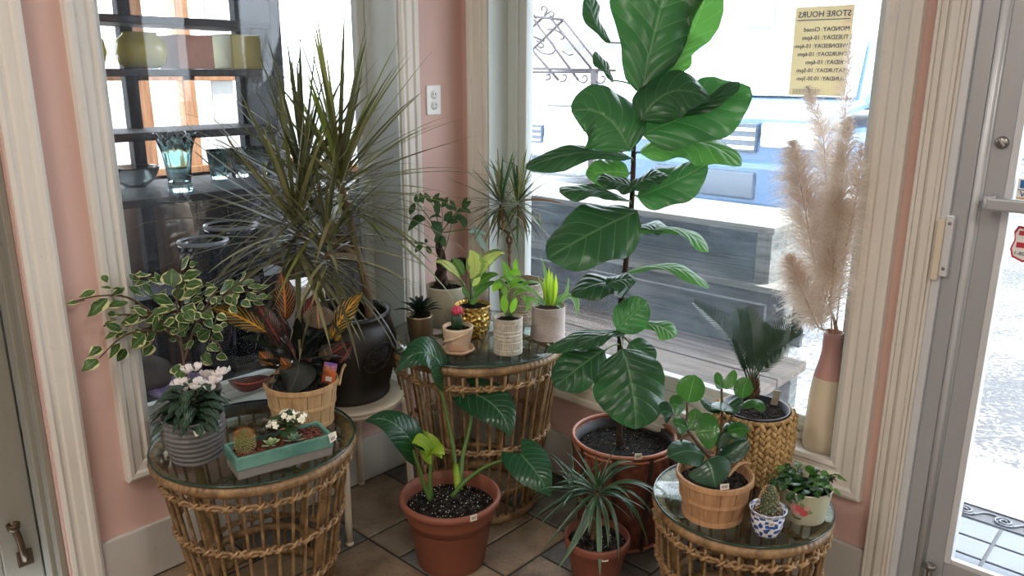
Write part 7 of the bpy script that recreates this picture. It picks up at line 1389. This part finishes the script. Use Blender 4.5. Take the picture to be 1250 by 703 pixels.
PG = [[((1.3096, -0.4697, 0.6812), (1.3102, -0.4565, 0.7157), (1.3107, -0.4433, 0.7502), 0.0638, (0.6583, -0.5694, 0.4415)), ((1.3159, -0.4942, 0.6755), (1.3027, -0.5095, 0.6858), (1.2912, -0.5263, 0.6881), 0.0481, (0.4657, -0.5091, 0.7046)), ((1.3268, -0.4913, 0.6175), (1.3153, -0.5094, 0.6356), (1.3061, -0.5297, 0.6415), 0.0408, (0.3824, -0.419, 0.775)), ((1.3268, -0.4913, 0.6175), (1.3336, -0.4752, 0.6445), (1.331, -0.4676, 0.6715), 0.0345, (0.3871, -0.7181, 0.524)), ((1.3479, -0.4876, 0.6131), (1.3717, -0.4694, 0.6225), (1.3968, -0.4528, 0.624), 0.0785, (0.5668, -0.6181, 0.5377)), ((1.3779, -0.3022, 0.6599), (1.3758, -0.294, 0.6873), (1.3802, -0.2799, 0.7148), 0.0429, (0.5848, -0.6371, 0.4412)), ((1.3838, -0.3168, 0.6435), (1.418, -0.3072, 0.6608), (1.4451, -0.3162, 0.6448), 0.0335, (0.2486, -0.2744, 0.9289)), ((1.3452, -0.3601, 0.6988), (1.3365, -0.3607, 0.719), (1.3277, -0.3613, 0.7392), 0.022, (0.4746, -0.5186, 0.6564)), ((1.346, -0.3594, 0.6988), (1.3591, -0.3402, 0.7182), (1.3611, -0.3282, 0.7459), 0.0241, (0.4746, -0.5186, 0.6564)), ((1.3496, -0.3687, 0.7027), (1.3444, -0.3781, 0.7096), (1.3392, -0.3873, 0.7164), 0.0136, (0.4746, -0.5186, 0.6564)), ((1.3858, -0.3893, 0.5945), (1.4077, -0.372, 0.606), (1.4318, -0.3572, 0.605), 0.0408, (0.3318, -0.3645, 0.8585))], [((1.3714, -0.4741, 0.5529), (1.3485, -0.5215, 0.5769), (1.3256, -0.5792, 0.5729), 0.0701, (0.3228, -0.355, 0.9068)), ((1.3841, -0.4907, 0.5524), (1.4011, -0.4953, 0.5358), (1.4224, -0.5046, 0.4955), 0.0952, (0.4567, -0.4996, 0.7529)), ((1.2822, -0.4933, 0.6473), (1.2711, -0.5073, 0.6559), (1.2616, -0.523, 0.6563), 0.0523, (0.4657, -0.5091, 0.7046)), ((1.389, -0.4346, 0.5397), (1.4178, -0.4093, 0.5558), (1.4435, -0.3809, 0.588), 0.0418, (0.3824, -0.419, 0.775)), ((1.3814, -0.421, 0.5575), (1.3851, -0.4098, 0.5787), (1.3887, -0.3987, 0.5998), 0.0303, (0.4746, -0.5186, 0.6564)), ((1.3681, -0.3775, 0.5943), (1.3946, -0.3608, 0.5927), (1.4255, -0.3491, 0.5662), 0.0549, (0.2486, -0.2744, 0.9289)), ((1.3635, -0.3883, 0.653), (1.3423, -0.4104, 0.665), (1.3197, -0.4308, 0.6852), 0.0408, (0.1653, -0.1844, 0.9993)), ((1.3665, -0.3861, 0.6515), (1.3851, -0.3717, 0.6631), (1.4014, -0.355, 0.6871), 0.0429, (0.1653, -0.1844, 0.9993)), ((1.3523, -0.366, 0.665), (1.368, -0.394, 0.6645), (1.3836, -0.4219, 0.6644), 0.0785, (0.1653, -0.1844, 0.9993)), ((1.3282, -0.4526, 0.6046), (1.33, -0.445, 0.6207), (1.3317, -0.4375, 0.6369), 0.0314, (0.4746, -0.5186, 0.6564)), ((1.3692, -0.4053, 0.516), (1.3855, -0.3727, 0.5253), (1.4044, -0.3424, 0.5221), 0.0418, (0.2486, -0.2744, 0.9289))]]
PG = [[(b, m_, tp, w * 1.22, n) for b, m_, tp, w, n in q] for q in PG]
leaves(t, PG[0], PEPL, 'round', .06, .02, 1.2, .22, 10, 3, 300)
leaves(t, PG[1], PEPD, 'round', .06, .02, 1.2, .26, 10, 3, 320)

# ---- blue and white cactus pot
c = (1.5322, -0.4308, 0.38); cx, cy, z0 = c
t = thing('potted_cactus', 'knobbly cactus in a blue and white porcelain pot on the small table', 'plant', c)
m = Mat('blue_white_porcelain', .15, .6); u, v = m.uv(); nz = m.noise(26, 3, .6)
w_ = ((u * 50.0 + nz * 9.0).sin() * (v * 60.0 + nz * 8.0).sin()).gt(.12)
band = v.step(.52, .53) * (v * 1.0).lt(.60)
m.base(m.mix(w_, '#e8ecf2', '#31559c')); PORC = m.m
pot(t, [(0, z0), (.028, z0), (.030, z0 + .004), (.038, z0 + .025), (.041, z0 + .048), (.038, z0 + .058), (.043, z0 + .064), (.047, z0 + .070), (.045, z0 + .072), (.038, z0 + .063), (.035, z0 + .055), (0, z0 + .055)], (cx, cy, 0), PORC, 48)
part('blue_patch', G().add([(p_[0], p_[1], p_[2]) for p_ in [(cx + (.0400 + .0005) * math.cos(a), cy + (.0400 + .0005) * math.sin(a), zz) for a in [-1.25 + .2 * i for i in range(5)] for zz in (z0 + .034, z0 + .046)]], [(2 * i, 2 * i + 2, 2 * i + 3, 2 * i + 1) for i in range(4)]), plain('cobalt', '#2e5fb0', .2), t)
soil(t, c, .037, z0 + .060, 4, 0, .004, plain('grit', '#5a4a3c', .9, nz=.5, ns=80))
KN = plain('grey_green_cactus', '#4b5a42', .75, nz=.35, ns=60)
rs = random.Random(6); g = G()
for k in range(70):
    s = k / 69; a = k * 2.39996; rr = .0185 * (1 - s) ** .45 + .003; ball(g, (cx + .002 + rr * math.cos(a) * (.9 if k % 3 else .6), cy + rr * math.sin(a), z0 + .062 + .060 * s), .0075 * (1 - .25 * s), 7, 5, (1, 1, 1.15))
kn = part('cactus', g, KN, t)
spines(kn, (cx, cy, z0 + .062), .066, lambda s: .0255 * (1 - s) ** .45 + .004, 11, 12, .006, SPINE)
tag(t, (1.5587, -0.4647, 0.4298), (0.6167, -0.7872, 0), .014, .012)

# ---- christmas cactus in floral tin
c = (1.5667, -0.288, 0.38); cx, cy, z0 = c
t = thing('christmas_cactus', 'glossy green christmas cactus in a pale tin with painted roses', 'plant', c)
m = Mat('floral_tin', .4); n = m.noise(7, 3, .5); m.base(m.mix(n, '#c9cfae', '#dfdcc4')); TIN = m.m
pot(t, [(0, z0), (.052, z0), (.054, z0 + .002), (.0655, z0 + .086), (.067, z0 + .088), (.067, z0 + .091), (.064, z0 + .091), (.062, z0 + .075), (0, z0 + .075)], (cx, cy, 0), TIN, 56)
soil(t, c, .063, z0 + .080, 5)
tp_ = Vector((1.5715, -0.3514, 0.431)); a0 = math.atan2(tp_.y - cy, tp_.x - cx); rs = random.Random(2)
ROSE = [plain('painted_rose', '#c9535a', .5), plain('painted_pink_rose', '#d89a93', .5), plain('painted_stem', '#7d8f5a', .5), plain('painted_lettering', '#5c5a4a', .5)]
def ontin(da, z): r = .0545 + (z - z0) * .137; return Vector((cx + (r + .0008) * math.cos(a0 + da), cy + (r + .0008) * math.sin(a0 + da), z))
def decal(name, da, z, r, mat, n=10):
    pts = [ontin(da + r / .06 * math.cos(2 * PI * i / n) * (1 + .2 * math.sin(i * 2.2)), z + r * math.sin(2 * PI * i / n) * (1 + .2 * math.cos(i * 1.7))) for i in range(n)]
    part(name, G().add(pts, [tuple(range(n))]), mat, t, False)
for da, dz, r, k in ((.10, .050, .0115, 0), (.30, .040, .010, 0), (-.18, .050, .0105, 1), (-.05, .036, .009, 1), (.42, .056, .006, 1), (-.36, .040, .006, 2), (.2, .062, .006, 2), (-.3, .062, .007, 2), (.55, .044, .005, 2), (-.02, .066, .005, 2), (-.12, .026, .005, 2)): decal('painted_rose' if k < 2 else 'painted_leaf', da, z0 + dz, r, ROSE[k])
for i, da in enumerate((-.06, .0, .06, .12, .18)): decal('painted_letter', da, z0 + .020, .0032, ROSE[3], 6)
for i in range(5): decal('painted_letter', -.15 + i * .06, z0 + .074, .0022, ROSE[3], 6)
XM = [leaf_mat('christmas_cactus_pad', '#17331b', '#2f5a2a', '#4d7a3a', 0, 0, .9, .3, .15, bump=0), leaf_mat('christmas_cactus_new_pad', '#3c6a2a', '#5f8f3a', '#7fae50', 0, 0, .9, .35, .3, bump=0)]
rs = random.Random(15); e1 = (0.7356, 0.6774, 0.0033); e1 = Vector(e1)
for i in range(42):
    a = rs.uniform(0, 2 * PI); q = rs.uniform(.01, .045); p = Vector((cx + q * math.cos(a), cy + q * math.sin(a), z0 + .086)); d = Vector((math.cos(a) * .75, math.sin(a) * .75, 1.0)).normalized()
    if i < 12: d = (d - e1 * .8).normalized()
    for k in range(rs.choice((2, 3, 3))):
        L_ = rs.uniform(.024, .032); e = p + d * L_; m_ = (p + e) / 2 + Vector((0, 0, .003))
        n = Vector((d.x * .4, d.y * .4, .8)) + Vector((rs.uniform(-.6, .6), rs.uniform(-.6, .6), 0))
        part('leaf', leaf(G(), p, m_, e, rs.uniform(.019, .026), n, 'round', .12, .05, 3, .0, 6, 2, i, clampw), XM[1 if rs.random() < .25 else 0], t)
        p = e - d * .003; d = (d + Vector((rs.uniform(-.3, .3), rs.uniform(-.3, .3), -.75))).normalized()

# ---- sago palm in woven basket
c = (1.3589, -0.1731, 0.38); cx, cy, z0 = c
t = thing('sago_palm', 'sago palm in a chunky woven seagrass basket at the back of the small table', 'plant', c)
m = Mat('seagrass', .75); n = m.noise(60, 4, .6); r_ = m.noise(9, 2, .5); m.base(m.mix(n.step(.3, .7), m.mix(r_, '#8e6b3d', '#a98653'), '#d0b07a')); m.bump(n, .6, .002); SEAG = m.m
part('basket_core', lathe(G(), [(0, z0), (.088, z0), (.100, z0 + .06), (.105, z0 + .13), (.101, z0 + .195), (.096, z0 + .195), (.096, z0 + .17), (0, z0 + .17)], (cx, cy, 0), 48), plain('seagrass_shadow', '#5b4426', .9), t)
g = G(); rows, cols = 10, 22
for i in range(rows):
    for j in range(cols):
        z = z0 + .010 + i * .0192; s = (z - z0) / .195; r = .088 + .018 * math.sin(min(1, s * 1.15) * PI * .62) + .003
        for k in (-1, 1):
            a = 2 * PI * (j + .5 + k * .25) / cols; ct = Vector((cx + r * math.cos(a), cy + r * math.sin(a), z + (0 if k < 0 else .0096)))
            tg = Vector((-math.sin(a), math.cos(a), 0)); ou = Vector((math.cos(a), math.sin(a), 0)); ax = (tg * (-k * .55) + Vector((0, 0, .85))).normalized(); sd = ax.cross(ou)
            vs = []
            for q in range(5):
                f = (q / 4 - .5) * 2; w = .0072 * math.sqrt(max(.08, 1 - f * f * .9)); cc_ = ct + ax * (f * .0145) + ou * (.004 * (1 - f * f))
                for h in range(6): an = 2 * PI * h / 6; vs.append(cc_ + sd * (w * math.cos(an)) + ou * (.0055 * math.sin(an) * (w / .0072)))
            g.add(vs, [(q * 6 + h, q * 6 + (h + 1) % 6, (q + 1) * 6 + (h + 1) % 6, (q + 1) * 6 + h) for q in range(4) for h in range(6)])
part('weave', g, SEAG, t, stuff=True)
g = G(); n_ = 160; tube(g, ring_pts(cx, cy, z0 + .200, .1005, n_, None, lambda a: .002 * math.sin(40 * a)), [.006 * (1 + .2 * (-1) ** i) for i in range(n_)], 8, True); part('basket_rim', g, SEAG, t)
part('inner_pot', lathe(G(), [(.084, z0 + .17), (.092, z0 + .203), (.095, z0 + .205), (.095, z0 + .210), (.090, z0 + .210), (.082, z0 + .18), (0, z0 + .18)], (cx, cy, 0), 56), plain('dark_slate_plastic', '#2b2d36', .4), t)
soil(t, c, .085, z0 + .190, 22)
cdx = lambda: 0
b0 = Vector((1.3216, -0.1186, 0.6217))
rs = random.Random(9); g = G()
for k in range(46):
    s = k / 45; a = k * 2.39996; rr = .016 * (1 - .45 * s); p = b0 + Vector((rr * math.cos(a), rr * math.sin(a), -.030 + .05 * s)); tube(g, [p, p + Vector((math.cos(a) * .006, math.sin(a) * .006, .024))], [.0035, .0006], 5)
ball(g, b0 + Vector((0, 0, -.015)), .018, 10, 6, (1, 1, 1.5)); part('trunk', g, BARK, t)
FR = [[(1.3138, -0.1193, 0.6393), (1.2825, -0.1436, 0.7282), (1.2386, -0.1842, 0.804), (1.1782, -0.23, 0.869)], [(1.3155, -0.1166, 0.6422), (1.3011, -0.0923, 0.7064), (1.2815, -0.0714, 0.7741), (1.256, -0.0596, 0.8316)], [(1.3178, -0.1146, 0.6423), (1.3298, -0.0786, 0.7099), (1.3626, -0.0526, 0.7752), (1.4004, -0.0262, 0.829)], [(1.3237, -0.1229, 0.6431), (1.3486, -0.1041, 0.7086), (1.388, -0.0914, 0.7593), (1.4319, -0.0784, 0.7998)], [(1.3105, -0.1085, 0.6385), (1.2781, -0.0856, 0.7054), (1.2482, -0.0632, 0.7646), (1.2218, -0.0535, 0.8187)], [(1.3027, -0.1252, 0.651), (1.2934, -0.1463, 0.6933), (1.2834, -0.1663, 0.7407), (1.2742, -0.1781, 0.7699)], [(1.3131, -0.1051, 0.6415), (1.3053, -0.0562, 0.7175), (1.3128, -0.0232, 0.7501), (1.3146, -0.0021, 0.7649)]]
SAGO = leaf_mat('sago_leaflet', '#15301f', '#2a4e33', None, 0, 0, .9, .3, .1, bump=0)
for fi, f in enumerate(FR):
    P = smooth(f, 12); g = G(); tube(g, P, [.0026 * (1 - .7 * i / len(P)) for i in range(len(P))], 6)
    for i in range(5, len(P)):
        s = (i - 6) / (len(P) - 6); ax = (P[min(i + 1, len(P) - 1)] - P[i - 1]).normalized()
        nn = Vector((0.3318, -0.3645, 0.8585)) ; sd = ax.cross(nn).normalized(); up_ = sd.cross(ax)
        ll = (.060 if fi != 5 else .02) * (math.sin(PI * min(1, .22 + s * .75)) ** .7)
        for k in (-1, 1):
            for h in (0,):
                p = P[i].lerp(P[min(i + 1, len(P) - 1)], h); d = (sd * k * .80 + ax * .62 + up_ * .28).normalized(); q = p + d * ll; w = ax * .0022
                g.add([p - w, p + w, p + d * ll * .6 + w * .9, q, p + d * ll * .6 - w * .9], [(0, 1, 2, 3, 4)], [(0, 0), (1, 0), (1, .6), (.5, 1), (0, .6)])
    part('frond', g, SAGO, t)
lbp = Vector((1.3827, -0.0985, 0.6004)); part('plant_label', bx(-.010, .010, -.002, .002, -.022, .022, Matrix.Translation(lbp) @ rot(0, .15, .75)), plain('label_card', '#8f8a7c', .6, nz=.4, ns=60), t, False)

# ================================================================ vase of pampas grass on the sill
vx, vy, vz = (1.4629, 0.0786, 0.407)
m = Mat('two_tone_vase', .35); z_ = m.xyz(m.coord())[2]; n = m.noise(12, 3, .6); m.base(m.mix((z_ + n * .01).step(.232, .236), m.mix(n, '#cdbea6', '#dccfba'), m.mix(n, '#b88a84', '#c89c96'))); VASE = m.m
solo('floor_vase', lathe(G(), [(0, 0), (.052, 0), (.055, .003), (.056, .02), (.053, .10), (.050, .17), (.044, .225), (.033, .275), (.028, .31), (.0275, .352), (.029, .368), (.026, .368), (.024, .33), (0, .30)], (vx, vy, vz), 48), VASE, 'tall two-tone vase, cream below and dusty pink at the neck, on the window sill', 'vase', (vx, vy, vz))
m = Mat('pampas_fluff', .8, .2); n = m.noise(9, 3, .6); m.base(m.mix(n.step(.3, .7), '#e8dacd', '#fbf5ee')); m.translucent(.68); PAMP = m.m
STALK = plain('dry_stalk', '#b89a74', .7)
PP = [[(1.4348, 0.0257, 0.9642), (1.4288, 0.0671, 1.1684), (1.4225, 0.1208, 1.3684), (1.4174, 0.1894, 1.6061)], [(1.4382, -0.0098, 0.9357), (1.405, -0.0316, 1.0743), (1.3742, -0.0429, 1.1972), (1.3354, -0.0462, 1.3234)], [(1.4805, 0.0514, 0.9197), (1.4823, 0.0838, 1.08), (1.4773, 0.1226, 1.2362), (1.4793, 0.1534, 1.3916)], [(1.4608, -0.0337, 0.814), (1.4415, -0.0703, 0.8777), (1.4155, -0.0964, 0.9482), (1.384, -0.1108, 1.0261)], [(1.4639, 0.0016, 0.8257), (1.4721, 0.0083, 0.9384), (1.4769, 0.0306, 1.0637), (1.4708, 0.0637, 1.2071)], [(1.4284, 0.0527, 1.0536), (1.4023, 0.0549, 1.2015), (1.3749, 0.0648, 1.335), (1.3227, 0.0513, 1.4673)], [(1.5048, 0.0668, 1.0158), (1.5134, 0.0843, 1.1185), (1.5186, 0.0981, 1.2195), (1.5152, 0.1209, 1.3285)]]
PW_ = [42, 62, 50, 50, 64, 46, 30]
rs = random.Random(12)
neck = Vector((vx, vy, vz + .36)); ndesc = ('tallest, upright', 'left-hand, rust-tinted', 'right-hand, leaning on the casing', 'lowest, drooping', 'broad central', 'slim upper', 'back')
LBL = ['tallest upright pampas plume in the two-tone vase', 'broad brownish pampas plume nearest the sago palm side of the vase', 'pampas plume leaning toward the window casing', 'lowest drooping pampas plume just above the sago palm', 'full pampas plume in the middle, directly over the vase neck', 'short pampas plume curving in front of the store hours card', 'thin pampas plume brushing the casing']
for k, P_ in enumerate(PP):
    P_ = [clampw(Vector(p)) for p in P_]; S_ = smooth(P_, 10)
    a = 2 * PI * k / 7
    t = thing('pampas_plume', LBL[k], 'dried grass', tuple(neck + Vector((.012 * math.cos(a), .012 * math.sin(a), -.05))), 'pampas plumes in the vase')
    st = smooth([ORG[t], ORG[t] + Vector((0, 0, .06)), S_[0], S_[len(S_) // 2]], 6) + S_[len(S_) // 2 + 1:]
    g = G(); tube(g, st, [.0028 * (1 - .75 * i / len(st)) for i in range(len(st))], 6); part('stalk', g, STALK, t)
    g = G(); N = int(1500 * PW_[k] / 45); W = PW_[k] / 970.7 * 2.05
    vs = []; fs = []
    for _ in range(N):
        s = rs.random() ** .85; x = s * (len(S_) - 1); i = int(x); p = S_[i].lerp(S_[min(i + 1, len(S_) - 1)], x - i)
        ax = (S_[min(i + 1, len(S_) - 1)] - S_[max(i - 1, 0)]).normalized(); pr_ = (math.sin(PI * min(1, .16 + .84 * s)) ** .55)
        o = Vector((rs.gauss(0, 1), rs.gauss(0, 1), rs.gauss(0, 1))).normalized(); o = (o - ax * o.dot(ax))
        d = (o.normalized() * rs.uniform(.35, 1.0) + ax * rs.uniform(.35, .9)).normalized(); L_ = W * .85 * pr_ * rs.uniform(.5, 1.1)
        q0 = p + o * (W * .10 * pr_); q1 = q0 + d * L_ * .55; q2 = q1 + (d + Vector((0, 0, -.75))).normalized() * L_ * .5
        sd = d.orthogonal().normalized() * rs.uniform(.00045, .0009); sd = Quaternion(d, rs.uniform(0, 6)) @ sd
        b = len(vs); vs += [clampw(w) for w in (q0 - sd, q0 + sd, q1 + sd, q1 - sd, q2)]; fs += [(b, b + 1, b + 2, b + 3), (b + 3, b + 2, b + 4)]
        for h in range(3):                      # side fluff
            f = rs.uniform(.3, 1.0); c_ = q0.lerp(q1, f / .6) if f < .6 else q1.lerp(q2, (f - .6) / .4); e = c_ + (d * .4 + Vector((rs.gauss(0, 1), rs.gauss(0, 1), rs.gauss(0, 1)))).normalized() * L_ * .20; w = sd * .6
            b = len(vs); vs += [clampw(c_ - w), clampw(c_ + w), clampw(e)]; fs += [(b, b + 1, b + 2)]
    g.add(vs, fs); part('fluff', g, PAMP, t, False, stuff=True)
